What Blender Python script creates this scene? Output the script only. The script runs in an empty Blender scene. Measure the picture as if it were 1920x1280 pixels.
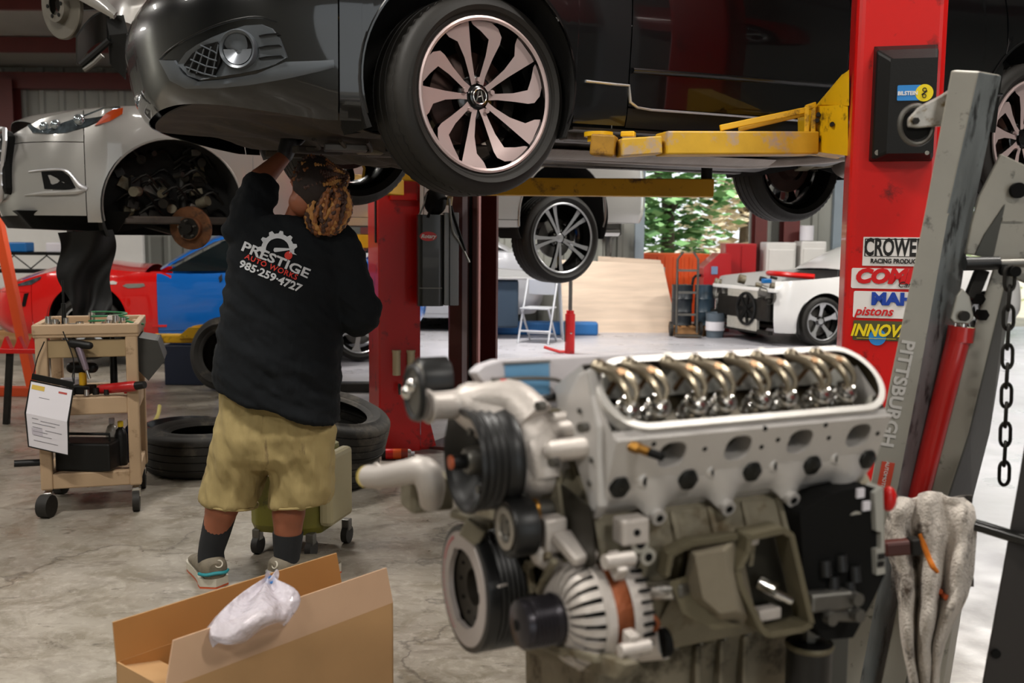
import bpy, math, random
from math import sin, cos, pi, radians, sqrt, atan2, hypot
from mathutils import Vector, Matrix
from mathutils.bvhtree import BVHTree
random.seed(7)
SC = bpy.context.scene
COL = SC.collection
# ---------------------------------------------------------------- camera
F_PX = 1867.0
CAM_H = 1.39
PITCH, ROLL = radians(6.24), radians(0.5)
cam_data = bpy.data.cameras.new('camera')
cam_data.sensor_width = 36.0
cam_data.lens = 36.0 * F_PX / 1920
cam_data.clip_start = 0.05
cam_data.clip_end = 500
cam_data.dof.use_dof = True
cam_data.dof.focus_distance = 3.75
cam_data.dof.aperture_fstop = 3.8
cam = bpy.data.objects.new('camera', cam_data)
COL.objects.link(cam)
CAM_M = Matrix.Translation((0, 0, CAM_H)) @ Matrix.Rotation(pi / 2 - PITCH, 4, 'X') @ Matrix.Rotation(ROLL, 4, 'Z')
cam.matrix_world = CAM_M
SC.camera = cam
# ---------------------------------------------------------------- world, sun, big lights, exposure
W = bpy.data.worlds.new('world')
SC.world = W
W.use_nodes = True
wn, wl = W.node_tree.nodes, W.node_tree.links
wn.clear()
wo = wn.new('ShaderNodeOutputWorld')
wb = wn.new('ShaderNodeBackground')
sk = wn.new('ShaderNodeTexSky')
sk.sky_type = 'HOSEK_WILKIE'
sk.sun_direction = Vector((0.5, -0.5, 0.72)).normalized()
sk.turbidity = 6.0
sk.ground_albedo = 0.5
wm = wn.new('ShaderNodeMix'); wm.data_type = 'RGBA'
wm.inputs[0].default_value = 0.65
wl.new(sk.outputs[0], wm.inputs[6]); wm.inputs[7].default_value = (0.92, 0.97, 1.0, 1)
wl.new(wm.outputs[2], wb.inputs[0])
wb.inputs[1].default_value = 2.2
wl.new(wb.outputs[0], wo.inputs[0])
sun_d = bpy.data.lights.new('sun', 'SUN'); sun_d.energy = 6.5; sun_d.angle = radians(2); sun_d.color = (1, .95, .86)
sun = bpy.data.objects.new('sun', sun_d); COL.objects.link(sun)
sun.rotation_euler = Vector((0.5, -0.5, 0.72)).to_track_quat('Z', 'Y').to_euler()
SC.view_settings.view_transform = 'Standard'
SC.view_settings.look = 'None'
SC.view_settings.exposure = -0.08
SC.view_settings.gamma = 1.0
SC.view_settings.use_curve_mapping = False
SC.cycles.max_bounces = 7
SC.cycles.diffuse_bounces = 4
SC.cycles.glossy_bounces = 4
SC.cycles.transparent_max_bounces = 8
SC.cycles.sample_clamp_indirect = 6.0
SC.cycles.caustics_reflective = False
SC.cycles.caustics_refractive = False
def area_light(loc, sx, sy, e, col, rot=(0, 0, 0)):
    d = bpy.data.lights.new('room_light', 'AREA'); d.shape = 'RECTANGLE'; d.size = sx; d.size_y = sy
    d.energy = e; d.color = col
    o = bpy.data.objects.new('room_light', d); COL.objects.link(o); o.location = loc; o.rotation_euler = rot
    return o
# the hall's own lamp rows: (x, y, watts); their housings are built with the ceiling
LAMPS = [(-6.2, 2.2, 100), (-1.9, 2.2, 150), (2.4, 2.4, 120), (-6.2, 6.6, 80), (-1.9, 7.6, 170), (2.8, 7.2, 180), (-9.0, 10.6, 150), (0.0, 12.0, 230),
         (5.6, 11.0, 230), (-2.4, -2.4, 170), (2.6, -2.4, 150)]
def lamp_z(y): return 3.82 + (15.5 - y) * .10 - .55
for lx, ly, le in LAMPS:
    area_light((lx, ly, lamp_z(ly) - .07), 1.2, .30, le, (1.0, .955, .89))
# ---------------------------------------------------------------- measuring the photograph
CR = CAM_M.to_3x3()
C0 = Vector((0, 0, CAM_H))
def ray(px, py):
    return CR @ Vector(((px - 960) / F_PX, -(py - 640) / F_PX, -1.0))
def at(px, py, y):
    d = ray(px, py); return C0 + d * (y / d.y)
def atz(px, py, z=0.0):
    d = ray(px, py); return C0 + d * ((z - CAM_H) / d.z)
def lin(c):
    c = c / 255.0
    return c / 12.92 if c <= 0.04045 else ((c + 0.055) / 1.055) ** 2.4
def rgb(r, g=None, b=None):
    if g is None: r, g, b = int(r[0:2], 16), int(r[2:4], 16), int(r[4:6], 16)
    return (lin(r), lin(g), lin(b), 1)
class Frame:
    """a placed local frame: measures pixel rays on a local axis plane"""
    def __init__(s, loc, rz=0.0):
        s.loc = Vector(loc); s.rz = rz
        s.M = Matrix.Translation(s.loc) @ Matrix.Rotation(rz, 4, 'Z'); s.I = s.M.inverted()
    def on(s, px, py, axis, val):
        o = s.I @ C0; d = s.I.to_3x3() @ ray(px, py)
        return o + d * ((val - o[axis]) / d[axis])
    def x(s, px, py, v): return s.on(px, py, 0, v)
    def y(s, px, py, v): return s.on(px, py, 1, v)
    def z(s, px, py, v): return s.on(px, py, 2, v)
# ---------------------------------------------------------------- materials
def mat(name, col, rough=0.5, metal=0.0, coat=0.0, var=0.0, vs=4.0, bump=0.0, bs=40.0, dirt=None, spec=0.5, alpha=1.0,
        trans=0.0, emis=None, es=1.0, stretch=(1, 1, 1), sheen=0.0, rvar=0.0, dist=0.003):
    """var: colour variation; dirt: (colour, amount 0-1, scale) blotches with their own outline"""
    if isinstance(col, str): col = rgb(col)
    m = bpy.data.materials.new(name); m.use_nodes = True
    n, l = m.node_tree.nodes, m.node_tree.links
    b = n['Principled BSDF']
    b.inputs['Base Color'].default_value = col
    b.inputs['Roughness'].default_value = rough
    b.inputs['Metallic'].default_value = metal
    b.inputs['Coat Weight'].default_value = coat
    b.inputs['Coat Roughness'].default_value = 0.04
    b.inputs['Specular IOR Level'].default_value = spec
    b.inputs['Alpha'].default_value = alpha
    b.inputs['Transmission Weight'].default_value = trans
    b.inputs['Sheen Weight'].default_value = sheen
    if emis:
        b.inputs['Emission Color'].default_value = rgb(emis) if isinstance(emis, str) else emis
        b.inputs['Emission Strength'].default_value = es
    if var or dirt or bump or rvar:
        tc = n.new('ShaderNodeTexCoord'); mp = n.new('ShaderNodeMapping'); mp.inputs['Scale'].default_value = stretch
        l.new(tc.outputs['Object'], mp.inputs[0])
        src = None
        if var:
            t = n.new('ShaderNodeTexNoise'); t.inputs['Scale'].default_value = vs; t.inputs['Detail'].default_value = 6
            l.new(mp.outputs[0], t.inputs[0])
            r = n.new('ShaderNodeMapRange'); r.inputs[1].default_value = .3; r.inputs[2].default_value = .7
            r.inputs[3].default_value = 1 - var; r.inputs[4].default_value = 1 + var
            l.new(t.outputs[0], r.inputs[0])
            x = n.new('ShaderNodeMix'); x.data_type = 'RGBA'; x.blend_type = 'MULTIPLY'; x.inputs[0].default_value = 1
            x.inputs[6].default_value = col; l.new(r.outputs[0], x.inputs[7]); src = x.outputs[2]
        if dirt:
            dc, da, ds = dirt
            t = n.new('ShaderNodeTexNoise'); t.inputs['Scale'].default_value = ds; t.inputs['Detail'].default_value = 8
            t.inputs['Roughness'].default_value = .65
            l.new(mp.outputs[0], t.inputs[0])
            r = n.new('ShaderNodeMapRange'); r.inputs[1].default_value = .62 - da * .3; r.inputs[2].default_value = .70 - da * .2
            l.new(t.outputs[0], r.inputs[0])
            x = n.new('ShaderNodeMix'); x.data_type = 'RGBA'
            l.new(r.outputs[0], x.inputs[0])
            if src: l.new(src, x.inputs[6])
            else: x.inputs[6].default_value = col
            x.inputs[7].default_value = rgb(dc) if isinstance(dc, str) else dc; src = x.outputs[2]
            if metal < .5:
                pass
        if src: l.new(src, b.inputs['Base Color'])
        if rvar:
            t = n.new('ShaderNodeTexNoise'); t.inputs['Scale'].default_value = vs * 1.7; t.inputs['Detail'].default_value = 5
            l.new(mp.outputs[0], t.inputs[0])
            r = n.new('ShaderNodeMapRange'); r.inputs[1].default_value = .3; r.inputs[2].default_value = .7
            r.inputs[3].default_value = max(.02, rough - rvar); r.inputs[4].default_value = min(1, rough + rvar)
            l.new(t.outputs[0], r.inputs[0]); l.new(r.outputs[0], b.inputs['Roughness'])
        if bump:
            t = n.new('ShaderNodeTexNoise'); t.inputs['Scale'].default_value = bs; t.inputs['Detail'].default_value = 4
            l.new(mp.outputs[0], t.inputs[0])
            bp = n.new('ShaderNodeBump'); bp.inputs['Strength'].default_value = bump; bp.inputs['Distance'].default_value = dist
            l.new(t.outputs[0], bp.inputs['Height']); l.new(bp.outputs[0], b.inputs['Normal'])
    return m
# ---------------------------------------------------------------- mesh builder
def axm(p, d, up=(0, 0, 1)):
    z = Vector(d).normalized(); u = Vector(up)
    if abs(z.dot(u.normalized())) > .995: u = Vector((1, 0, 0)) if abs(z.x) < .9 else Vector((0, 1, 0))
    x = u.cross(z).normalized(); y = z.cross(x)
    m = Matrix((x, y, z)).transposed().to_4x4(); m.translation = Vector(p); return m
def T(x, y, z): return Matrix.Translation((x, y, z))
def RX(a): return Matrix.Rotation(radians(a), 4, 'X')
def RY(a): return Matrix.Rotation(radians(a), 4, 'Y')
def RZ(a): return Matrix.Rotation(radians(a), 4, 'Z')
ID = Matrix.Identity(4)
def thicken(me, th, off):
    """give a thin sheet its real thickness: back faces and rims"""
    n = len(me.vertices); vs = [v.co.copy() for v in me.vertices]; nr = [v.normal.copy() for v in me.vertices]
    fs = [tuple(p.vertices) for p in me.polygons]; sm = [p.use_smooth for p in me.polygons]; mi = [p.material_index for p in me.polygons]; mats = list(me.materials)
    cnt = {}
    for f in fs:
        for i in range(len(f)): a, b = f[i], f[(i + 1) % len(f)]; cnt.setdefault((min(a, b), max(a, b)), []).append((a, b))
    vs2 = vs + [v + q * (th * off) for v, q in zip(vs, nr)]
    out = [f if off < 0 else f[::-1] for f in fs] + [tuple(i + n for i in (f[::-1] if off < 0 else f)) for f in fs]; so = sm + sm; mo = mi + mi
    for k, e in cnt.items():
        if len(e) == 1:
            a, b = e[0]; q = (b, a, a + n, b + n); out.append(q if off < 0 else q[::-1]); so.append(False); mo.append(0)
    me.clear_geometry(); me.from_pydata([tuple(v) for v in vs2], [], out)
    me.polygons.foreach_set('use_smooth', so); me.polygons.foreach_set('material_index', mo); me.update()
class MB:
    def __init__(s): s.v = []; s.f = []; s.s = []; s.mi = []; s.k = 0
    def add(s, vs, fs, smooth=False, M=None):
        o = len(s.v)
        for p in vs:
            p = Vector(p); s.v.append(M @ p if M is not None else p)
        for f in fs:
            s.f.append(tuple(i + o for i in f)); s.s.append(smooth); s.mi.append(s.k)
        return s
    def box(s, c, d, M=None, taper=1.0):
        x, y, z = d[0] / 2, d[1] / 2, d[2] / 2; t = taper
        vs = [(-x, -y, -z), (x, -y, -z), (x, y, -z), (-x, y, -z), (-x * t, -y * t, z), (x * t, -y * t, z), (x * t, y * t, z), (-x * t, y * t, z)]
        vs = [Vector(p) + Vector(c) for p in vs]
        return s.add(vs, [(0, 3, 2, 1), (4, 5, 6, 7), (0, 1, 5, 4), (1, 2, 6, 5), (2, 3, 7, 6), (3, 0, 4, 7)], False, M)
    def bx(s, a, b, M=None):
        return s.box([(a[i] + b[i]) / 2 for i in range(3)], [abs(b[i] - a[i]) for i in range(3)], M)
    def beam(s, a, b, w, h, up=(0, 0, 1)):
        a = Vector(a); b = Vector(b); L = (b - a).length
        return s.box((0, 0, L / 2), (w, h, L), axm(a, b - a, up))
    def cyl(s, a, b, r, r2=None, n=20, cap=True, smooth=True):
        a = Vector(a); b = Vector(b); M = axm(a, b - a); L = (b - a).length; r2 = r if r2 is None else r2
        vs = []
        for z, q in ((0, r), (L, r2)):
            for i in range(n): t = 2 * pi * i / n; vs.append((q * cos(t), q * sin(t), z))
        s.add(vs, [(i, (i + 1) % n, n + (i + 1) % n, n + i) for i in range(n)], smooth, M)
        if cap: s.add(vs, [tuple(range(n - 1, -1, -1)), tuple(range(n, 2 * n))], False, M)
        return s
    def lathe(s, prof, M=None, n=32, smooth=True, a0=0, a1=2 * pi, fr=None):
        """prof: (r, h) list turned about local z; fr(theta, r, h)->(r, h) may modulate"""
        full = abs(a1 - a0 - 2 * pi) < 1e-6; m = n if full else n + 1; vs = []; fs = []
        for r, h in prof:
            for i in range(m):
                t = a0 + (a1 - a0) * i / n
                R, H = fr(t, r, h) if fr else (r, h)
                vs.append((R * cos(t), R * sin(t), H))
        for j in range(len(prof) - 1):
            for i in range(n):
                k = (i + 1) % m if full else i + 1
                fs.append((j * m + i, j * m + k, (j + 1) * m + k, (j + 1) * m + i))
        return s.add(vs, fs, smooth, M)
    def torus(s, R, r, M=None, n=32, m=10, sx=1, sy=1):
        return s.add([((R + r * cos(b)) * cos(a) * sx, (R + r * cos(b)) * sin(a) * sy, r * sin(b)) for a in [2 * pi * i / n for i in range(n)] for b in [2 * pi * j / m for j in range(m)]],
                     [(i * m + j, ((i + 1) % n) * m + j, ((i + 1) % n) * m + (j + 1) % m, i * m + (j + 1) % m) for i in range(n) for j in range(m)], True, M)
    def tube(s, pts, r, n=8, closed=False, cap=True, sub=0, flat=1.0, up=None, M=None):
        P = [Vector(p) for p in pts]
        rs = list(r) if isinstance(r, (list, tuple)) else [r] * len(P)
        if sub:
            Q, R = [], []; N = len(P)
            for i in range(N if closed else N - 1):
                p0 = P[(i - 1) % N] if (closed or i > 0) else P[0] * 2 - P[1]
                p1, p2 = P[i], P[(i + 1) % N]
                p3 = P[(i + 2) % N] if (closed or i + 2 < N) else P[-1] * 2 - P[-2]
                for k in range(sub):
                    t = k / sub
                    Q.append(.5 * ((2 * p1) + (p2 - p0) * t + (2 * p0 - 5 * p1 + 4 * p2 - p3) * t * t + (3 * p1 - p0 - 3 * p2 + p3) * t ** 3))
                    R.append(rs[i] * (1 - t) + rs[(i + 1) % N] * t)
            if not closed: Q.append(P[-1]); R.append(rs[-1])
            P, rs = Q, R
        N = len(P); vs = []; prev = None
        for i in range(N):
            if closed: d = P[(i + 1) % N] - P[i - 1]
            else: d = P[min(i + 1, N - 1)] - P[max(i - 1, 0)]
            if d.length < 1e-9: d = Vector((0, 0, 1))
            d.normalize()
            if prev is None:
                u = Vector(up) if up else (Vector((0, 0, 1)) if abs(d.z) < .9 else Vector((1, 0, 0)))
            else: u = prev
            x = (u - d * u.dot(d))
            if x.length < 1e-6: x = Vector((1, 0, 0)).cross(d)
            x.normalize(); prev = x; y = d.cross(x)
            for k in range(n):
                t = 2 * pi * k / n; vs.append(P[i] + (x * cos(t) * flat + y * sin(t)) * rs[i])
        fs = [(i * n + k, i * n + (k + 1) % n, ((i + 1) % N) * n + (k + 1) % n, ((i + 1) % N) * n + k) for i in range(N if closed else N - 1) for k in range(n)]
        s.add(vs, fs, True, M)
        if cap and not closed:
            s.add(vs[:n], [tuple(range(n - 1, -1, -1))], False, M); s.add(vs[-n:], [tuple(range(n))], False, M)
        return s
    def prism(s, poly, h, M=None, smooth=False, h0=0.0, top=1.0):
        n = len(poly); cx = sum(p[0] for p in poly) / n; cy = sum(p[1] for p in poly) / n
        vs = [(p[0], p[1], h0) for p in poly] + [(cx + (p[0] - cx) * top, cy + (p[1] - cy) * top, h) for p in poly]
        area = sum(poly[i][0] * poly[(i + 1) % n][1] - poly[(i + 1) % n][0] * poly[i][1] for i in range(n))
        fl = (area > 0) == (h > h0)
        a = tuple(range(n)); b = tuple(range(n, 2 * n))
        fs = [a[::-1] if fl else a, b if fl else b[::-1]]
        s.add(vs, fs, False, M)
        fs = []
        for i in range(n):
            q = (i, (i + 1) % n, n + (i + 1) % n, n + i); fs.append(q if fl else q[::-1])
        return s.add(vs, fs, smooth, M)
    def ringplate(s, outer, inner, h, M=None):
        """plate with a hole: outer and inner loops of equal count"""
        n = len(outer)
        vs = [(p[0], p[1], z) for z in (0, h) for L in (outer, inner) for p in L]
        fs = []
        for i in range(n):
            k = (i + 1) % n
            fs += [(i, n + i, n + k, k), (2 * n + i, 2 * n + k, 3 * n + k, 3 * n + i), (i, k, 2 * n + k, 2 * n + i), (n + i, 3 * n + i, 3 * n + k, n + k)]
        return s.add(vs, fs, False, M)
    def grid(s, fn, nu, nv, smooth=True, M=None, closeu=False, flip=False):
        mu = nu if closeu else nu + 1
        vs = [fn(i / nu, j / nv) for j in range(nv + 1) for i in range(mu)]
        fs = []
        for j in range(nv):
            for i in range(nu):
                k = (i + 1) % mu if closeu else i + 1
                q = (j * mu + i, j * mu + k, (j + 1) * mu + k, (j + 1) * mu + i); fs.append(q[::-1] if flip else q)
        return s.add(vs, fs, smooth, M)
    def loft(s, rings, closed=True, cap=True, smooth=True, M=None):
        n = len(rings[0]); vs = [p for r in rings for p in r]; fs = []
        for j in range(len(rings) - 1):
            for i in range(n if closed else n - 1):
                k = (i + 1) % n; fs.append((j * n + i, j * n + k, (j + 1) * n + k, (j + 1) * n + i))
        s.add(vs, fs, smooth, M)
        if cap and closed:
            s.add(rings[0], [tuple(range(n - 1, -1, -1))], False, M); s.add(rings[-1], [tuple(range(n))], False, M)
        return s
    def ell(s, c, r, M=None, n=20, m=12):
        if not isinstance(r, (list, tuple)): r = (r, r, r)
        def fn(u, v):
            a = 2 * pi * u; b = pi * (v - .5) * .9999
            return (c[0] + r[0] * cos(b) * cos(a), c[1] + r[1] * cos(b) * sin(a), c[2] + r[2] * sin(b))
        return s.grid(fn, n, m, True, M, closeu=True)
    def caps(s, a, b, r1, r2=None, n=14, m=8):
        """tapered capsule"""
        a = Vector(a); b = Vector(b); r2 = r1 if r2 is None else r2; L = (b - a).length
        pr = [(max(1e-4, r1 * cos(t)), r1 * sin(t)) for t in [(-pi / 2) + pi / 2 * i / (m // 2) for i in range(m // 2 + 1)]]
        pr += [(max(1e-4, r2 * cos(t)), L + r2 * sin(t)) for t in [pi / 2 * i / (m // 2) for i in range(m // 2 + 1)]]
        return s.lathe(pr, axm(a, b - a), n)
    def mesh(s, name, mats):
        me = bpy.data.meshes.new(name)
        me.from_pydata([tuple(v) for v in s.v], [], s.f)
        for m in mats: me.materials.append(m)
        me.polygons.foreach_set('use_smooth', s.s)
        if len(mats) > 1: me.polygons.foreach_set('material_index', s.mi)
        me.update(); return me
    def build(s, name, m, parent=None, bev=0, sub=0, solid=0, remesh=0, sm=0, loc=None, label=None, seg=2, off=-1):
        mats = m if isinstance(m, (list, tuple)) else [m]
        o = bpy.data.objects.new(name, s.mesh(name, mats)); COL.objects.link(o)
        if loc is not None: o.location = loc
        if parent is not None: o.parent = parent
        me = o.data
        if solid: thicken(me, solid, off)
        if not remesh and not sub and any(s.s): me.set_sharp_from_angle(angle=radians(42))
        if remesh:
            d = o.modifiers.new('remesh', 'REMESH'); d.mode = 'VOXEL'; d.voxel_size = remesh; d.use_smooth_shade = True
        if sm:
            d = o.modifiers.new('smooth', 'SMOOTH'); d.iterations = sm; d.factor = .5
        if bev:
            d = o.modifiers.new('bevel', 'BEVEL'); d.width = bev; d.segments = seg; d.limit_method = 'ANGLE'; d.angle_limit = radians(40)
        if sub:
            d = o.modifiers.new('subsurf', 'SUBSURF'); d.levels = sub; d.render_levels = sub
        if label: o['label'] = label
        return o
def tag(o, label, cat, group=None, kind=None):
    if label: o['label'] = label
    if cat: o['category'] = cat
    if group: o['group'] = group
    if kind: o['kind'] = kind
    return o
def thing(name, label, cat, loc=(0, 0, 0), rz=0.0, group=None, M=None):
    o = bpy.data.objects.new(name, None); o.empty_display_size = .1; COL.objects.link(o)
    if M is not None: o.matrix_world = M
    else:
        o.location = loc; o.rotation_euler = (0, 0, rz)
    return tag(o, label, cat, group)
def struct(mb, name, m, **k):
    o = mb.build(name, m, **k); o['kind'] = 'structure'; return o
def dup(root, loc=None, rz=None, label=None, M=None, group=None):
    r = root.copy(); COL.objects.link(r)
    if loc is not None: r.location = loc
    if rz is not None: r.rotation_euler = (0, 0, rz)
    if M is not None: r.matrix_world = M
    if label: r['label'] = label
    if group: r['group'] = group
    for ch in list(root.children):
        c = ch.copy(); COL.objects.link(c); c.parent = r
        for g in list(ch.children):
            d = g.copy(); COL.objects.link(d); d.parent = c
    return r
def textmesh(txt, size, extrude=.0008, bold=0.0, shear=0.0, align='CENTER', sx=1.0, space=1.0):
    cu = bpy.data.curves.new('t', 'FONT'); cu.body = txt; cu.size = size; cu.extrude = extrude; cu.offset = bold
    cu.shear = shear; cu.align_x = align; cu.align_y = 'CENTER'; cu.space_character = space; cu.resolution_u = 3
    o = bpy.data.objects.new('t', cu); COL.objects.link(o)
    dg = bpy.context.evaluated_depsgraph_get(); dg.update()
    me = bpy.data.meshes.new_from_object(o.evaluated_get(dg)); bpy.data.objects.remove(o); bpy.data.curves.remove(cu)
    vs = [Vector((v.co.x * sx, v.co.y, v.co.z)) for v in me.vertices]; fs = [tuple(p.vertices) for p in me.polygons]
    bpy.data.meshes.remove(me); return vs, fs
def text(name, txt, size, M, m, parent=None, **k):
    vs, fs = textmesh(txt, size, **k)
    mb = MB(); mb.add(vs, fs, False, M)
    return mb.build(name, m, parent)
def circ(r, n=24, cx=0, cy=0, ry=None, a0=0):
    ry = r if ry is None else ry
    return [(cx + r * cos(2 * pi * i / n + a0), cy + ry * sin(2 * pi * i / n + a0)) for i in range(n)]
def rrect(w, h, r, k=5, cx=0, cy=0):
    o = []
    for qx, qy, a in ((w / 2 - r, h / 2 - r, 0), (-w / 2 + r, h / 2 - r, 90), (-w / 2 + r, -h / 2 + r, 180), (w / 2 - r, -h / 2 + r, 270)):
        for i in range(k + 1):
            t = radians(a + 90 * i / k); o.append((cx + qx + r * cos(t), cy + qy + r * sin(t)))
    return o
def lerp(a, b, t): return a + (b - a) * t
def interp(tab, x):
    if x <= tab[0][0]: return tab[0][1]
    for (x0, y0), (x1, y1) in zip(tab, tab[1:]):
        if x <= x1: return y0 + (y1 - y0) * (x - x0) / (x1 - x0)
    return tab[-1][1]
def sinterp(tab, x):
    """smooth (catmull) interpolation of a table"""
    n = len(tab)
    if x <= tab[0][0]: return tab[0][1]
    if x >= tab[-1][0]: return tab[-1][1]
    for i in range(n - 1):
        if x <= tab[i + 1][0]:
            x0, y0 = tab[i]; x1, y1 = tab[i + 1]; h = x1 - x0; t = (x - x0) / h
            m0 = (y1 - tab[i - 1][1]) / (x1 - tab[i - 1][0]) if i > 0 else (y1 - y0) / h
            m1 = (tab[i + 2][1] - y0) / (tab[i + 2][0] - x0) if i + 2 < n else (y1 - y0) / h
            return (2 * t ** 3 - 3 * t * t + 1) * y0 + (t ** 3 - 2 * t * t + t) * h * m0 + (-2 * t ** 3 + 3 * t * t) * y1 + (t ** 3 - t * t) * h * m1
# ================================================================ shared materials
STEEL_RED = mat('oxide_red_steel', '5a201c', .5, var=.12)
SIDING = mat('corrugated_siding', '94958e', .5, .15, var=.08, vs=1.5)
INSUL = mat('roof_insulation', '8d8c84', .6, var=.12, vs=.8)
BLACK = mat('black_plastic', '0d0d0c', .45, spec=.3, bump=.1, bs=120)
MATTE = mat('matte_black', '080807', .8, spec=.2, var=.2)
RUBBER = mat('tyre_rubber', '23211e', .6, spec=.35, var=.18, vs=8, bump=.15, bs=60)
RUBBERW = mat('worn_tyre_rubber', '25231f', .8, var=.25, vs=10, dirt=('4a443b', .25, 5), bump=.3, bs=60)
CHROME = mat('bright_metal', 'd8d6d2', .18, 1.0, rvar=.08)
ALU = mat('cast_aluminium', 'b3b0a7', .46, .35, var=.10, vs=14, bump=.28, bs=180, rvar=.08)
ALUD = mat('grimy_aluminium', '7f7866', .55, .35, var=.22, vs=12, bump=.3, bs=120, dirt=('5a4c34', .35, 9))
STEEL = mat('worn_steel', '6d6b66', .42, .85, var=.2, vs=12, bump=.1, bs=90)
DSTEEL = mat('dark_steel', '2a2825', .5, .7, var=.25, vs=10, bump=.15, bs=70)
RUST = mat('rusty_iron', '6a4428', .75, .35, var=.3, vs=20, dirt=('3c2c20', .4, 14), bump=.3, bs=90)
LIFTRED = mat('lift_red_paint', 'c40d0a', .34, coat=.25, var=.06, vs=3, dirt=('5c0c0a', .14, 7), bump=.05, bs=30)
LIFTYEL = mat('lift_yellow_paint', 'e2b00a', .45, coat=.15, var=.10, vs=5, dirt=('4a3010', .17, 8), bump=.12, bs=60)
YELWORN = mat('worn_yellow_paint', 'd2a62a', .5, var=.12, vs=9, dirt=('b39c84', .28, 11), bump=.1, bs=60)
BRONZE = mat('brown_lift_paint', '4c1d18', .4, coat=.1, var=.1, vs=4)
HOISTG = mat('hoist_grey_paint', '9a968b', .42, .15, var=.08, vs=6, bump=.12, bs=55, dirt=('55534c', .08, 20))
HOISTW = mat('hoist_scuffed_steel', '83898a', .4, .5, var=.25, vs=18, bump=.15, bs=60, dirt=('37393a', .3, 22), stretch=(1, 1, .35))
WHITE = mat('white_paint', 'd8d6d2', .4, var=.04)
PAPER = mat('white_paper', 'd9d6dc', .7)
GLASS = mat('car_glass', '10181a', .05, coat=.5)
REDP = mat('red_plastic', 'd0120e', .35)
BLUEP = mat('blue_plastic', '1566a8', .4)
ORANGEP = mat('orange_plastic', 'e2571a', .45)
GREENP = mat('green_cable', '1f6a40', .5)
PWOOD = mat('plywood', 'cdb8a4', .6, var=.12, vs=3, stretch=(.5, 1, 5))
WOOD = mat('raw_timber', 'a97c4e', .65, var=.2, vs=4, stretch=(.4, 1, 4))
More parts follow.
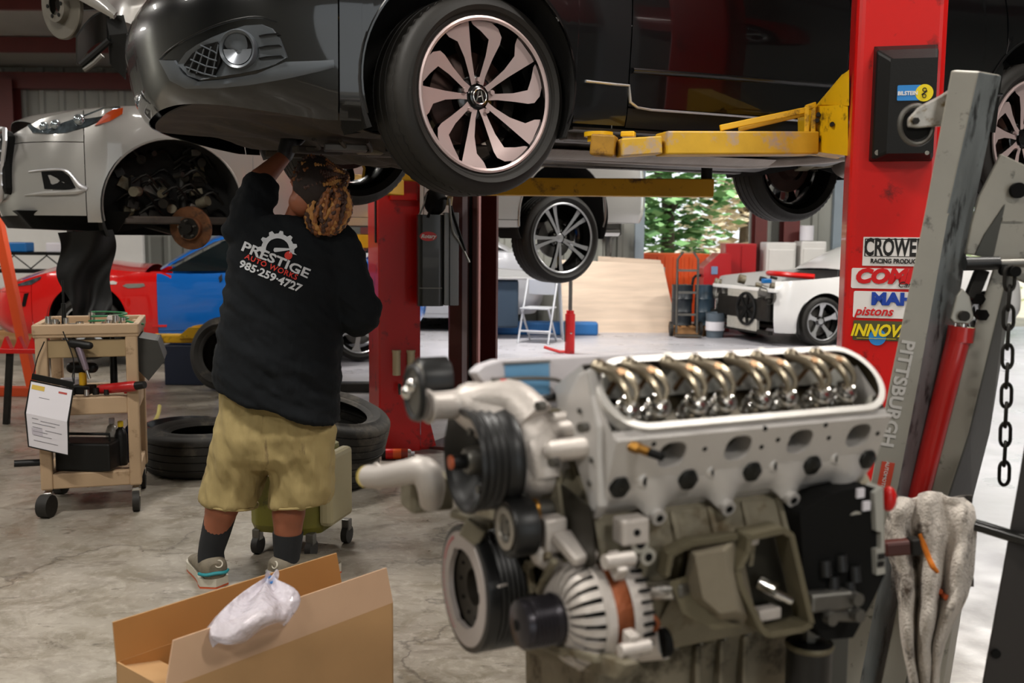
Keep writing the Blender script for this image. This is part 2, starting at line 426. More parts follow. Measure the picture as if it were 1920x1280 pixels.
# ================================================================ floor
def floor_mat():
    m = bpy.data.materials.new('stained_concrete'); m.use_nodes = True
    n, l = m.node_tree.nodes, m.node_tree.links; b = n['Principled BSDF']
    tc = n.new('ShaderNodeTexCoord')
    def noise(sc, det=8, rough=.6, st=(1, 1, 1), dis=0):
        mp = n.new('ShaderNodeMapping'); mp.inputs['Scale'].default_value = st; l.new(tc.outputs['Object'], mp.inputs[0])
        t = n.new('ShaderNodeTexNoise'); t.inputs['Scale'].default_value = sc; t.inputs['Detail'].default_value = det
        t.inputs['Roughness'].default_value = rough; t.inputs['Distortion'].default_value = dis; l.new(mp.outputs[0], t.inputs[0]); return t.outputs[0]
    def rng(x, a, b_, c, d):
        r = n.new('ShaderNodeMapRange'); r.inputs[1].default_value = a; r.inputs[2].default_value = b_
        r.inputs[3].default_value = c; r.inputs[4].default_value = d; l.new(x, r.inputs[0]); return r.outputs[0]
    def mix(f, a, c, mode='MIX'):
        x = n.new('ShaderNodeMix'); x.data_type = 'RGBA'; x.blend_type = mode
        if isinstance(f, float): x.inputs[0].default_value = f
        else: l.new(f, x.inputs[0])
        for s, v in ((6, a), (7, c)):
            if isinstance(v, tuple): x.inputs[s].default_value = v
            else: l.new(v, x.inputs[s])
        return x.outputs[2]
    base = mix(rng(noise(1.1, 6, .6, (1, 1, 1), .6), .35, .65, 0, 1), rgb('857e73'), rgb('9a9387'))
    base = mix(rng(noise(4.5, 9, .7, (1, 1, 1), .8), .46, .62, 0, .75), base, rgb('6f6757'))
    base = mix(rng(noise(2.2, 7, .65, (.6, 1, 1), 1.5), .54, .66, 0, .65), base, rgb('5a5145'))
    base = mix(rng(noise(9.0, 8, .75, (.5, 1.4, 1), 1.2), .57, .66, 0, .7), base, rgb('4c453b'))
    base = mix(rng(noise(26, 6, .6), .52, .68, 0, .35), base, rgb('b8b1a6'))
    v = n.new('ShaderNodeTexVoronoi'); v.feature = 'DISTANCE_TO_EDGE'; v.inputs['Scale'].default_value = .55
    mp = n.new('ShaderNodeMapping'); l.new(tc.outputs['Object'], mp.inputs[0])
    vadd = n.new('ShaderNodeVectorMath'); vadd.operation = 'ADD'
    ns = n.new('ShaderNodeTexNoise'); ns.inputs['Scale'].default_value = 3; ns.inputs['Detail'].default_value = 8; l.new(tc.outputs['Object'], ns.inputs[0])
    sc_ = n.new('ShaderNodeVectorMath'); sc_.operation = 'SCALE'; sc_.inputs[3].default_value = .8; l.new(ns.outputs[1], sc_.inputs[0])
    l.new(mp.outputs[0], vadd.inputs[0]); l.new(sc_.outputs[0], vadd.inputs[1]); l.new(vadd.outputs[0], v.inputs['Vector'])
    base = mix(rng(v.outputs['Distance'], 0, .008, .55, 0), base, rgb('3b3630'))
    # towards the far right the sky's reflection is put into the slab colour
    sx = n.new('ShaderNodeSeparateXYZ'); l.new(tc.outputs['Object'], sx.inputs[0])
    sky_pale = mix(rng(noise(.8, 5), .35, .65, 0, 1), rgb('a9a9b0'), rgb('bbbac3'))
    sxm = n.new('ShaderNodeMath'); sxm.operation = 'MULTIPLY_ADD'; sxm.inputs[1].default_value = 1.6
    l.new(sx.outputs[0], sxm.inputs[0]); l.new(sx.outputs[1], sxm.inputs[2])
    base = mix(rng(sxm.outputs[0], 4.6, 7.4, 0, .85), base, sky_pale)
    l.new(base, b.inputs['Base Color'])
    l.new(rng(noise(3.0, 6), .3, .7, .22, .5), b.inputs['Roughness'])
    b.inputs['Specular IOR Level'].default_value = .6
    bp = n.new('ShaderNodeBump'); bp.inputs['Strength'].default_value = .25; bp.inputs['Distance'].default_value = .002
    l.new(noise(14, 8, .7), bp.inputs['Height']); l.new(bp.outputs[0], b.inputs['Normal'])
    return m
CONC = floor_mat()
BY = 15.5                                   # back wall line
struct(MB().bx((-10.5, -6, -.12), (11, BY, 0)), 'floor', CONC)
GRAVEL = mat('gravel_yard', 'b5ad9c', .9, var=.15, vs=3, bump=.5, bs=30)
struct(MB().bx((-40, BY, -.2), (60, 90, -.03)), 'yard_ground', GRAVEL)
def roof_z(y): return 3.82 + (BY - y) * .10
# ---------------------------------------------------------------- walls
def siding(x0, x1, z0, z1, y, pitch=.305, into=None):
    mb = MB() if into is None else into
    n = max(1, int((x1 - x0) / pitch)); p = (x1 - x0) / n; prof = []
    for i in range(n):
        a = x0 + i * p
        prof += [(a, 0), (a + p * .62, 0), (a + p * .70, -.032), (a + p * .92, -.032)]
    prof.append((x1, 0))
    vs = [(q[0], y + q[1], z) for z in (z0, z1) for q in prof] + [(q[0], y + .06, z) for z in (z0, z1) for q in prof]
    k = len(prof)
    fs = [(i, i + 1, k + i + 1, k + i) for i in range(k - 1)] + [(2 * k + i, 3 * k + i, 3 * k + i + 1, 2 * k + i + 1) for i in range(k - 1)]
    fs += [(i, 2 * k + i, 2 * k + i + 1, i + 1) for i in range(k - 1)] + [(k + i, k + i + 1, 3 * k + i + 1, 3 * k + i) for i in range(k - 1)]
    fs += [(0, k, 3 * k, 2 * k), (k - 1, 3 * k - 1, 4 * k - 1, 2 * k - 1)]
    return mb.add(vs, fs)
O1 = (2.02, 3.66); O2 = (5.08, 8.9); DH = 3.35
wb_ = MB()
siding(-10.5, O1[0], 0, 3.84, BY, into=wb_)
siding(O1[1], O2[0], 0, 3.84, BY, into=wb_)
siding(O2[1], 11, 0, 3.84, BY, into=wb_)
siding(O1[0], O1[1], DH, 3.84, BY, into=wb_)
siding(O2[0], O2[1], DH, 3.84, BY, into=wb_)
struct(wb_, 'wall_back', SIDING)
struct(MB().bx((-10.62, -6, 0), (-10.5, BY, 6.4)), 'wall_left', SIDING)
struct(MB().bx((11, -6, 0), (11.12, BY, 6.4)), 'wall_right', SIDING)
rf = MB()
vs = [(-10.7, -6.2, roof_z(-6.2)), (11.2, -6.2, roof_z(-6.2)), (11.2, BY + .3, roof_z(BY + .3)), (-10.7, BY + .3, roof_z(BY + .3))]
rf.add(vs + [(p[0], p[1], p[2] + .15) for p in vs], [(0, 1, 2, 3), (7, 6, 5, 4), (0, 4, 5, 1), (1, 5, 6, 2), (2, 6, 7, 3), (3, 7, 4, 0)])
struct(rf, 'ceiling', INSUL)
wf = MB().bx((-10.5, -6.1, 0), (2.0, -6, 6.3)).bx((7.0, -6.1, 0), (11, -6, 6.3)).bx((2.0, -6.1, 3.4), (7.0, -6, 6.3))
struct(wf, 'wall_front', SIDING)
# red steel roof framing
def ibeam(mb, a, b, w, h, up=(0, 0, 1), t=.014):
    a = Vector(a); b = Vector(b); M = axm(a, b - a, up); L = (b - a).length
    mb.box((0, h / 2, L / 2), (w, t, L), M); mb.box((0, -h / 2, L / 2), (w, t, L), M); mb.box((0, 0, L / 2), (t * .8, h, L), M)
for i, x in enumerate((-9.5, -3.9, 1.7, 7.3)):
    mb = MB(); ibeam(mb, (x, -6, roof_z(-6) - .24), (x, BY, roof_z(BY) - .24), .20, .42); struct(mb, 'trim_rafter', STEEL_RED)
mb = MB()
for y in (-4, -1.5, 1, 3.5, 6, 8.5, 10.3, 12.1, 13.9):
    mb.box((.25, y, roof_z(y) - .11), (21.4, .07, .20))
struct(mb, 'trim_purlins', STEEL_RED)
mb = MB()
for z, h in ((3.60, .24), (2.2, .16)):
    mb.box((-4.25, BY - .14, z), (12.4, .18, h))
struct(mb, 'trim_girts', STEEL_RED)
for x, w in ((O1[1] + .10, .18), (4.22, .24), (O2[1] + .1, .2), (-2.2, .22), (-7.6, .22)):
    mb = MB(); ibeam(mb, (x, BY - .2, 0), (x, BY - .2, 3.6), w, .26, up=(0, 1, 0)); struct(mb, 'trim_column', STEEL_RED)
mb = MB(); mb.bx((O1[0] - .14, BY - .10, 0), (O1[0], BY + .1, DH)); mb.bx((O2[0] - .16, BY - .10, 0), (O2[0], BY + .1, DH)); mb.bx((O2[0] + .5, BY - .08, 0), (O2[0] + .62, BY + .1, DH))
struct(mb, 'trim_door_jambs', mat('grey_jamb', '8b98a2', .5, var=.05))
# lamps
LHOUS = mat('lamp_housing', 'c8c8c8', .4); LEMIT = mat('lamp_tube_glow', 'ffffff', .4, emis=(1, .95, .88, 1), es=9)
lamp0 = None
WHERE = ['above the left side, nearer end', 'above the middle bay, nearer end', 'above the lifted black car', 'above the left side, middle of three', 'above the middle bays behind the worker',
         'above the right bays, over the far red post', 'above the left side, farthest end', 'above the far end, middle', 'above the white stripped car', 'behind the camera, left one', 'behind the camera, right one']
for i, (lx, ly, le) in enumerate(LAMPS):
    if lamp0 is None:
        t = lamp0 = thing('ceiling_light', 'x', 'ceiling light', (lx, ly, lamp_z(ly)))
        MB().box((0, 0, .03), (1.28, .34, .06)).build('housing', LHOUS, t, bev=.01)
        for k in (-.1, 0, .1): MB().cyl((-.6, k, -.02), (.6, k, -.02), .016, n=10).build('tube_lamp', LEMIT, t)
        for k in (-.5, .5): MB().cyl((k, 0, .05), (k, 0, .55), .006, n=6).build('hanger', DSTEEL, t)
    else: t = dup(lamp0, (lx, ly, lamp_z(ly)))
    t['label'] = 'white tube ceiling light ' + WHERE[i]
    t['group'] = 'tube lights under the roof'
# ---------------------------------------------------------------- trees beyond the doors
LEAFM = []
for nm, c in (('dark_leaves', '6f9c62'), ('mid_leaves', '94b884'), ('pale_leaves', 'c3d2a4'), ('blossom_leaves', 'e2d4ba')):
    LEAFM.append(mat(nm, c, .6, var=.25, vs=2))
BARK = mat('bark', '5d5246', .85, var=.2, bump=.4, bs=20)
def tree(x, y, h, r, k, label, n=2600, z0=.5):
    t = thing('tree', label, 'tree', (x, y, -.03), group=None)
    mb = MB(); mb.tube([(0, 0, 0), (.05, .1, h * .3), (-.1, 0, h * .55), (.1, .1, h * .8)], [.16, .12, .08, .03], 8, sub=3)
    for a in range(5):
        q = a * 1.3; mb.tube([(0, 0, h * .3 + a * .25), (cos(q) * r * .4, sin(q) * r * .4, h * .5 + a * .2), (cos(q) * r * .7, sin(q) * r * .7, h * .62 + a * .2)], [.06, .04, .015], 6, sub=2)
    mb.build('trunk', BARK, t)
    R = random.Random(int(x * 91 + y)); mb = MB()
    cl = [(R.uniform(-r, r) * .75, R.uniform(-r, r) * .75, R.uniform(z0, h)) for _ in range(44)]
    for i in range(n):
        c = R.choice(cl); d = Vector((R.gauss(0, 1), R.gauss(0, 1), R.gauss(0, .8))) * r * .22
        p = Vector(c) + d; s = R.uniform(.08, .20)
        M = Matrix.Translation(p) @ Matrix.Rotation(R.uniform(0, 6.3), 4, 'Z') @ Matrix.Rotation(R.uniform(-1, 1), 4, 'X')
        mb.add([(-s, 0, 0), (0, -s * .5, 0), (s, 0, 0), (0, s * .5, 0)], [(0, 1, 2, 3)], False, M)
    mb.build('foliage', LEAFM[k], t)
tree(3.0, 19.6, 5.5, 1.3, 0, 'dark green leafy tree outside the open bay door, left of the pale one')
tree(5.2, 22.6, 5.5, 1.3, 3, 'pale blossom coloured tree outside the open bay door', 2400)
tree(1.2, 24.5, 6.5, 2.0, 1, 'mid green tree furthest left beyond the open bay door')
tree(10.5, 32.5, 7.5, 2.6, 2, 'tall pale green tree far behind the yard')
tree(9.7, 22.0, 6, 2.0, 2, 'pale leafy tree seen beside the wall opening at the right')
tree(3.2, 31.0, 8, 3.0, 1, 'tall green tree at the far end of the yard', 3000)
# ================================================================ wheels
RIMBLK = mat('gloss_black_rim', '0c0c0c', .22, coat=.6)
MACH = mat('machined_rim_face', 'c9b4b1', .36, .45, var=.04, vs=6)
SILV = mat('silver_rim_paint', 'b9babb', .3, .7)
DISCM = mat('brown_brake_disc', '3a241c', .5, .5, var=.3, vs=14)
def tyre_mb(R, rim, w, tread=True, n=120, bulge=.012):
    h = w / 2
    prof = [(rim - .012, -h * .78), (rim, -h * .86), (rim + .012, -h * .93), (rim + (R - rim) * .45, -h - bulge), (R - .035, -h * .97), (R - .016, -h * .9), (R - .004, -h * .78)]
    ks = [-.60, -.56, -.52, -.2, -.17, -.14, .14, .17, .20, .52, .56, .60]
    for i, k in enumerate(ks): prof.append((R if i % 3 != 1 else R - .009, h * k))
    prof += [(R - .004, h * .78), (R - .016, h * .9), (R - .035, h * .97), (R - .055, h * 1.0), (R - .058, h * 1.03), (rim + (R - rim) * .45, h + bulge), (rim + .020, h * .96), (rim + .017, h * .93), (rim + .012, h * .93), (rim, h * .86), (rim - .012, h * .78)]
    def fr(t, r, z):
        if tread and r > R - .02 and abs(z) > h * .35:
            k = (t * 60 / pi + (z / w) * 4) % 2
            if k < .5: return r - .006, z
        return r, z
    mb = MB(); mb.lathe(prof, None, n, fr=fr); return mb
def strip(mb, tab, depth, th0, wall=1, top=0):
    """spoke: tab rows (r, thL, thR, z) in metres / degrees about local z; top face and dark side walls"""
    L, Rr = [], []
    for r, a, b, z in tab:
        ta, tb = radians(th0 + a), radians(th0 + b)
        L.append(Vector((r * cos(ta), r * sin(ta), z))); Rr.append(Vector((r * cos(tb), r * sin(tb), z)))
    n = len(tab); dz = Vector((0, 0, -depth))
    mb.k = top; mb.add(L + Rr, [(i, n + i, n + i + 1, i + 1) for i in range(n - 1)])
    mb.k = wall
    mb.add(L + [p + dz for p in L], [(i, i + 1, n + i + 1, n + i) for i in range(n - 1)])
    mb.add(Rr + [p + dz for p in Rr], [(i + 1, i, n + i, n + i + 1) for i in range(n - 1)])
    mb.add([p + dz for p in L] + [p + dz for p in Rr], [(i + 1, n + i + 1, n + i, i) for i in range(n - 1)])
    mb.k = 0
def barrel(mb, rim, w, lipw=.012, mouth=0):
    h = w / 2
    mb.k = 0; mb.lathe([(rim + .004, h * .86), (rim + .003, h * .95), (rim - .004, h * .97), (rim - lipw, h * .93)], None, 72)
    mb.k = 1; mb.lathe([(rim - lipw, h * .93), (rim - lipw - .004, h * .6), (rim - .035, h * .3), (rim - .045, -h * .3), (rim - .02, -h * .8), (rim, -h * .95)], None, 72)
    mb.lathe([(rim + .006, -h * .9), (rim - .012, -h * .8)], None, 48); mb.k = 0
def wheel(parent, M, R, rim, w, style, name='wheel', dark=False):
    """style: 'swirl' ten two-tone hooked spokes, 'pairs' five double spokes, 'five' plain; local +z of M faces outwards"""
    e = bpy.data.objects.new(name, None); e.empty_display_size = .1; COL.objects.link(e); e.parent = parent; e.matrix_local = M
    tyre_mb(R, rim, w).build('tyre', RUBBER, e)
    h = w / 2; mb = MB(); barrel(mb, rim, w)
    q = rim - .006; zf = h * .84
    if style == 'swirl':
        for k in range(5):
            strip(mb, [(.045, 15, -15, zf - .045), (q * .3, 8, -8, zf - .042), (q * .55, 5, -7, zf - .03), (q * .76, 6.5, -7.5, zf - .016), (q * .85, 17, -6, zf - .010), (q * .93, 25, 0, zf - .006), (q * .985, 27, 9, zf - .003)], .032, 76 + 72 * k)
            strip(mb, [(.045, 13, -13, zf - .045), (q * .3, 7, -8, zf - .042), (q * .55, 6, -6, zf - .03), (q * .78, 9, -6, zf - .016), (q * .89, 16, -6, zf - .009), (q * .985, 18, -6, zf - .003)], .032, 111 + 72 * k)
        mats = [MACH, RIMBLK]
    elif style == 'pairs':
        for k in range(5):
            for sgn in (-1, 1):
                a = 7.5 * sgn
                strip(mb, [(.04, a * 1.6 + 14, a * 1.6 - 14, zf - .03), (q * .4, a + 5.5, a - 5.5, zf - .022), (q * .75, a * 1.1 + 4, a * 1.1 - 4, zf - .012), (q * .98, a * 1.25 + 4.2, a * 1.25 - 4.2, zf - .004)], .03, 90 + 72 * k)
        mats = [SILV, RIMBLK]
    else:
        for k in range(5):
            strip(mb, [(.03, 40, -40, zf - .06), (q * .35, 17, -17, zf - .05), (q * .7, 9, -9, zf - .03), (q * .98, 13, -13, zf - .01)], .03, 90 + 72 * k)
        mats = [SILV, RIMBLK] if not dark else [STEEL, RIMBLK]
    mb.k = 1; mb.lathe([(.001, zf - .05), (.062, zf - .05), (.075, zf - .058), (.075, zf - .10)], None, 24)
    mb.k = 1 if style == 'swirl' else 0
    mb.lathe([(.034, zf - .05), (.036, zf - .036), (.030, zf - .033), (.0005, zf - .033)], None, 24); mb.k = 0
    mb.build('rim', mats, e)
    rb = .057
    for k in range(5):
        a = radians(90 + 72 * k) if style != 'pairs' else radians(54 + 72 * k)
        n = MB(); n.cyl((rb * cos(a), rb * sin(a), zf - .052), (rb * cos(a), rb * sin(a), zf - .034), .0105, .009, n=6, smooth=False); n.build('lug_nut', MACH if style == 'swirl' else CHROME, e)
    MB().lathe([(.03, -.0), (.155, -.0), (.16, -.003), (.16, -.022), (.09, -.025), (.07, -.06), (.01, -.06)], None, 40).build('brake_disc', DISCM if style == 'swirl' else STEEL, e)
    c = MB()
    c.grid(lambda u, v: ((.125 + .05 * v) * cos(radians(-35 + 70 * u)), (.125 + .05 * v) * sin(radians(-35 + 70 * u)), .028 - .01 * v), 8, 2)
    c.grid(lambda u, v: (.175 * cos(radians(-35 + 70 * u)), .175 * sin(radians(-35 + 70 * u)), .018 - .07 * v), 8, 2)
    c.grid(lambda u, v: ((.10 + .025 * v) * cos(radians(-35 + 70 * u)), (.10 + .025 * v) * sin(radians(-35 + 70 * u)), -.05 + .078 * v), 8, 2)
    c.build('brake_caliper', DSTEEL, e)
    return e
# ================================================================ car body from a plan outline
class Body:
    def __init__(s, outline, inset, frame, root, hw):
        """outline: list (x, |y|) nose centre -> tail centre; inset(x, y, z): how far the skin lies inside the outline"""
        s.o = [Vector((p[0], p[1])) for p in outline]; s.inset = inset; s.root = root; s.F = frame; s.hw = hw
        # smooth the outline
        Q = []; P = s.o; N = len(P)
        for i in range(N - 1):
            p0 = P[i - 1] if i else Vector((P[1].x, -P[1].y)); p3 = P[i + 2] if i + 2 < N else Vector((P[-2].x, -P[-2].y))
            for k in range(8):
                t = k / 8; p1, p2 = P[i], P[i + 1]
                Q.append(.5 * ((2 * p1) + (p2 - p0) * t + (2 * p0 - 5 * p1 + 4 * p2 - p3) * t * t + (3 * p1 - p0 - 3 * p2 + p3) * t ** 3))
        Q.append(P[-1]); s.q = Q; s.L = [0]
        for a, b in zip(Q, Q[1:]): s.L.append(s.L[-1] + (b - a).length)
    def at(s, l):
        l = min(max(l, 0), s.L[-1]); i = 0
        lo, hi = 0, len(s.L) - 2
        while lo < hi:
            m = (lo + hi + 1) // 2
            if s.L[m] <= l: lo = m
            else: hi = m - 1
        i = lo; t = (l - s.L[i]) / max(1e-9, s.L[i + 1] - s.L[i])
        p = s.q[i].lerp(s.q[i + 1], t); d = (s.q[i + 1] - s.q[i]).normalized()
        return p, Vector((-d.y, d.x)) * -1
    def P(s, l, z, side=-1, off=0):
        p, n = s.at(l)            # n points outwards (|y| increasing / nose forward)
        if n.dot(Vector((p.x - 1.3, p.y)) ) < 0: n = -n
        i = s.inset(p.x, p.y, z) - off
        q = p - n * i
        return Vector((q.x, side * q.y, z))
    def l_of_x(s, x):
        """arc length where the outline passes x (front half first)"""
        best, bl = 9, 0
        for q, l in zip(s.q, s.L):
            if abs(q.x - x) < best: best, bl = abs(q.x - x), l
        # refine
        for i in range(len(s.q) - 1):
            a, b = s.q[i].x, s.q[i + 1].x
            if a <= x <= b and b > a: return s.L[i] + (x - a) / (b - a) * (s.L[i + 1] - s.L[i])
        return bl
    def panel(s, name, m, x0, x1, lo, hi, side=-1, nu=40, nv=18, th=.004, parent=None, l0=None, l1=None, extra=()):
        a = s.l_of_x(x0) if l0 is None else l0; b = s.l_of_x(x1) if l1 is None else l1
        ls = sorted(set([a + (b - a) * i / nu for i in range(nu + 1)] + [s.l_of_x(x) for x in extra if x0 < x < x1]))
        rows = []
        for l in ls:
            p, _ = s.at(l); z0 = lo(p.x) if callable(lo) else lo; z1 = hi(p.x) if callable(hi) else hi
            rows.append([s.P(l, z0 + (z1 - z0) * j / nv, side) for j in range(nv + 1)])
        mb = MB(); vs = [p for r in rows for p in r]; k = nv + 1
        fs = []
        for i in range(len(rows) - 1):
            for j in range(nv):
                q = (i * k + j, (i + 1) * k + j, (i + 1) * k + j + 1, i * k + j + 1); fs.append(q if side < 0 else q[::-1])
        mb.add(vs, fs, True)
        return mb.build(name, m, parent or s.root, solid=th)
def arch(xc, zc, r, base, hi=9):
    """lower edge of a side panel: a flat sill with a round arch"""
    def f(x):
        d = r * r - (x - xc) ** 2
        return max(base(x) if callable(base) else base, zc + sqrt(d) if d > 0 else -9)
    return f
def arch2(c1, c2, base):
    f1, f2 = arch(*c1, base), arch(*c2, base)
    return lambda x: max(f1(x), f2(x))
def arch_xs(xc, zc, r, n=28):
    return [xc - r * cos(pi * i / n) * .99999 for i in range(n + 1)] + [xc - r - 1e-4, xc + r + 1e-4]
def liner(root, xc, zc, r, y0, y1, m, name='wheel_arch_liner', a0=-25, a1=205):
    mb = MB(); A, B = radians(a0), radians(a1)
    mb.grid(lambda u, v: (xc + r * cos(A + (B - A) * u), y0 + (y1 - y0) * v, zc + r * sin(A + (B - A) * u)), 30, 3)
    mb.add([(xc + r * cos(A + (B - A) * i / 30), y1, zc + r * sin(A + (B - A) * i / 30)) for i in range(31)] + [(xc, y1, zc - .1)], [(i, i + 1, 31) for i in range(30)])
    return mb.build(name, m, root, solid=.005)
def surf(o):
    """ray-caster on a finished part: photograph pixel -> point on its real surface, in the root's frame"""
    dg = bpy.context.evaluated_depsgraph_get(); dg.update()
    ev = o.evaluated_get(dg); me = ev.to_mesh(); mw = o.matrix_world.copy()
    vs = [mw @ v.co for v in me.vertices]; fs = [tuple(p.vertices) for p in me.polygons]; ev.to_mesh_clear()
    return BVHTree.FromPolygons(vs, fs)
def on_surf(bvh, F, px, py, off=0.0):
    h = bvh.ray_cast(C0, ray(px, py).normalized())
    if h[0] is None: return None
    return F.I @ (h[0] + h[1] * (off if h[1].dot(ray(px, py)) < 0 else -off))
def patch(bvh, F, poly, off, nu=1, name='', m=None, root=None, thick=.004, ctr=None, smooth=False, bev=0, inward=.004):
    """polygon whose corners were measured on a surface: a thick fan plate lying on that surface"""
    pts = [on_surf(bvh, F, *p) for p in poly]
    pts = [p for p in pts if p is not None]
    if len(pts) < 3: return None
    c = on_surf(bvh, F, *ctr) if ctr else sum(pts, Vector()) / len(pts)
    nrm = Vector()
    for i in range(len(pts)): nrm += (pts[i] - c).cross(pts[(i + 1) % len(pts)] - c)
    nrm.normalize()
    if nrm.dot((F.I @ C0) - c) < 0: nrm = -nrm
    n = len(pts); top = [p + nrm * off for p in pts] + [c + nrm * off]; bot = [p - nrm * inward for p in pts]
    mb = MB(); vs = top + bot
    rev = (pts[0] - c).cross(pts[1] - c).dot(nrm) < 0
    fs = [(i, (i + 1) % n, n) for i in range(n)] + [((i + 1) % n, i, n + 1 + i, n + 1 + (i + 1) % n) for i in range(n)]
    if rev: fs = [f[::-1] for f in fs]
    mb.add(vs, fs, smooth); return mb.build(name, m, root, bev=bev)
def densify(poly, k=4):
    o = []
    for i in range(len(poly)):
        a, b = poly[i], poly[(i + 1) % len(poly)]
        for j in range(k): o.append((a[0] + (b[0] - a[0]) * j / k, a[1] + (b[1] - a[1]) * j / k))
    return o
YAW = radians(25)
# ================================================================ the lifted black sedan
BLKP = mat('black_metallic_paint', '050607', .3, 0, coat=1.0, spec=.25)
BLKS = mat('satin_black_trim', '121313', .4, spec=.3, bump=.05, bs=80)
GREYT = mat('satin_grey_bezel', '585d62', .33, .3)
UNDER = mat('dirty_underbody', '3d3630', .7, .15, var=.35, vs=6, dirt=('4c4236', .35, 8), bump=.5, bs=25)
UNDERG = mat('painted_floorpan', '5f5c5a', .5, .3, var=.2, vs=5, dirt=('39342f', .3, 6))
HEATS = mat('heat_shield', '8a7f76', .42, .8, var=.15, vs=10, bump=.35, bs=70)
LINER = mat('felt_liner', '161514', .95, bump=.5, bs=90)
CHROMED = mat('chrome_trim', 'dcdce0', .28, .7)
p = at(960 - 1867 * .13 / 3.43, 185, 3.43)
TLX_F = Frame((-.13 - .925 * sin(YAW) + 0.0, 3.43 + .925 * cos(YAW), 1.55), YAW)
tlx = thing('black_sedan', 'glossy black sedan raised on the red two-post lift, front wheel nearest the camera', 'car', TLX_F.loc, YAW)
def tlx_inset(x, y, z):
    i = sinterp([(.10, .06), (.20, .035), (.27, .012), (.42, 0), (.60, -.012), (.78, -.004), (.90, .022), (1.0, .06)], z)
    nose = max(0, min(1, (-.45 - x) / .5)); tail = max(0, min(1, (x - 3.2) / .45))
    i += nose * sinterp([(.15, .16), (.22, .10), (.30, .03), (.42, .0), (.58, .0), (.67, .06), (.76, .17), (.86, .32)], z)
    i += tail * sinterp([(.2, .08), (.4, .0), (.8, .02), (1.0, .12)], z)
    return i
tb = Body([(-1.01, 0), (-1.0, .30), (-.955, .54), (-.855, .71), (-.70, .815), (-.48, .875), (-.2, .915), (.2, .925), (.8, .925), (1.5, .925), (2.2, .925), (2.7, .925), (3.1, .90), (3.4, .82), (3.62, .62), (3.72, .3), (3.74, 0)], tlx_inset, TLX_F, tlx, .925)
TA1 = (0, .345, .385); TA2 = (2.776, .345, .385)
tlo = arch2(TA1, TA2, lambda x: .20 if x < 0 else .23)
hood = lambda x: sinterp([(-1.1, .70), (-.9, .78), (-.5, .86), (0, .91), (.5, .95), (1.0, .98), (3.0, 1.02), (3.8, .98)], x)
xs = arch_xs(*TA1) + arch_xs(*TA2)
for sd in (-1, 1):
    tb.panel('front_bumper', BLKP, 0, 0, lambda x: .20 if x > -.5 else interp([(-1.02, .27), (-.5, .20)], x), lambda x: min(.67, hood(x)), sd, l0=0, l1=tb.l_of_x(-.46), nu=36)
    tb.panel('front_fender', BLKP, -.455, .60, tlo, hood, sd, nu=30, extra=xs)
    tb.panel('nose_panel', BLKP, 0, 0, lambda x: .675, hood, sd, l0=tb.l_of_x(-1.03) * .0 + .02, l1=tb.l_of_x(-.46), nu=24, nv=6)
    tb.panel('front_door', BLKP, .605, 1.62, .30, hood, sd, nu=20)
    tb.panel('rear_door', BLKP, 1.626, 2.52, lambda x: max(.30, tlo(x)), hood, sd, nu=24, extra=xs)
    tb.panel('rocker_panel', BLKS, .605, 2.40, .225, .293, sd, nu=10, nv=4)
    tb.panel('rear_quarter', BLKP, 2.40, 0, lambda x: max(.298 if x < 2.52 else .22, tlo(x), .22), lambda x: hood(x) if x > 2.524 else .2985, sd, nu=60, extra=xs, l1=tb.L[-1])
    liner(tlx, 0, .345, .392, sd * .90, sd * .58, LINER); liner(tlx, 2.776, .345, .392, sd * .90, sd * .58, LINER)
    for cx in (0, 2.776):
        pts = [tb.P(tb.l_of_x(cx - .386 * cos(a)), .345 + .386 * sin(a), sd, .004) for a in [radians(-18 + 216 * i / 40) for i in range(41)]]
        MB().tube(pts, .006, 6).build('wheel_arch_lip', BLKP, tlx)
# hood, glass house and underside
def deck(root, tbod, name, m, xa, xb, zf, n=20, k=14, crown=.05, inset=0.0):
    mb = MB()
    def fn(u, v):
        x = lerp(xa, xb, v); l = tbod.l_of_x(x); z = zf(x); a = tbod.P(l, z, -1); y = abs(a.y) - inset
        t = 2 * u - 1; return (a.x if abs(t) > .999 else lerp(x, a.x, t * t), t * y, z + crown * (1 - t * t))
    mb.grid(fn, k, n); return mb.build(name, m, root, solid=.004)
deck(tlx, tb, 'hood', BLKP, -.97, .62, hood)
deck(tlx, tb, 'boot_lid', BLKP, 3.0, 3.66, hood)
def greenhouse(root, base_z, roof_z_, xw0, xr0, xr1, xw1, yb, yr, paint, name='roof'):
    sec = [(xw0, yb, base_z), (xr0, yr, roof_z_ - .02), ((xr0 + xr1) / 2, yr + .01, roof_z_), (xr1, yr - .02, roof_z_ - .04), (xw1, yb - .06, base_z)]
    g = MB(); rings = []
    for x, y, z in sec: rings.append([(x, -y, z - .03), (x, -y * .98, z), (x, 0, z + .045), (x, y * .98, z), (x, y, z - .03)])
    g.loft(rings, closed=False, cap=False); g.build(name, paint, root, solid=.01, sub=1)
    w = MB()
    for sd in (-1, 1):
        A = [(sec[0][0] + .1, sd * (yb + .01), base_z), (xr0 + .06, sd * yr * .995, roof_z_ - .09), (xr1 - .02, sd * (yr * .99 - .015), roof_z_ - .10), (sec[4][0] - .16, sd * (yb - .05), base_z)]
        o = MB(); o.add(A, [(0, 1, 2, 3) if sd > 0 else (3, 2, 1, 0)]); o.build('side_window', GLASS, root, solid=.006)
greenhouse(tlx, .99, 1.43, .62, 1.28, 2.35, 3.15, .80, .60, BLKP)
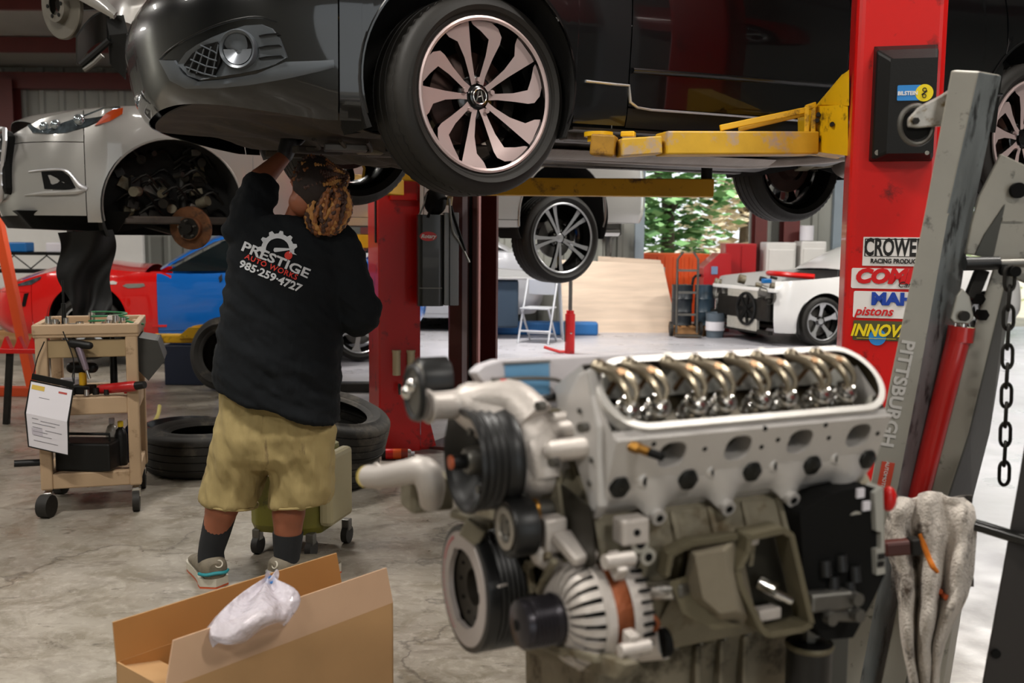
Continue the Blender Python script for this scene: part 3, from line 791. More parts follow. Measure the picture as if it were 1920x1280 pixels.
# underbody
ub = MB()
ub.grid(lambda u, v: (lerp(.42, 2.36, u), lerp(-.84, .84, v), .215 + .02 * cos(v * 2 * pi * 3) * (1 if .1 < v < .9 else 0)), 12, 36)
ub.build('floorpan', UNDERG, tlx, solid=.01, off=1)
# front splash shield: follows the bumper plan, stepped and dirty
sp = MB()
def plan_x(y):
    best = 9
    for q in tb.q:
        if q.x < .5 and abs(q.y - abs(y)) < best: best = abs(q.y - abs(y)); bx_ = q.x
    return bx_
def shield(u, v):
    w = lerp(.80, .54, min(1, v * 1.7)); y = (2 * u - 1) * w; xf = plan_x(y) + .09; sv = min(1, v * 1.25); sv = sv * sv * (3 - 2 * sv)
    z = .262 - .115 * sv + .010 * sin(u * 37 + v * 6) * min(1, v * 3) + .012 * sin(v * 23 + u * 11) * min(1, v * 3) + .02 * (abs(2 * u - 1) ** 4)
    return (lerp(xf, .34, v), y, z)
sp.grid(shield, 44, 34)
sp.build('splash_shield', UNDER, tlx, solid=.006, off=1)
for (x_, y_, w_, h_, m_) in ((-.30, -.38, .16, .07, UNDERG), (-.18, -.30, .10, .05, ALUD), (-.36, -.20, .2, .05, UNDER), (-.1, -.45, .12, .06, DSTEEL), (-.05, -.2, .22, .05, UNDERG), (-.42, .05, .18, .04, UNDER)):
    MB().box((x_, y_, .150), (w_, h_, .028), T(x_, y_, .15) @ RZ(20 * sin(x_ * 50)) @ T(-x_, -y_, -.15)).build('undershield_bracket', m_, tlx, bev=.006)
for k in range(5):
    MB().tube([(-.44 + .1 * k, -.46, .17), (-.40 + .1 * k, -.38, .145), (-.42 + .1 * k, -.28, .15)], .008, 6, sub=3).build('torn_shield_edge', UNDER, tlx)
pts = [tb.P(tb.l_of_x(-.46), .235, -1, -.02), Vector((-.50, -.60, .20)), Vector((-.44, -.52, .18))]
MB().box((.05, 0, .27), (.70, 1.08, .03)).build('subframe_cover', UNDER, tlx, bev=.01)
hs = MB(); hs.grid(lambda u, v: (lerp(.42, 1.9, u), -.18 + .22 * v, .205 - .035 * sin(pi * v)), 30, 8); hs.build('heat_shield', HEATS, tlx, solid=.004)
MB().tube([(-.1, -.08, .24), (.5, -.07, .2), (1.5, -.07, .19), (1.9, -.1, .20), (2.3, -.25, .24), (2.6, -.35, .30)], .032, 12, sub=4).build('exhaust_pipe', HEATS, tlx)
MB().tube([(.5, -.62, .205), (1.4, -.60, .20), (2.3, -.62, .21)], .012, 6).build('brake_pipe', STEEL, tlx)
for y in (-.70, .70): MB().box((1.4, y, .215), (1.9, .07, .05)).build('chassis_rail', UNDERG, tlx, bev=.008)
for sd in (-1, 1):
    g = MB(); g.beam((-.05, sd * .28, .26), (.02, sd * .70, .22), .07, .035); g.beam((.25, sd * .30, .25), (.02, sd * .70, .22), .06, .03)
    g.cyl((.02, sd * .70, .17), (.02, sd * .70, .28), .035); g.build('front_control_arm', ALUD, tlx, bev=.006)
    g = MB(); g.beam((2.55, sd * .25, .27), (2.78, sd * .66, .24), .08, .04); g.beam((2.95, sd * .25, .27), (2.78, sd * .66, .24), .05, .03); g.build('rear_control_arm', ALUD, tlx, bev=.006)
    MB().cyl((2.84, sd * .62, .22), (2.84, sd * .60, .62), .028).build('damper', DSTEEL, tlx)
MB().cyl((2.55, -.45, .30), (2.95, .45, .28), .11, n=20).build('rear_silencer', HEATS, tlx)
g = MB(); g.box((-.08, -.25, .255), (.34, .26, .05)); g.box((-.12, .1, .25), (.3, .3, .06)); g.cyl((-.3, -.32, .27), (-.05, -.34, .255), .03); g.build('engine_cradle', ALUD, tlx, bev=.01)
MB().tube([(-.3, -.42, .24), (-.2, -.46, .215), (-.02, -.52, .22), (.06, -.6, .25)], .014, 8, sub=4).build('steering_rod', STEEL, tlx)
# wheels: M has +z outwards
def wm(x, z, y, side, steer=0, spin=0):
    return T(x, y, z) @ Matrix.Rotation(radians(steer), 4, 'Z') @ Matrix.Rotation(radians(90 if side < 0 else -90), 4, 'X') @ Matrix.Rotation(radians(spin), 4, 'Z')
wheel(tlx, wm(0.03, .305, -.80, -1, steer=9), .339, .259, .235, 'swirl')
wheel(tlx, wm(0.03, .305, .80, 1, steer=9), .339, .259, .235, 'swirl')
wheel(tlx, wm(2.776, .29, -.79, -1, spin=-8), .339, .259, .235, 'swirl')
wheel(tlx, wm(2.776, .26, .79, 1, spin=20), .339, .259, .235, 'swirl')
# emblem on the near front cap: calipers in a ring
E = TLX_F.M @ wm(0.03, .305, -.80, -1, steer=9)
em = MB(); zf = .1175 * .84 - .031
em.torus(.026, .0028, T(0, 0, zf), 32, 8)
em.tube([(-.014, -.018, zf), (-.004, .018, zf), (.004, .018, zf), (.014, -.018, zf)], .0028, 6); em.tube([(-.009, -.004, zf), (.010, .004, zf)], .0022, 6)
eo = em.build('wheel_emblem', CHROME, tlx); eo.matrix_local = wm(0.03, .305, -.80, -1, steer=9)
# chrome line along the sill and the door's front edge
def side_tube(pts, r, m, name, bod=tb, root=tlx, sd=-1, off=.004):
    return MB().tube([bod.P(bod.l_of_x(x), z, sd, off) for x, z in pts], r * 1.25, 8, flat=.6).build(name, m, root)
side_tube([(.42, .375), (.55, .372), (.60, .372), (.604, .345), (.61, .315), (.64, .297), (.70, .292), (1.0, .292), (1.6, .290), (2.2, .292), (2.36, .30)], .0065, CHROMED, 'sill_chrome_strip')
side_tube([(.61, .425), (.9, .43), (1.5, .435), (2.2, .44), (2.5, .46)], .014, BLKP, 'door_crease')
# fog lamp bezel, grille and blade measured on the bumper's own surface
bpy.context.view_layer.update()
bv = surf([c for c in tlx.children if c.name == 'front_bumper'][0])
bez = [(336, 120), (352, 98), (372, 84), (400, 70), (430, 58), (462, 48), (492, 46), (512, 54), (526, 72), (534, 92), (540, 108), (520, 120), (490, 130), (450, 138), (410, 144), (378, 150), (356, 142)]
patch(bv, TLX_F, densify(bez, 2), .012, name='fog_lamp_bezel', m=GREYT, root=tlx, ctr=(450, 95))
gr = [(350, 122), (366, 100), (390, 84), (412, 78), (420, 92), (418, 116), (408, 140), (384, 142), (364, 136)]
patch(bv, TLX_F, densify(gr, 2), .0155, name='fog_lamp_grille', m=MATTE, root=tlx)
c0 = on_surf(bv, TLX_F, 450, 93); dv = ((TLX_F.I @ C0) - c0).normalized(); nn = Vector((-.75, -.62, .0)).normalized()
nn = (nn * .7 + dv * .5).normalized()
Mf = axm(c0 + nn * .0, nn)
MB().lathe([(.047, -.03), (.05, .020), (.058, .026), (.062, .018), (.062, .0)], Mf, 40).build('fog_lamp_ring', GREYT, tlx)
fl = MB(); fl.lathe([(.0005, .006), (.03, .007), (.048, .012)], Mf, 32); fl.build('fog_lamp_well', MATTE, tlx)
fl = MB(); fl.grid(lambda u, v: Mf @ Vector(((.012 + .035 * v) * cos(pi * (1.0 + u)), (.012 + .035 * v) * sin(pi * (1.0 + u)), .010 + .010 * v)), 20, 5); fl.build('fog_well_lit_half', mat('fog_lit_grey', '8a8f96', .25, .7), tlx)  # lighter half ring: light on the well's lower half, put into its colour
for k, yy in enumerate((66, 88, 108)):
    patch(bv, TLX_F, [(486, yy + 1), (500, yy - 2), (522 + k * 3, yy - 4), (527 + k * 3, yy), (505, yy + 2), (488, yy + 4)], .0165, name='bezel_slot', m=MATTE, root=tlx)
for k in range(4):
    a = [on_surf(bv, TLX_F, 356 + k * 9, 124 - k * 13, .018), on_surf(bv, TLX_F, 386 + k * 7, 136 - k * 13, .019), on_surf(bv, TLX_F, 412, 140 - k * 13 if k else 142, .018)]
    a = [q for q in a if q is not None]
    if len(a) > 1: MB().tube(a, .0024, 6).build('grille_bar', GREYT, tlx)
for k in range(4):
    a = [on_surf(bv, TLX_F, 362 + k * 14, 134 + k * 2, .018), on_surf(bv, TLX_F, 376 + k * 13, 96 - k * 4, .018)]
    a = [q for q in a if q is not None]
    if len(a) > 1: MB().tube(a, .0024, 6).build('grille_bar', GREYT, tlx)
def surfstrip(bvh, F, up_, lo_, off, name, m, root, k=5):
    """band between two measured edges, lying on a part's surface"""
    U, L = [], []
    for i in range(len(up_) - 1):
        for j in range(k):
            t = j / k; U.append((lerp(up_[i][0], up_[i + 1][0], t), lerp(up_[i][1], up_[i + 1][1], t))); L.append((lerp(lo_[i][0], lo_[i + 1][0], t), lerp(lo_[i][1], lo_[i + 1][1], t)))
    U.append(up_[-1]); L.append(lo_[-1]); rows = []
    for a, b in zip(U, L):
        c = ((a[0] + b[0]) / 2, (a[1] + b[1]) / 2); r = [on_surf(bvh, F, *a, -.002), on_surf(bvh, F, *a, off * .8), on_surf(bvh, F, *c, off * 1.25), on_surf(bvh, F, *b, off * .8), on_surf(bvh, F, *b, -.002)]
        if all(q is not None for q in r): rows.append(r)
    g = MB(); g.loft(rows, closed=False, cap=False); return g.build(name, m, root)
surfstrip(bv, TLX_F, [(330, 113), (346, 138), (374, 152), (420, 148), (480, 139), (536, 116), (600, 114), (664, 110)], [(302, 112), (322, 150), (352, 165), (412, 164), (480, 157), (540, 147), (600, 134), (667, 116)], .010, 'bumper_blade', GREYT, tlx)
pts = [on_surf(bv, TLX_F, *q, .001) for q in [(300, 112), (316, 96), (345, 76), (385, 56), (430, 40), (480, 32), (520, 40)]]
pts = [q for q in pts if q is not None]
MB().tube(pts, .004, 8, sub=4).build('bumper_crease', BLKP, tlx)
mb = MB(); mb.box((-.965, 0, .50), (.05, .70, .26)); mb.build('radiator_grille', MATTE, tlx, bev=.02)
g = MB(); g.ell(tb.P(tb.l_of_x(-.86), .70, 1, .004), (.09, .13, .045)); g.build('far_headlamp', mat('headlamp_glass', '9fb2c4', .08, .3, coat=1), tlx)
# ================================================================ other cars
def paint(name, c, metal=.2, rough=.25): return mat(name, c, rough, metal, coat=.9)
SILVP = paint('silver_grey_paint', 'a5a39f', .35, .3)
PEARL = paint('pearl_white_paint', 'cdcfd2', .1)
REDC = paint('red_car_paint', 'd80c0a', .05)
BLUC = paint('blue_car_paint', '0a66c0', .12)
WHTC = paint('white_car_paint', 'd9d8d6', .0)
DRED = paint('dark_red_paint', '9c1418', .1)
def car_outline(fo, wb, ro, hw, nose=.0):
    return [(-fo, 0), (-fo + .015, .32 * hw), (-fo + .07, .60 * hw), (-fo + .19, .79 * hw), (-fo * .62, .90 * hw), (-fo * .38, .955 * hw), (-.1, .99 * hw), (.3, hw), (.9, hw), (wb * .5, hw), (wb * .8, hw),
            (wb, .985 * hw), (wb + ro * .45, .94 * hw), (wb + ro * .78, .82 * hw), (wb + ro * .93, .62 * hw), (wb + ro * .985, .32 * hw), (wb + ro, 0)]
def std_inset(fo, wb, ro, h):
    def f(x, y, z):
        i = sinterp([(.10, .07), (.22, .03), (.35, .0), (.50, -.008), (.68, -.012), (.86, .0), (1.0, .035), (1.2, .08)], z * .92 / h)
        n = max(0, min(1, (-.4 - x) / .5)); t = max(0, min(1, (x - wb - .35) / .5))
        i += n * sinterp([(.12, .12), (.28, .02), (.45, 0), (.62, .02), (.78, .08), (.92, .2)], z * .92 / h)
        i += t * sinterp([(.2, .07), (.4, 0), (.7, .02), (.95, .07)], z * .92 / h)
        return i
    return f
def make_car(name, label, loc, rz, fo, wb, ro, hw, belt, roofz, R, rim, base, P, Pdoor=None, wz=(.34, .34, .34, .34), styles=('five',) * 4, hoodf=None, arch_r=None, gh=(.75, 1.3, 2.2, 3.0),
             wheels=(1, 1, 1, 1), nose_cut=None, dstart=.50, zc=None, white=False, cat='car', tyre_w=.22, hood_on=True, spin=0):
    F = Frame(loc, rz); root = thing(name, label, cat, F.loc, rz)
    B = Body(car_outline(fo, wb, ro, hw), std_inset(fo, wb, ro, belt), F, root, hw)
    ar = arch_r or R + .045; zc = zc or R; c1 = (0, zc, ar); c2 = (wb, zc, ar)
    hf = hoodf or (lambda x: sinterp([(-fo, belt * .76), (-fo + .2, belt * .86), (0, belt * .95), (.6, belt), (wb, belt * 1.04), (wb + ro, belt)], x))
    lo = arch2(c1, c2, base); xs = arch_xs(*c1) + arch_xs(*c2); Pd = Pdoor or P
    d0, d1, d2 = dstart, dstart + (wb - dstart) * .5, wb - .42
    for sd in (-1, 1):
        if nose_cut is None:
            B.panel('front_bumper', P, 0, 0, lambda x: base + .04, lambda x: min(belt * .74, hf(x)), sd, l0=0, l1=B.l_of_x(-.52), nu=26)
            B.panel('nose_panel', P, 0, 0, lambda x: belt * .745, hf, sd, l0=.02, l1=B.l_of_x(-.52), nu=18, nv=6)
        B.panel('front_fender', P, -.515 if nose_cut is None else nose_cut, d0 - .004, lo, hf, sd, nu=24, extra=xs)
        B.panel('front_door', Pd, d0, d1, base + .06, hf, sd, nu=14)
        B.panel('rear_door', Pd, d1 + .006, d2, lambda x: max(base + .06, lo(x)), hf, sd, nu=16, extra=xs)
        B.panel('rocker_panel', Pd, d0, d2, base, base + .055, sd, nu=10, nv=4)
        B.panel('rear_quarter', Pd, d2 + .004, 0, lambda x: max(lo(x), base + .05), hf, sd, nu=46, extra=xs, l1=B.L[-1])
        liner(root, 0, zc, ar + .006, sd * hw * .975, sd * (hw - .34), LINER); liner(root, wb, zc, ar + .006, sd * hw * .975, sd * (hw - .34), LINER)
        if nose_cut is None:
            for cx in (0, wb):
                pts = [B.P(B.l_of_x(cx - (ar) * cos(a)), zc + (ar) * sin(a), sd, .003) for a in [radians(-12 + 204 * i / 30) for i in range(31)]]
                MB().tube(pts, .007, 6).build('wheel_arch_lip', P, root)
    if hood_on: deck(root, B, 'hood', P, -fo + .1, .55, hf)
    deck(root, B, 'tailgate', Pd, wb + .25, wb + ro - .06, hf)
    greenhouse(root, belt * 1.0, roofz, gh[0], gh[1], gh[2], gh[3], hw * .87, hw * .66, Pd)
    MB().box((wb * .5, 0, base + .02), (wb + fo * .6, hw * 1.7, .05)).build('underbody', UNDER, root, bev=.01)
    k = 0
    for x, z, sd in ((0, wz[0], -1), (0, wz[1], 1), (wb, wz[2], -1), (wb, wz[3], 1)):
        if wheels[k]: wheel(root, wm(x, z, sd * (hw - tyre_w / 2 - .015), sd, spin=spin + k * 13), R, rim, tyre_w, styles[k])
        k += 1
    return root, F, B
# ---- silver crossover on the brown lift (facing left, front wheel off, rear wheel in view right of centre)
YS = radians(31.4); zA = 6.40
pA = at(330, 430, zA)
SIL_LOC = (pA.x - .93 * sin(YS), pA.y + .93 * cos(YS), 1.10)
sil, SIL_F, SIL_B = make_car('silver_crossover', 'silver crossover raised on the brown lift behind the worker, its front wheel removed', SIL_LOC, YS, .93, 3.0, 1.13, .94, 1.10, 1.66, .362, .278, .33, SILVP,
                             wheels=(0, 0, 1, 1), arch_r=.43, zc=.43, wz=(.3, .25, .25, .25), styles=('pairs',) * 4, tyre_w=.25,
                             hoodf=lambda x: sinterp([(-.95, .86), (-.75, .97), (0, 1.07), (.6, 1.10), (2.5, 1.14), (3.9, 1.10)], x))
bpy.context.view_layer.update()
fb = [c for c in sil.children if c.name.startswith('front_bumper')][0]; nb = [c for c in sil.children if c.name.startswith('nose_panel')][0]; ff = [c for c in sil.children if c.name.startswith('front_fender')][0]
def surfs(objs):
    vs, fs = [], []
    dg = bpy.context.evaluated_depsgraph_get(); dg.update()
    for o in objs:
        ev = o.evaluated_get(dg); me = ev.to_mesh(); k = len(vs)
        vs += [o.matrix_world @ v.co for v in me.vertices]; fs += [tuple(i + k for i in p.vertices) for p in me.polygons]; ev.to_mesh_clear()
    return BVHTree.FromPolygons(vs, fs)
bs = surfs([fb, nb, ff])
LAMPG = mat('headlamp_glass', '59646b', .08, .5, coat=1, var=.5, vs=22)
AMBER = mat('amber_lens', 'e0520c', .15, coat=.6)
patch(bs, SIL_F, densify([(52, 236), (60, 228), (100, 213), (150, 204), (200, 202), (226, 201), (228, 206), (200, 222), (165, 238), (125, 250), (90, 252), (62, 250)], 2), .010, name='headlamp', m=LAMPG, root=sil, ctr=(130, 230), smooth=True)
patch(bs, SIL_F, [(178, 236), (198, 214), (212, 206), (231, 203), (230, 214), (206, 228)], .018, name='turn_signal', m=AMBER, root=sil)
for cx_, cy_, rr_ in ((85, 238, .028), (106, 235, .030), (150, 226, .036)):
    q = on_surf(bs, SIL_F, cx_, cy_, .012)
    if q: MB().ell(q, rr_, n=14, m=8).build('lamp_lens', mat('lamp_projector', 'aab4ba', .08, .8), sil)
patch(bs, SIL_F, densify([(78, 322), (116, 320), (130, 330), (142, 352), (128, 356), (84, 354)], 2), .006, name='fog_recess', m=MATTE, root=sil)
pts = [on_surf(bs, SIL_F, *q, .008) for q in [(56, 322), (80, 319), (116, 318), (132, 326), (148, 346), (160, 354)]]
pts = [q for q in pts if q]; MB().tube(pts, [.004, .006, .008, .010, .014, .016][:len(pts)], 8, sub=3).build('fog_trim', CHROMED, sil)
pts = [on_surf(bs, SIL_F, *q, .006) for q in [(48, 366), (90, 362), (140, 360), (160, 356)]]
pts = [q for q in pts if q]; MB().tube(pts, [.004, .016, .018, .008][:len(pts)], 8, sub=3).build('bumper_lip', SILVP, sil)
g = MB(); g.box((-.90, 0, .70), (.08, .98, .40)); g.build('radiator_grille', MATTE, sil, bev=.05)
for k in range(5): MB().box((-.945, 0, .56 + k * .07), (.012, .9, .010)).build('grille_bar', CHROMED, sil)
gl = [(-.92, -.5, .90), (-.94, -.42, .64), (-.94, -.30, .48), (-.94, .3, .48), (-.94, .42, .64), (-.92, .5, .90)]
MB().tube(gl, .014, 8, closed=True, sub=3).build('grille_surround', CHROMED, sil)
sk_ = MB(); sk_.loft([[(-.80, -.62, .29), (-.84, .62, .29), (-.3, .66, .27), (-.3, -.66, .27)], [(-.89, -.66, .40), (-.90, .66, .40), (-.25, .86, .40), (-.25, -.86, .40)]]); sk_.build('undertray', MATTE, sil, bev=.01)
hng = MB()
pA_ = SIL_F.y(108, 436, -.80); pB_ = SIL_F.y(212, 430, -.80); pC_ = SIL_F.y(196, 600, -.74); pD_ = SIL_F.y(132, 590, -.74)
def drape(u, v):
    a = pA_.lerp(pB_, u); b = pD_.lerp(pC_, u); q = a.lerp(b, v)
    q = q + Vector((.02 * sin(v * 9), .035 * sin(u * 7 + v * 5) + .05 * sin(v * 3.1), 0)); q.x += .05 * sin(v * pi) * (u - .3); return q
hng.grid(drape, 12, 22); hng.build('hanging_splash_liner', BLACK, sil, solid=.004)
# bared hub, rotor, strut and engine clutter behind the arch
hub = T(.12, -.80, .30) @ RZ(-38) @ RX(90) @ RX(6)
MB().lathe([(.045, .03), (.075, .03), (.08, .005), (.085, .0), (.138, .0), (.142, -.004), (.142, -.022), (.09, -.024), (.05, -.07), (.01, -.07)], hub, 48).build('brake_rotor', RUST, sil)
MB().lathe([(.001, .055), (.03, .055), (.034, .03), (.068, .032), (.07, .028)], hub, 32).build('wheel_hub', DSTEEL, sil)
for k in range(5):
    a = radians(20 + 72 * k); MB().cyl(hub @ Vector((.054 * cos(a), .054 * sin(a), .03)), hub @ Vector((.054 * cos(a), .054 * sin(a), .065)), .006, n=8).build('wheel_stud', STEEL, sil)
g = MB(); g.cyl((.12, -.66, .32), (.14, -.52, .70), .032); g.cyl((.13, -.58, .52), (.14, -.50, .88), .05, n=16); g.build('strut', DSTEEL, sil)
g = MB()
for i in range(34): a = i * .75; g.ell((.14 + .06 * cos(a), -.56 + .06 * sin(a), .58 + i * .008), .008, n=6, m=4)
g.tube([(.14 + .062 * cos(i * .4), -.54 + .062 * sin(i * .4), .56 + i * .0045) for i in range(70)], .007, 6); g.build('coil_spring', DSTEEL, sil)
MB().beam((-.1, -.25, .34), (.1, -.72, .26), .08, .04).build('lower_arm', DSTEEL, sil, bev=.01)
MB().beam((.3, -.25, .36), (.1, -.72, .26), .06, .03).build('lower_arm', DSTEEL, sil, bev=.01)
R_ = random.Random(4)
for k in range(74):
    x = R_.uniform(-.33, .30); y = R_.uniform(-.74, -.50); z = R_.uniform(.36, .80); q = R_.random()
    g = MB()
    if q < .35: g.cyl((x, y, z), (x + R_.uniform(-.05, .05), y - .06, z + R_.uniform(-.03, .03)), R_.uniform(.010, .034), n=14)
    elif q < .7: g.box((0, 0, 0), (R_.uniform(.05, .12), .08, R_.uniform(.03, .09)), T(x, y, z) @ RY(R_.uniform(-30, 30)))
    else: g.tube([(x, y, z), (x + .08, y - .03, z + .05), (x + .16, y, z - .03)], .009, 6, sub=3)
    g.build(('engine_casting', 'bracket', 'hose')[0 if q < .35 else 1 if q < .7 else 2], R_.choice([ALUD, DSTEEL, DSTEEL, STEEL, BLACK, DSTEEL]), sil, bev=.004 if .35 <= q < .7 else 0)
MB().box((.0, -.30, .58), (.86, .06, .66)).build('inner_fender', MATTE, sil)
g = MB(); g.cyl((3.1, -.25, .33), (3.5, -.45, .33), .09, n=18); g.build('rear_silencer', DSTEEL, sil)
MB().cyl((3.62, -.55, .30), (3.82, -.55, .30), .035, n=14).build('tailpipe', CHROME, sil)
bpy.context.view_layer.update()
bu = surfs([c for c in sil.children if c.name.startswith('rear_quarter')])
patch(bu, SIL_F, [(1215, 398), (1222, 387), (1229, 384), (1228, 394), (1220, 402)], .01, name='rear_reflector', m=mat('tail_red', '8a1016', .2, coat=.6), root=sil)
# ---- red and blue sports car, far left
zC = 9.85; pC = at(165, 610, zC); yC = radians(14)
COR_LOC = (pC.x - .92 * sin(yC), pC.y + .92 * cos(yC), .17)
cor, COR_F, COR_B = make_car('two_tone_sports_car', 'low sports car with a red front end and blue doors, behind the tool cart', COR_LOC, yC, 1.0, 2.686, .80, .92, .80, 1.20, .325, .24, .14, REDC, BLUC,
                             wz=(.24, .24, .17, .17), arch_r=.37, dstart=.66, gh=(.65, 1.25, 1.9, 3.1), tyre_w=.26, styles=('five',) * 4,
                             hoodf=lambda x: sinterp([(-1.0, .52), (-.8, .64), (-.3, .80), (0, .84), (.4, .80), (1.2, .78), (2.3, .86), (2.9, .90), (3.5, .80)], x))
bpy.context.view_layer.update()
bc = surfs([c for c in cor.children if c.name.startswith(('front_', 'nose', 'rear_'))])
for o in list(cor.children):
    if o.name.startswith('front_door'):   # one long door: the red fender reaches back to it
        pass
patch(bc, COR_F, densify([(0, 522), (20, 512), (50, 510), (80, 513), (76, 524), (60, 534), (20, 538), (0, 536)], 2), .012, name='headlamp', m=LAMPG, root=cor)
patch(bc, COR_F, [(203, 528), (212, 526), (220, 529), (218, 533), (206, 533)], .008, name='side_marker', m=WHITE, root=cor)
patch(bc, COR_F, [(230, 536), (236, 532), (270, 531), (272, 536), (262, 539), (240, 540)], .008, name='fender_vent', m=CHROME, root=cor)
patch(bc, COR_F, [(46, 550), (54, 549), (48, 574), (41, 575)], .008, name='bumper_slot', m=MATTE, root=cor)
patch(bc, COR_F, [(410, 520), (416, 513), (417, 524), (412, 530)], .012, name='door_handle', m=DSTEEL, root=cor)
MB().add([COR_B.P(COR_B.l_of_x(x), z, -1, .006) for x, z in ((.60, .24), (.74, .24), (.80, .76), (.70, .80), (.60, .80))], [(0, 1, 2, 3, 4)]).build('rear_fender_edge', REDC, cor, solid=.004)
# ---- stripped white coupe, right
zD = 12.4; pD = at(1545, 605, zD)
YM_ = radians(20)
MUS_LOC = (pD.x - .86 * sin(YM_), pD.y + .86 * cos(YM_), .0)
mus, MUS_F, MUS_B = make_car('white_coupe', 'white coupe without its nose, engine and radiator fan laid bare', MUS_LOC, YM_, .80, 2.55, 1.0, .87, .90, 1.32, .315, .235, .17, WHTC, nose_cut=-.62,
                             wz=(.315,) * 4, styles=('five',) * 4, hoodf=lambda x: sinterp([(-.8, .80), (0, .86), (.6, .90), (2.5, .95), (3.6, .92)], x), hood_on=False, gh=(.62, 1.35, 2.2, 3.0))
g = MB(); g.box((-.62, 0, .42), (.05, .70, .52)); g.build('radiator', ALU, mus, bev=.01)
MB().torus(.20, .02, T(-.66, -.12, .44) @ RY(90), 32, 8).build('fan_shroud', BLACK, mus)
g = MB()
for k in range(7):
    a = 2 * pi * k / 7; g.beam((-.665, -.12, .44), (-.665, -.12 + .19 * cos(a), .44 + .19 * sin(a)), .05, .008, up=(1, 0, .3))
g.cyl((-.68, -.12, .44), (-.64, -.12, .44), .05); g.build('cooling_fan', MATTE, mus)
for y in (-.62, .62):
    MB().lathe([(.0005, -.02), (.07, -.01), (.095, .02), (.10, .05)], axm((-.60, y, .62), (-1, 0, 0)), 24).build('headlamp_bucket', STEEL, mus)
    MB().lathe([(.0005, -.02), (.06, -.01), (.08, .02)], axm((-.60, y * .72, .62), (-1, 0, 0)), 24).build('headlamp_bucket', STEEL, mus)
MB().box((-.62, 0, .70), (.06, 1.45, .05)).build('radiator_support', WHTC, mus, bev=.01)
MB().box((-.60, 0, .16), (.08, 1.2, .05)).build('front_crossmember', DSTEEL, mus, bev=.01)
MB().box((-.2, 0, .45), (.9, 1.2, .3)).build('engine_bay', DSTEEL, mus, bev=.03)
for k in range(22):
    g = MB(); x, y, z = R_.uniform(-.66, .1), R_.uniform(-.7, .7), R_.uniform(.25, .74) if k < 9 else R_.uniform(.6, .82)
    g.cyl((x, y, z), (x - .08, y + .03, z + .02), R_.uniform(.03, .07), n=12); g.build('engine_casting', R_.choice([ALUD, DSTEEL, STEEL, CHROME]), mus)
MB().tube([(.1, -.5, .86), (-.15, -.2, .88), (-.1, .2, .88), (.1, .5, .86)], .035, 8, sub=3).build('red_intake_hose', REDP, mus, label='red hose')
MB().box((-.45, -.25, .80), (.12, .07, .06)).build('blue_cap', BLUEP, mus, bev=.01)
# ---- corner of a silver car raised highest, top left
YE = 5.2
def atE(px, py, dy=0): return at(px, py, YE + dy)
o_ = atE(150, -40, .3)
hi = thing('car_front_corner', 'silver car corner held high at the top left, bare brake disc and black liner showing', 'car corner', o_)
def L_(px, py, dy=0): return atE(px, py, dy) - o_
g = MB(); a, b, c, d = L_(108, -22, -.05), L_(214, 36, -.05), L_(222, 22, -.05), L_(140, -60, -.05)
g.grid(lambda u, v: a.lerp(b, u).lerp(d.lerp(c, u), v) + Vector((0, -.03 * sin(v * pi), .0)), 10, 6); g.build('fender', SILVP, hi, solid=.02)
g = MB(); a, b, c, d = L_(214, 34, 0), L_(255, 48, .5), L_(330, -30, .6), L_(190, -40, 0)
g.grid(lambda u, v: a.lerp(b, u).lerp(d.lerp(c, u), v), 8, 6); g.build('bumper_underside', SILVP, hi, solid=.02)
Mr = axm(L_(112, 10, .1), (-.55, -.8, -.1))
MB().lathe([(.05, .03), (.085, .03), (.09, .0), (.165, .0), (.17, -.005), (.17, -.024), (.08, -.026)], Mr, 44).build('brake_rotor', mat('dusty_rotor', '6f6a60', .6, .5, var=.15), hi)
for k in range(6):
    q = k * 1.047; MB().cyl(Mr @ Vector((.06 * cos(q), .06 * sin(q), .028)), Mr @ Vector((.06 * cos(q), .06 * sin(q), .034)), .010, n=8).build('rotor_hole', MATTE, hi)
g = MB(); g.grid(lambda u, v: L_(142 + 60 * u, 66 - 44 * sin(u * 1.9) + 54 * v, .05 + .25 * v) , 10, 8); g.build('wheel_liner', BLACK, hi, solid=.01)
g = MB(); g.loft([[L_(*q, .0) for q in ((198, 30), (232, 28), (240, 62), (205, 66))], [L_(*q, .05) for q in ((200, 66), (240, 62), (236, 150), (206, 120))]]); g.build('bumper_bracket', BLACK, hi, bev=.01)
g = MB(); g.tube([L_(152, 122), L_(180, 98), L_(205, 76)], .018, 8); g.build('tie_rod', BLACK, hi)
g = MB(); g.tube([L_(158, 132), L_(178, 118), L_(192, 104)], .014, 8); g.build('link_rod', STEEL, hi)
for px, py, dy in ((120, -30, .05), (230, -5, .2), (290, -20, .5)):
    q = L_(px, py, dy); MB().cyl(q, (q.x, q.y, roof_z(o_.y + q.y) - o_.z), .012, n=8).build('hanging_strap', BLACK, hi)
q0_, q1_ = L_(112, 10, .1), L_(215, 10, .25)
MB().tube([q0_, q0_.lerp(q1_, .5) + Vector((0, .1, .03)), q1_], .035, 10, sub=3).build('axle_stub', DSTEEL, hi)
MB().beam(L_(120, -30, .1), L_(300, -25, .45), .10, .10).build('frame_rail', SILVP, hi, bev=.01)
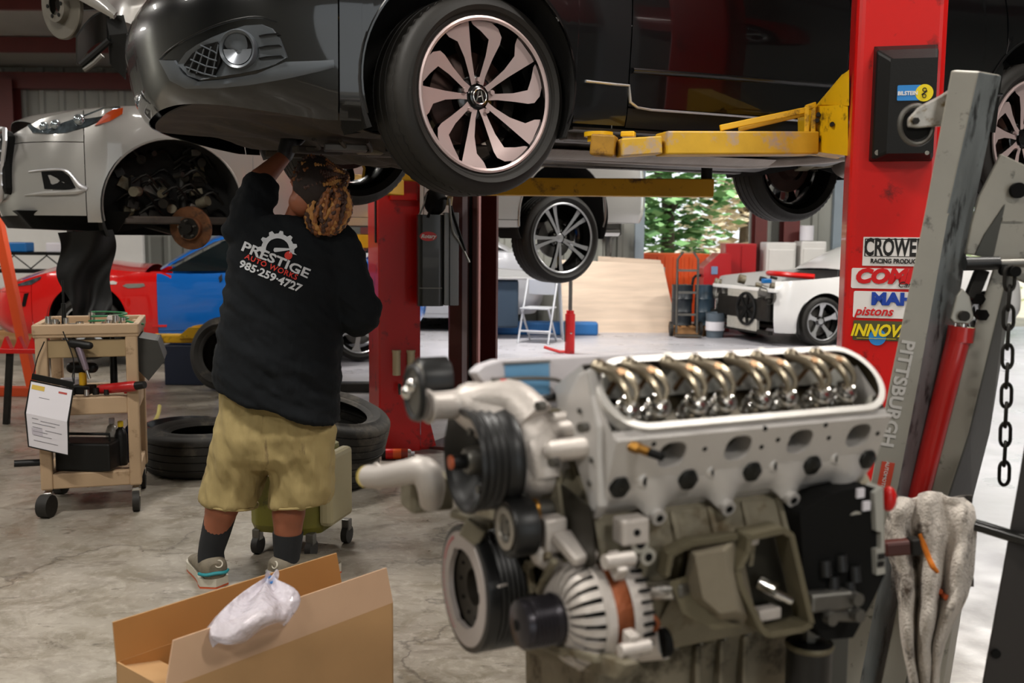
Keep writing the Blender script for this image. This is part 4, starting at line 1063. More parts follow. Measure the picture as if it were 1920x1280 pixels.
# ---- dark red car parked beside the camera, seen only mirrored in the black doors
drc, DR_F, DR_B = make_car('dark_red_car', 'dark red car raised at the right, seen mirrored in the black doors', (6.28, .61, 2.66), radians(217.4), .95, 2.75, 1.0, .90, .92, 1.42, .33, .24, .18, DRED, styles=('five',) * 4)
for k, (lx_, ly_) in enumerate(((1.35, -1.45), (1.35, 1.45))):
    q = DR_F.M @ Vector((lx_, ly_, 0)); t = thing('lift_post', 'grey lift post at the right, ' + ('nearer', 'farther')[k] + ' side of the mirrored dark red car', 'lift post', (q.x, q.y, 0), DR_F.rz)
    MB().box((0, 0, 2.1), (.30, .25, 4.2)).build('column', mat('grey_post', '6a6c6e', .4) if k == 0 else bpy.data.materials['grey_post'], t, bev=.02)
    MB().box((0, 0, .012), (.45, .45, .024)).build('base_plate', STEEL, t)
    for ex in (-.7, .8): MB().beam((0, -.1 if ly_ > 0 else .1, 2.76), (ex, -.85 if ly_ > 0 else .85, 2.76), .12, .09).build('swing_arm', STEEL, t)
# ================================================================ lifts
STICK_W = mat('sticker_white', 'dedad6', .35); STICK_K = mat('sticker_black', '141312', .4); STICK_R = mat('sticker_red', 'c5161a', .35)
STICK_B = mat('sticker_blue', '1c3f9c', .35); STICK_C = mat('sticker_cyan', '2f7fc4', .35); STICK_Y = mat('sticker_yellow', 'e0c81e', .35); STICK_G = mat('sticker_olive', '4b4a2a', .4)
def ucol(w, d, h, t=.022, r=.02):
    """U section column, open towards +x"""
    mb = MB(); a = w / 2; b = d / 2
    o = [(a, -b), (a, -b + t), (-a + t, -b + t), (-a + t, b - t), (a, b - t), (a, b), (-a + r, b), (-a, b - r), (-a, -b + r), (-a + r, -b)]
    mb.prism(o, h); return mb
# ---- right red post, nearest
RP = at(1690, 436, 3.36); RP_YAW = radians(-14)
RP_LOC = (RP.x, RP.y + .13, 0)
RF = Frame(RP_LOC, RP_YAW)
rp = thing('lift_post', 'tall red lift post covered in stickers, right of the black sedan', 'lift post', RP_LOC, RP_YAW)
def solid_post(root, w, d, h, m, r=.028):
    mb = MB(); mb.prism(rrect(w, d, r, 4), h); return mb.build('column', m, root)
solid_post(rp, .285, .27, 3.9, LIFTRED)
MB().box((0, 0, .012), (.46, .46, .024)).build('base_plate', DSTEEL, rp, bev=.004)
for sx in (-1, 1):
    for sy in (-1, 1): MB().cyl((.2 * sx, .18 * sy, .024), (.2 * sx, .18 * sy, .055), .014, n=6, smooth=False).build('anchor_bolt', STEEL, rp)
MB().tube([RF.y(1598, 20, -.139), RF.y(1586, 430, -.139), RF.y(1580, 640, -.139)], .0, 4).v  # (edge measured only)
# lock cover on the post face
yf = -.135
A = RF.y(1642, 82, yf - .05); B = RF.y(1752, 300, yf - .05)
cv = MB(); x0, x1, z1, z0 = A.x, B.x, A.z, B.z
cv.loft([[(x0, yf, z0), (x1, yf, z0), (x1, yf, z1), (x0, yf, z1)], [(x0 + .004, yf - .045, z0 + .004), (x1 - .004, yf - .045, z0 + .004), (x1 - .004, yf - .045, z1 - .02), (x0 + .004, yf - .045, z1 - .02)],
         [(x0 + .045, yf - .085, z0 + .02), (x1 - .01, yf - .085, z0 + .02), (x1 - .01, yf - .085, z1 - .055), (x0 + .045, yf - .085, z1 - .055)]], smooth=False)
cov = cv.build('lock_cover', BLACK, rp, bev=.008)
MB().cyl((x0 + .02, yf - .03, z0 + .025), (x0 + .02, yf - .062, z0 + .025), .009, n=10).build('cover_screw', CHROME, rp)
MB().cyl((x1 - .03, yf - .06, z0 + .02), (x1 - .03, yf - .095, z0 + .02), .007, n=10).build('cover_screw', CHROME, rp)
def face_text(nm, s, px, py, size, m, y, dx=0, root=rp, F=RF, **k):
    q = F.y(px, py, y); return text(nm, s, size, T(q.x, q.y, q.z) @ RX(90), m, root, **k)
def rect_sticker(nm, a, b, y, m, r=.004, F=RF, root=rp, th=.0016):
    p, q = F.y(*a, y), F.y(*b, y); w, h = abs(q.x - p.x), abs(p.z - q.z)
    mb = MB(); mb.prism(rrect(w, h, min(r, w / 3, h / 3)), th, T((p.x + q.x) / 2, y, (p.z + q.z) / 2) @ RX(90)); return mb.build(nm, m, root)
yb = yf - .0855
rect_sticker('cover_sticker', (1683, 160), (1726, 188), yb, STICK_C)
face_text('sticker_lettering', 'BILSTEIN', 1702, 175, .017, STICK_W, yb - .0022, bold=.0006, sx=.92)
q = RF.y(1733, 174, yb); MB().cyl(q, q + Vector((0, -.002, 0)), .027, n=32).build('cover_badge', STICK_Y, rp)
g = MB(); g.torus(.0055, .0012, T(q.x, yb - .003, q.z + .010) @ RX(90), 14, 6); g.torus(.0055, .0012, T(q.x, yb - .003, q.z - .010) @ RX(90), 14, 6); g.tube([(q.x - .008, yb - .003, q.z - .006), (q.x + .008, yb - .003, q.z + .006)], .002, 6); g.build('badge_figure', STICK_K, rp)
ys = yf - .0012
rect_sticker('sticker_border', (1619, 444), (1760, 500), ys, STICK_W, .002)
rect_sticker('sticker_border', (1622, 447), (1757, 482), ys - .0012, STICK_K, .001)
rect_sticker('sticker_border', (1624, 449), (1755, 481), ys - .0022, STICK_W, .001)
rect_sticker('sticker', (1597, 502), (1750, 543), ys, STICK_W, .006)
rect_sticker('sticker', (1601, 545), (1748, 599), ys, STICK_W, .006)
rect_sticker('sticker', (1600, 600), (1700, 640), ys, STICK_G, .004)
yt = ys - .0042
face_text('sticker_lettering', 'CROWER', 1677, 465, .080, STICK_K, yt, bold=.0024, sx=.56)
face_text('sticker_lettering', 'RACING PRODUCTS', 1681, 490, .021, STICK_K, yt, bold=.0006, sx=.86)
face_text('sticker_lettering', 'COMP', 1660, 519, .064, STICK_R, yt, bold=.004, shear=.22, sx=1.08)
face_text('sticker_lettering', 'Cams', 1702, 534, .028, STICK_K, yt - .002, shear=.3)
face_text('sticker_lettering', 'MAHLE', 1692, 562, .056, STICK_B, yt, bold=.003, sx=1.12)
face_text('sticker_lettering', 'pistons', 1638, 584, .042, STICK_R, yt, shear=.3, bold=.0008)
q = RF.y(1645, 632, ys - .002); MB().cyl(q, q + Vector((0, -.001, 0)), .028, n=30).build('sticker_disc', STICK_C, rp)
face_text('sticker_lettering', 'INNOVATE', 1664, 621, .056, STICK_Y, yt, bold=.002, shear=.3, sx=.85)
rect_sticker('sticker_underline', (1606, 633), (1680, 636), yt, STICK_Y, .0005)
# carriage and arms: solved in world coordinates, parented to the post
def w2(F, p): return F.I @ Vector(p)
def arm_box(root, F, name, a, b, w, h, m, taper=None, bev=.006):
    """box beam between world points, w across, h tall"""
    a = w2(F, a); b = w2(F, b); mb = MB(); mb.beam(a, b, w, h); return mb.build(name, m, root, bev=bev)
cz = 1.39 + (440 - 240) / 1867 * 3.75
cA = at(1560, 250, 3.70); cB = at(1625, 250, 3.50)
g = MB()
p0 = at(1508, 200, 3.80); p1 = at(1590, 196, 3.52); p2 = at(1590, 292, 3.52); p3 = at(1510, 282, 3.80)
g.loft([[w2(RF, p) for p in (p0, p1, p2, p3)], [w2(RF, p + Vector((.02, .16, 0))) for p in (p0, p1, p2, p3)]], smooth=False)
g.build('arm_carriage', LIFTYEL, rp, bev=.008)
g = MB(); p0 = at(1536, 196, 3.76); p1 = at(1592, 130, 3.50); p2 = at(1592, 198, 3.50)
g.loft([[w2(RF, p) for p in (p0, p1, p2)], [w2(RF, p + Vector((.01, .10, 0))) for p in (p0, p1, p2)]], smooth=False); g.build('carriage_gusset', LIFTYEL, rp, bev=.004)
for px, py in ((1560, 233), (1534, 215), (1532, 226), (1534, 262)):
    q = w2(RF, at(px, py, 3.61 if px > 1550 else 3.70)); MB().cyl(q + Vector((0, .02, 0)), q + Vector((0, -.012, 0)), .008, n=10).build('carriage_bolt', DSTEEL, rp)
a1 = at(1520, 270, 3.74); a2 = at(1262, 274, 3.66); a2.z = a1.z + .004
arm_box(rp, RF, 'swing_arm', a1, at(1240, 270, 3.60), .12, .082, YELWORN)
g = MB(); q0 = w2(RF, at(1235, 273, 3.60)); q1 = w2(RF, at(1160, 278, 3.58)); g.beam(q0, q1, .095, .062); g.build('arm_extension', YELWORN, rp, bev=.005)
g = MB(); q1_ = w2(RF, at(1155, 275, 3.58)); q2_ = w2(RF, at(1110, 272, 3.60)); g.beam(q1_, q2_, .09, .075); g.build('arm_head', mat('rusty_yellow', 'a87a1a', .6, var=.25, vs=14, dirt=('4a2c14', .5, 12)), rp, bev=.008)
q = w2(RF, at(1122, 266, 3.62)); MB().cyl(q, q + Vector((0, 0, .018)), .040, n=20).cyl(q + Vector((0, 0, .018)), q + Vector((0, 0, .034)), .052, n=20).build('lift_pad', LIFTYEL, rp)
q = w2(RF, at(1178, 252, 3.66)); MB().box(q, (.05, .05, .02)).build('pad_stop', LIFTYEL, rp, bev=.004)
g = MB(); g.beam(w2(RF, at(1512, 206, 3.70)), w2(RF, at(1350, 240, 3.66)), .012, .022); g.build('arm_brace', LIFTYEL, rp, bev=.003)
g = MB(); g.beam(w2(RF, at(1512, 213, 3.74)), w2(RF, at(1385, 243, 3.70)), .012, .016); g.build('arm_brace', YELWORN, rp, bev=.003)
g = MB()
for px in (1513, 1525): g.beam(w2(RF, at(px, 200, 3.70)), w2(RF, at(px - 1, 286, 3.70)), .018, .018)
g.beam(w2(RF, at(1509, 285, 3.70)), w2(RF, at(1530, 285, 3.70)), .02, .02); g.beam(w2(RF, at(1511, 202, 3.70)), w2(RF, at(1530, 196, 3.70)), .02, .02)
g.build('arm_hinge_bracket', LIFTYEL, rp, bev=.003)
g = MB(); q = w2(RF, at(1520, 290, 3.70)); g.cyl(q, q + Vector((0, 0, .02)), .02, n=12); g.build('hinge_pin', DSTEEL, rp)
# ---- left red post, behind
LPp = atz(740, 838); LP_YAW = radians(21)
LF = Frame((LPp.x, LPp.y, 0), LP_YAW)
lp = thing('lift_post', 'tall red lift post standing behind the black sedan, beside the worker', 'lift post', LF.loc, LP_YAW)
solid_post(lp, .27, .29, 3.9, LIFTRED, .012)
MB().box((.07, .05, .010), (.36, .36, .020)).build('base_plate', LIFTRED, lp, bev=.004)
g = MB(); g.prism([(.135, .02), (.235, .02), (.135, .42)], .012, T(0, -.14, 0) @ RX(90)); g.build('base_gusset', LIFTRED, lp)
MB().box((.02, -.16, 1.78), (.17, .05, .40)).build('pulley_cover', LIFTRED, lp, bev=.006)
MB().box((-.137, -.09, 1.47), (.012, .03, .30)).build('slot_cover', BLACK, lp, bev=.003)
for px in (743, 770):
    q = LF.y(px, 657, -.15); MB().cyl((q.x, -.155, q.z), (q.x, -.155, q.z - .155), .026, n=18).cyl((q.x, -.155, q.z + .004), (q.x, -.155, q.z - .012), .029, n=18).build('pad_adapter', mat('zinc_adapter', 'cdbf9c', .4, .3), lp)
MB().tube([(.0, -.15, .42), (-.02, -.2, .44), (-.02, -.22, .38)], .010, 6).build('release_lever', DSTEEL, lp)
a1 = at(770, 345, 6.0); a2 = at(985, 348, 5.55); a3 = at(1340, 356, 5.25)
a1.z = a3.z = a2.z; ahd = at(1338, 353, 5.40)
YELSH = mat('ochre_arm_paint', 'c8940a', .5, var=.08, vs=5, dirt=('5a3a12', .15, 8))
arm_box(lp, LF, 'swing_arm', at(900, 350, 5.62), at(1338, 353, 5.40), .13, .095, YELSH)
q = w2(LF, at(1325, 325, 5.42)); g = MB(); g.cyl(q + Vector((0, 0, -.05)), q + Vector((0, 0, .06)), .03, n=14); g.cyl(q + Vector((0, 0, .05)), q + Vector((0, 0, .07)), .06, n=20); g.build('lift_pad', DSTEEL, lp)
arm_box(lp, LF, 'swing_arm', Vector((-.70, 5.95, a2.z)), (-.95, 5.2, a2.z), .12, .09, YELSH)
MB().box((.0, -.20, a2.z + .22), (.34, .14, .34)).build('arm_carriage', YELSH, lp, bev=.008)
# ---- brown lift of the silver crossover: near post
BPp = at(880, 436, 6.35)
BF = Frame((BPp.x + .02, BPp.y + .1, 0), radians(-24))
bp = thing('lift_post', 'brown lift post standing just right of the black motor box', 'lift post', BF.loc, BF.rz)
c_ = ucol(.22, .30, 3.9, .03); c_.build('column', BRONZE, bp)
MB().box((.02, -.152, 1.95), (.035, .012, 3.8)).build('cable_guide', mat('pale_strip', 'a59aa0', .4), bp)
MB().box((.06, -.156, 1.95), (.016, .012, 3.8)).build('slide_track', MATTE, bp)
MB().box((.112, -.145, 1.95), (.012, .03, 3.8)).build('edge_trim', mat('pink_edge', 'a5726e', .5), bp)
MB().box((0, 0, .012), (.45, .5, .024)).build('base_plate', BRONZE, bp, bev=.004)
BF2 = Frame((BF.loc.x - 1.75, BF.loc.y + 3.0, 0), radians(-24))
bp2 = thing('lift_post', 'brown lift post on the far side of the raised silver crossover', 'lift post', BF2.loc, BF2.rz)
ucol(.22, .30, 3.9, .03).build('column', BRONZE, bp2); MB().box((0, 0, .012), (.45, .5, .024)).build('base_plate', BRONZE, bp2, bev=.004)
for F_, r_, pts in ((BF, bp, ((BF.loc.x, BF.loc.y + .15), (SIL_F.M @ Vector((1.0, -.7, 0))).xy[:], (SIL_F.M @ Vector((2.2, -.7, 0))).xy[:])), (BF2, bp2, ((BF2.loc.x, BF2.loc.y - .1), (SIL_F.M @ Vector((1.0, .7, 0))).xy[:], (SIL_F.M @ Vector((2.2, .7, 0))).xy[:]))):
    for e in pts[1:]:
        arm_box(r_, F_, 'swing_arm', Vector((*pts[0], 1.32)), Vector((*e, 1.32)), .12, .09, LIFTYEL)
        q = w2(F_, Vector((*e, 1.35))); MB().cyl(q, q + Vector((0, 0, .07)), .05, n=18).build('lift_pad', DSTEEL, r_)
# power unit
MB1 = Frame(at(820, 500, 6.05), radians(8)); MF = MB1
pu = thing('lift_power_unit', 'black lift motor and tank with a red oval badge, hung left of the brown post', 'lift motor', MF.loc, MF.rz)
A = MF.y(783, 402, 0); B = MF.y(832, 574, 0)
MB().prism(rrect(B.x - A.x, .19, .03), A.z, T((A.x + B.x) / 2, .095, 0), h0=B.z).build('oil_tank', mat('tank_black', '191917', .3, coat=.3), pu, bev=.004)
MB().box(((A.x + B.x) / 2, -.002, MF.y(800, 540, 0).z), (B.x - A.x - .02, .004, .006)).build('tank_seam', STEEL, pu)
A2 = MF.y(833, 398, 0); B2 = MF.y(860, 573, 0)
MB().bx((A2.x, .01, B2.z), (B2.x, .22, A2.z)).build('mount_plate', mat('grey_bracket', '86898c', .45, .4), pu, bev=.004)
MB().bx(((A2.x * .65 + B2.x * .35), -.002, B2.z), ((A2.x * .6 + B2.x * .4), .01, A2.z)).build('bracket_fold', MATTE, pu)
g = MB(); q = MF.y(816, 378, .06); g.ell(q, (.07, .07, .085)); g.build('motor', MATTE, pu)
g = MB(); g.tube([MF.y(802, 408, 0), MF.y(812, 385, 0), MF.y(838, 372, 0), MF.y(852, 410, 0), MF.y(872, 470, -.02)], .009, 6, sub=4); g.build('hydraulic_hose', MATTE, pu)
g = MB(); g.tube([MF.y(842, 372, -.02), MF.y(848, 430, -.02), MF.y(862, 455, -.02), MF.y(880, 492, -.02)], .007, 6, sub=4); g.build('hydraulic_hose', STEEL, pu)
g = MB(); g.tube([MF.y(786, 404, .02), MF.y(796, 380, .02), MF.y(800, 362, .02)], .006, 6); g.build('bracket_wire', STEEL, pu)
g = MB(); g.cyl(MF.y(842, 385, 0), MF.y(844, 368, 0), .018, n=12); g.build('filler_cap', mat('brassy', '8a7a5a', .5, .5), pu)
q = MF.y(803, 443, -.004); g = MB(); g.prism(circ(.052, 32, ry=.028), .004, T(q.x, q.y + .004, q.z) @ RX(90)); g.build('oval_badge', STICK_R, pu)
text('badge_lettering', 'Rotary', .032, T(q.x, q.y - .003, q.z) @ RX(90), STICK_W, pu, shear=.3, bold=.0008)
# ================================================================ the V8 on its stand
def atd(px, py, d): return C0 + ray(px, py) * d
E_ = Frame(atd(870, 1103, 1.5), YAW)
eng = thing('engine', 'bare aluminium V8 engine with open rocker box, nearest the camera', 'engine', E_.loc, YAW)
def EX(px, py, x): return E_.x(px, py, x)
def EY(px, py, y): return E_.y(px, py, y)
BLKM = mat('black_rubber_metal', '121212', .4, .1, bump=.1, bs=60)
COPPER = mat('copper_stator', '8a4a28', .45, .5, var=.2, vs=30, bump=.5, bs=160)
BRASS = mat('brass_fitting', '9a6f32', .35, .9)
CASTW = mat('pale_casting', 'c5bdb6', .45, .3, var=.08, vs=12, bump=.35, bs=150)
HEADA = mat('machined_head_aluminium', 'c6c2be', .38, .35, var=.06, vs=10, bump=.16, bs=200, rvar=.08)
INTM = mat('oily_rocker_box', '3b3426', .35, .6, var=.3, vs=30)
ROCK = mat('rocker_steel', '9a8f7c', .3, .85, var=.15, vs=30)
# cylinder head: section in (y, z), ports cut as real holes through the face plate
XH0, XH1 = .118, .600
sec = [(-.226, .272), (-.232, .262), (-.236, .266), (-.239, .262), (-.2145, .198), (-.206, .188), (-.186, .150), (-.160, .135), (-.10, .20), (-.06, .31), (-.14, .352)]
mb = MB()
# body without the port face: loft along x, skipping the face span (index 3->4)
n = len(sec); L0 = [(XH0, y, z) for y, z in sec]; L1 = [(XH1, y, z) for y, z in sec]
fs = [(i, (i + 1) % n, n + (i + 1) % n, n + i) for i in range(n) if i not in (3, n - 1)]
mb.add(L0 + L1, fs); mb.add(L0, [tuple(range(n))]); mb.add(L1, [tuple(range(n - 1, -1, -1))])
# face plate with D shaped port holes
fu = Vector((0, sec[3][0] - sec[4][0], sec[3][1] - sec[4][1])); fl_ = fu.length; fu.normalize(); f0 = Vector((0, sec[4][0], sec[4][1]))
fn_ = Vector((0, -fu.z, fu.y)); 
def face(x, t, d=0): return Vector((x, 0, 0)) + f0 + fu * t + fn_ * d
def portloop(xc, tc, r=.0165, k=24):
    o = []
    for i in range(k):
        a = 2 * pi * i / k; c, s_ = cos(a), sin(a)
        o.append((xc + r * 1.36 * (abs(c) ** .75) * (1 if c > 0 else -1), tc + r * 1.28 * (abs(s_) ** .72) * (1 if s_ > 0 else -1) * (1 if s_ > 0 else .95)))
    return o
PX = (.212, .323, .434, .546); tc = fl_ * .56
edges = [XH0, (PX[0] + PX[1]) / 2, (PX[1] + PX[2]) / 2, (PX[2] + PX[3]) / 2, XH1]
def rectloop(a, b, c, d, xc, tcc, k=24):
    o = []
    for i in range(k):
        t = 2 * pi * i / k; dx, dy = cos(t), sin(t); s1 = ((b - xc) if dx > 0 else (a - xc)) / dx if abs(dx) > 1e-6 else 9; s2 = ((d - tcc) if dy > 0 else (c - tcc)) / dy if abs(dy) > 1e-6 else 9
        q = min(s1, s2); o.append((xc + dx * q, tcc + dy * q))
    return o
for i, xc in enumerate(PX):
    hole = portloop(xc, tc); out = rectloop(edges[i], edges[i + 1], 0, fl_, xc, tc); k = 24
    # add corners by snapping the nearest outline points
    cs = [(edges[i], 0), (edges[i + 1], 0), (edges[i + 1], fl_), (edges[i], fl_)]
    for c in cs:
        j = min(range(k), key=lambda q: (out[q][0] - c[0]) ** 2 + (out[q][1] - c[1]) ** 2); out[j] = c
    vs = [face(*p) for p in out] + [face(*p) for p in hole] + [face(p[0], p[1] , -.035) for p in hole]
    f1 = [(j, (j + 1) % k, k + (j + 1) % k, k + j) for j in range(k)]
    mb.add(vs, [f[::-1] for f in f1] if fn_.dot((E_.I @ C0) - f0) > 0 and False else f1)
    mb.add(vs, [(k + j, k + (j + 1) % k, 2 * k + (j + 1) % k, 2 * k + j) for j in range(k)], True)
    mb.add([face(p[0], p[1], -.0345) for p in hole], [tuple(range(k))])
head = mb.build('cylinder_head', HEADA, eng)
for i, xc in enumerate(PX):
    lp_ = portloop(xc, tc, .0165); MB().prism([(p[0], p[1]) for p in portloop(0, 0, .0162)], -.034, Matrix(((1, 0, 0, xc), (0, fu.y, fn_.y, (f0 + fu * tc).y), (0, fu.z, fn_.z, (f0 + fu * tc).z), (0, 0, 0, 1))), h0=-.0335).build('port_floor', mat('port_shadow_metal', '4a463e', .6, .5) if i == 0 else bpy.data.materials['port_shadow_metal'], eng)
# gasket rim of the rocker box
ru = Vector((0, .707, .707)); rn = Vector((0, -.707, .707)); r0 = Vector((0, -.230, .271))
def rail(x, t, d=0): return Vector((x, 0, 0)) + r0 + ru * t + rn * d
def railloop(x0, x1, t0, t1, k=16, ex=2.6):
    """stadium with soft ends"""
    o = []; N = 4 * k
    xc, tcn = (x0 + x1) / 2, (t0 + t1) / 2; rx, rt = (x1 - x0) / 2, (t1 - t0) / 2
    rr = rt * 1.02
    pts = rrect(x1 - x0, t1 - t0, rr * .98, k - 1); return [(xc + p[0], tcn + p[1]) for p in pts]
oo = railloop(.116, .620, -.002, .122); ii = railloop(.127, .609, .008, .112)
k = len(oo); g = MB()
v = [rail(p[0], p[1], .006) for p in oo] + [rail(p[0], p[1], .006) for p in ii] + [rail(p[0], p[1], -.012) for p in oo] + [rail(p[0], p[1], -.05) for p in ii]
g.add(v, [(j, (j + 1) % k, k + (j + 1) % k, k + j) for j in range(k)] + [(2 * k + j, 2 * k + (j + 1) % k, (j + 1) % k, j) for j in range(k)])
g.build('gasket_rim', mat('machined_gasket_face', 'dcd8d2', .35, .3), eng, bev=.0012)
g = MB(); g.add([rail(p[0], p[1], .004) for p in ii] + [rail(p[0], p[1], -.052) for p in ii], [(j, (j + 1) % k, k + (j + 1) % k, k + j) for j in range(k)] , True); g.add([rail(p[0], p[1], -.052) for p in ii], [tuple(range(k))])
g.build('rocker_box', INTM, eng)
g = MB()
g.add([rail(p[0], p[1], -.010) for p in railloop(.130, .606, .002, .12)] + [Vector((q[0], -.15 - .5 * (.06 - q[1]), .245 + .6 * q[1])) for q in railloop(.13, .60, .0, .09)], [(j, (j + 1) % k, k + (j + 1) % k, k + j) for j in range(k)], True); g.build('rocker_box_wall', ALU, eng)
# springs and rockers, eight of each
def spring_mb():
    g = MB(); g.tube([(.0150 * cos(i * .46), .0150 * sin(i * .46), .042 * i / 60) for i in range(61)], .0033, 6)
    return g
sp0 = None
for i in range(8):
    x = PX[i // 2] + (-.060 if i % 2 == 0 else -.012)
    Ms = Matrix.Translation(rail(x, .034, -.030)) @ Matrix(((1, 0, 0, 0), (0, ru.y, rn.y, 0), (0, ru.z, rn.z, 0), (0, 0, 0, 1)))
    s_ = spring_mb().build('valve_spring', CHROME, eng); s_.matrix_local = Ms
    c_ = MB().lathe([(.0005, .052), (.005, .053), (.006, .047), (.0115, .045), (.0115, .042), (.0005, .042)], None, 20).build('spring_retainer', CHROME, eng); c_.matrix_local = Ms
    g = MB()
    # pierced rocker arm: two curved rails meeting at the tip, a trunnion and stud
    tip = Vector((.002, 0, .004)); piv = Vector((-.006, .040, .014)); tail = Vector((-.022, .066, .0))
    for dx in (-.009, .009):
        g.tube([(tip.x + dx * .4, tip.y, tip.z), (dx + .002, .014, .0125), (piv.x + dx, piv.y, piv.z), (tail.x + dx, tail.y, tail.z)], [.0038, .0046, .0062, .0056], 8, sub=3)
    g.cyl((piv.x - .013, piv.y, piv.z - .003), (piv.x + .013, piv.y, piv.z - .003), .0072, n=14)
    g.ell((tail.x, tail.y, tail.z), (.012, .011, .010), n=12, m=8)
    r_ = g.build('rocker_arm', ROCK, eng); Mr_ = Matrix.Translation(rail(x - .002, .034, .016)) @ Matrix(((1, 0, 0, 0), (0, ru.y, rn.y, 0), (0, ru.z, rn.z, 0), (0, 0, 0, 1)))
    r_.matrix_local = Mr_
    b_ = MB().cyl((piv.x, piv.y, -.03), (piv.x, piv.y, .020), .0035, n=8).cyl((piv.x, piv.y, .014), (piv.x, piv.y, .021), .006, n=6, smooth=False).build('rocker_bolt', mat('bronze_bolt', '8a6a4c', .35, .8) if i == 0 else bpy.data.materials['bronze_bolt'], eng); b_.matrix_local = Mr_
for x, t in ((.28, .118), (.45, .118)):
    g = MB(); g.cyl(rail(x - .02, t, .0), rail(x - .02, t, -.03), .012, n=14); g.build('rim_boss', ALU, eng)
# spark plug shelf: scalloped lower edge with bosses, holes and black end plugs
g = MB()
N = 60; top, bot = [], []
for i in range(N + 1):
    x = lerp(XH0 + .0, XH1 - .005, i / N); ph = min(abs(x - c) for c in (.203, .321, .438, .552))
    d = max(0, 1 - ph / .032); d = d * d * (3 - 2 * d)
    wv = .0035 * cos((x - .26) / .1115 * 2 * pi)
    top.append(Vector((x, -.2155 + wv * .4, .206 + wv * 1.5))); bot.append(Vector((x, -.196 - .012 * d, .160 - .024 * d)))
mid = [Vector((a.x, -.2125 , a.z * .45 + b.z * .55)) for a, b in zip(top, bot)]
bk = [Vector((a.x, -.17, a.z + .004)) for a in bot]
g.add(top + mid + bot + bk, [(r * (N + 1) + i, (r + 1) * (N + 1) + i, (r + 1) * (N + 1) + i + 1, r * (N + 1) + i + 1) for r in range(3) for i in range(N)], True)
g.build('plug_shelf', HEADA, eng, solid=.003)
for x in (.203, .321, .438, .552):
    MB().cyl((x, -.204, .147), (x, -.216, .143), .0115, n=20).build('exhaust_stud_boss', HEADA, eng)
    MB().cyl((x, -.215, .1435), (x, -.2175, .1425), .0055, n=14).build('stud_hole', MATTE, eng)
for x, z in ((.138, .196), (.249, .196), (.360, .197), (.471, .196), (.580, .195)):
    g = MB(); M_ = axm((x, -.203, z), (0, -.92, -.25)); g.lathe([(.016, 0), (.0165, .010), (.0145, .016), (.010, .0175), (.0005, .018)], M_, 20, fr=lambda t, r, h: (r * (1 + .05 * cos(6 * t)), h)); g.build('end_plug', mat('dark_green_black_plug', '10120f', .35, .3) if x == .138 else bpy.data.materials['dark_green_black_plug'], eng)
for x, z in ((.179, .200), (.292, .203), (.403, .201), (.519, .202)):
    M_ = axm((x, -.206, z), (.2, -.9, -.15)); MB().lathe([(.015, -.002), (.0155, .006), (.012, .010), (.0085, .0105), (.008, .0)], M_, 24).build('spark_plug_well', HEADA, eng)
    MB().lathe([(.0082, .0098), (.0005, .0095)], M_, 16).build('plug_hole', MATTE, eng)
for px, py in ((1300, 805), (1320, 840), (1426, 796), (1456, 822), (1428, 838), (1540, 790), (1553, 820), (1645, 812), (1220, 826)):
    q = EY(px, py, -.228); t = (q - f0).dot(fu)
    if 0 < t < fl_: MB().cyl(face(q.x, t, -.003), face(q.x, t, .0006), .0038, n=12).build('stud_hole', MATTE, eng)
q = EY(1175, 832, -.228)
g = MB(); g.cyl(q, q + Vector((.010, -.016, -.004)), .008, n=6, smooth=False); g.cyl(q + Vector((.008, -.012, -.003)), q + Vector((.018, -.028, -.007)), .0065, n=14); g.build('temperature_sensor', BRASS, eng)
MB().cyl(q + Vector((.017, -.026, -.007)), q + Vector((.028, -.044, -.011)), .006, n=14).build('sensor_tip', MATTE, eng)
MB().box((.135, -.175, .262), (.03, .09, .012)).build('head_end_step', ALU, eng, bev=.004)
pe_ = [EX(*p, .108) for p in ((1062, 742), (1084, 700), (1102, 690), (1108, 742), (1120, 800), (1122, 950), (1110, 975), (1092, 905), (1070, 850), (1058, 800))]
g = MB(); k_ = len(pe_); g.add(pe_ + [p + Vector((.016, 0, 0)) for p in pe_], [tuple(range(k_)), tuple(range(2 * k_ - 1, k_ - 1, -1))] + [((i + 1) % k_, i, k_ + i, k_ + (i + 1) % k_) for i in range(k_)]); g.build('head_end_cover', HEADA, eng, bev=.004)
for p_ in ((1106, 905), (1110, 862), (1088, 770)): q = EX(*p_, .1075); MB().cyl(q, q + Vector((-.003, 0, 0)), .004, n=10).build('cover_screw', STEEL, eng)
# block, front cover
g = MB()
bsec = [(-.19, .140), (-.205, .10), (-.20, .04), (-.17, -.03), (-.15, -.085), (.15, -.085), (.18, -.02), (.205, .10), (.19, .14), (.09, .25), (-.09, .25)]
g.loft([[(x, y, z) for y, z in bsec] for x in (.115, .62)], smooth=False); g.build('engine_block', ALUD, eng, bev=.006)
for x in (.17, .235, .30, .36, .425, .49, .555):
    g = MB(); g.prism([(-.192, .145), (-.220, .09), (-.212, .03), (-.17, -.03), (-.15, .02)], .008, Matrix(((0, 0, 1, x), (1, 0, 0, 0), (0, 1, 0, 0), (0, 0, 0, 1)))); g.build('block_rib', ALUD, eng, bev=.002)
for px, py, r in ((1190, 1005, .014), (1590, 965, .016), (1205, 1030, .012)):
    q = EY(px, py, -.22); g = MB(); g.cyl((q.x, -.17, q.z), (q.x, -.235, q.z - .006), r, n=18); g.build('block_boss', ALU, eng, bev=.002); MB().cyl((q.x, -.234, q.z - .006), (q.x, -.2365, q.z - .006), r * .5, n=12).build('boss_hole', MATTE, eng)
q = EY(1188, 995, -.232); MB().box((q.x, -.225, q.z), (.042, .03, .036)).build('knock_bracket', CASTW, eng, bev=.004)
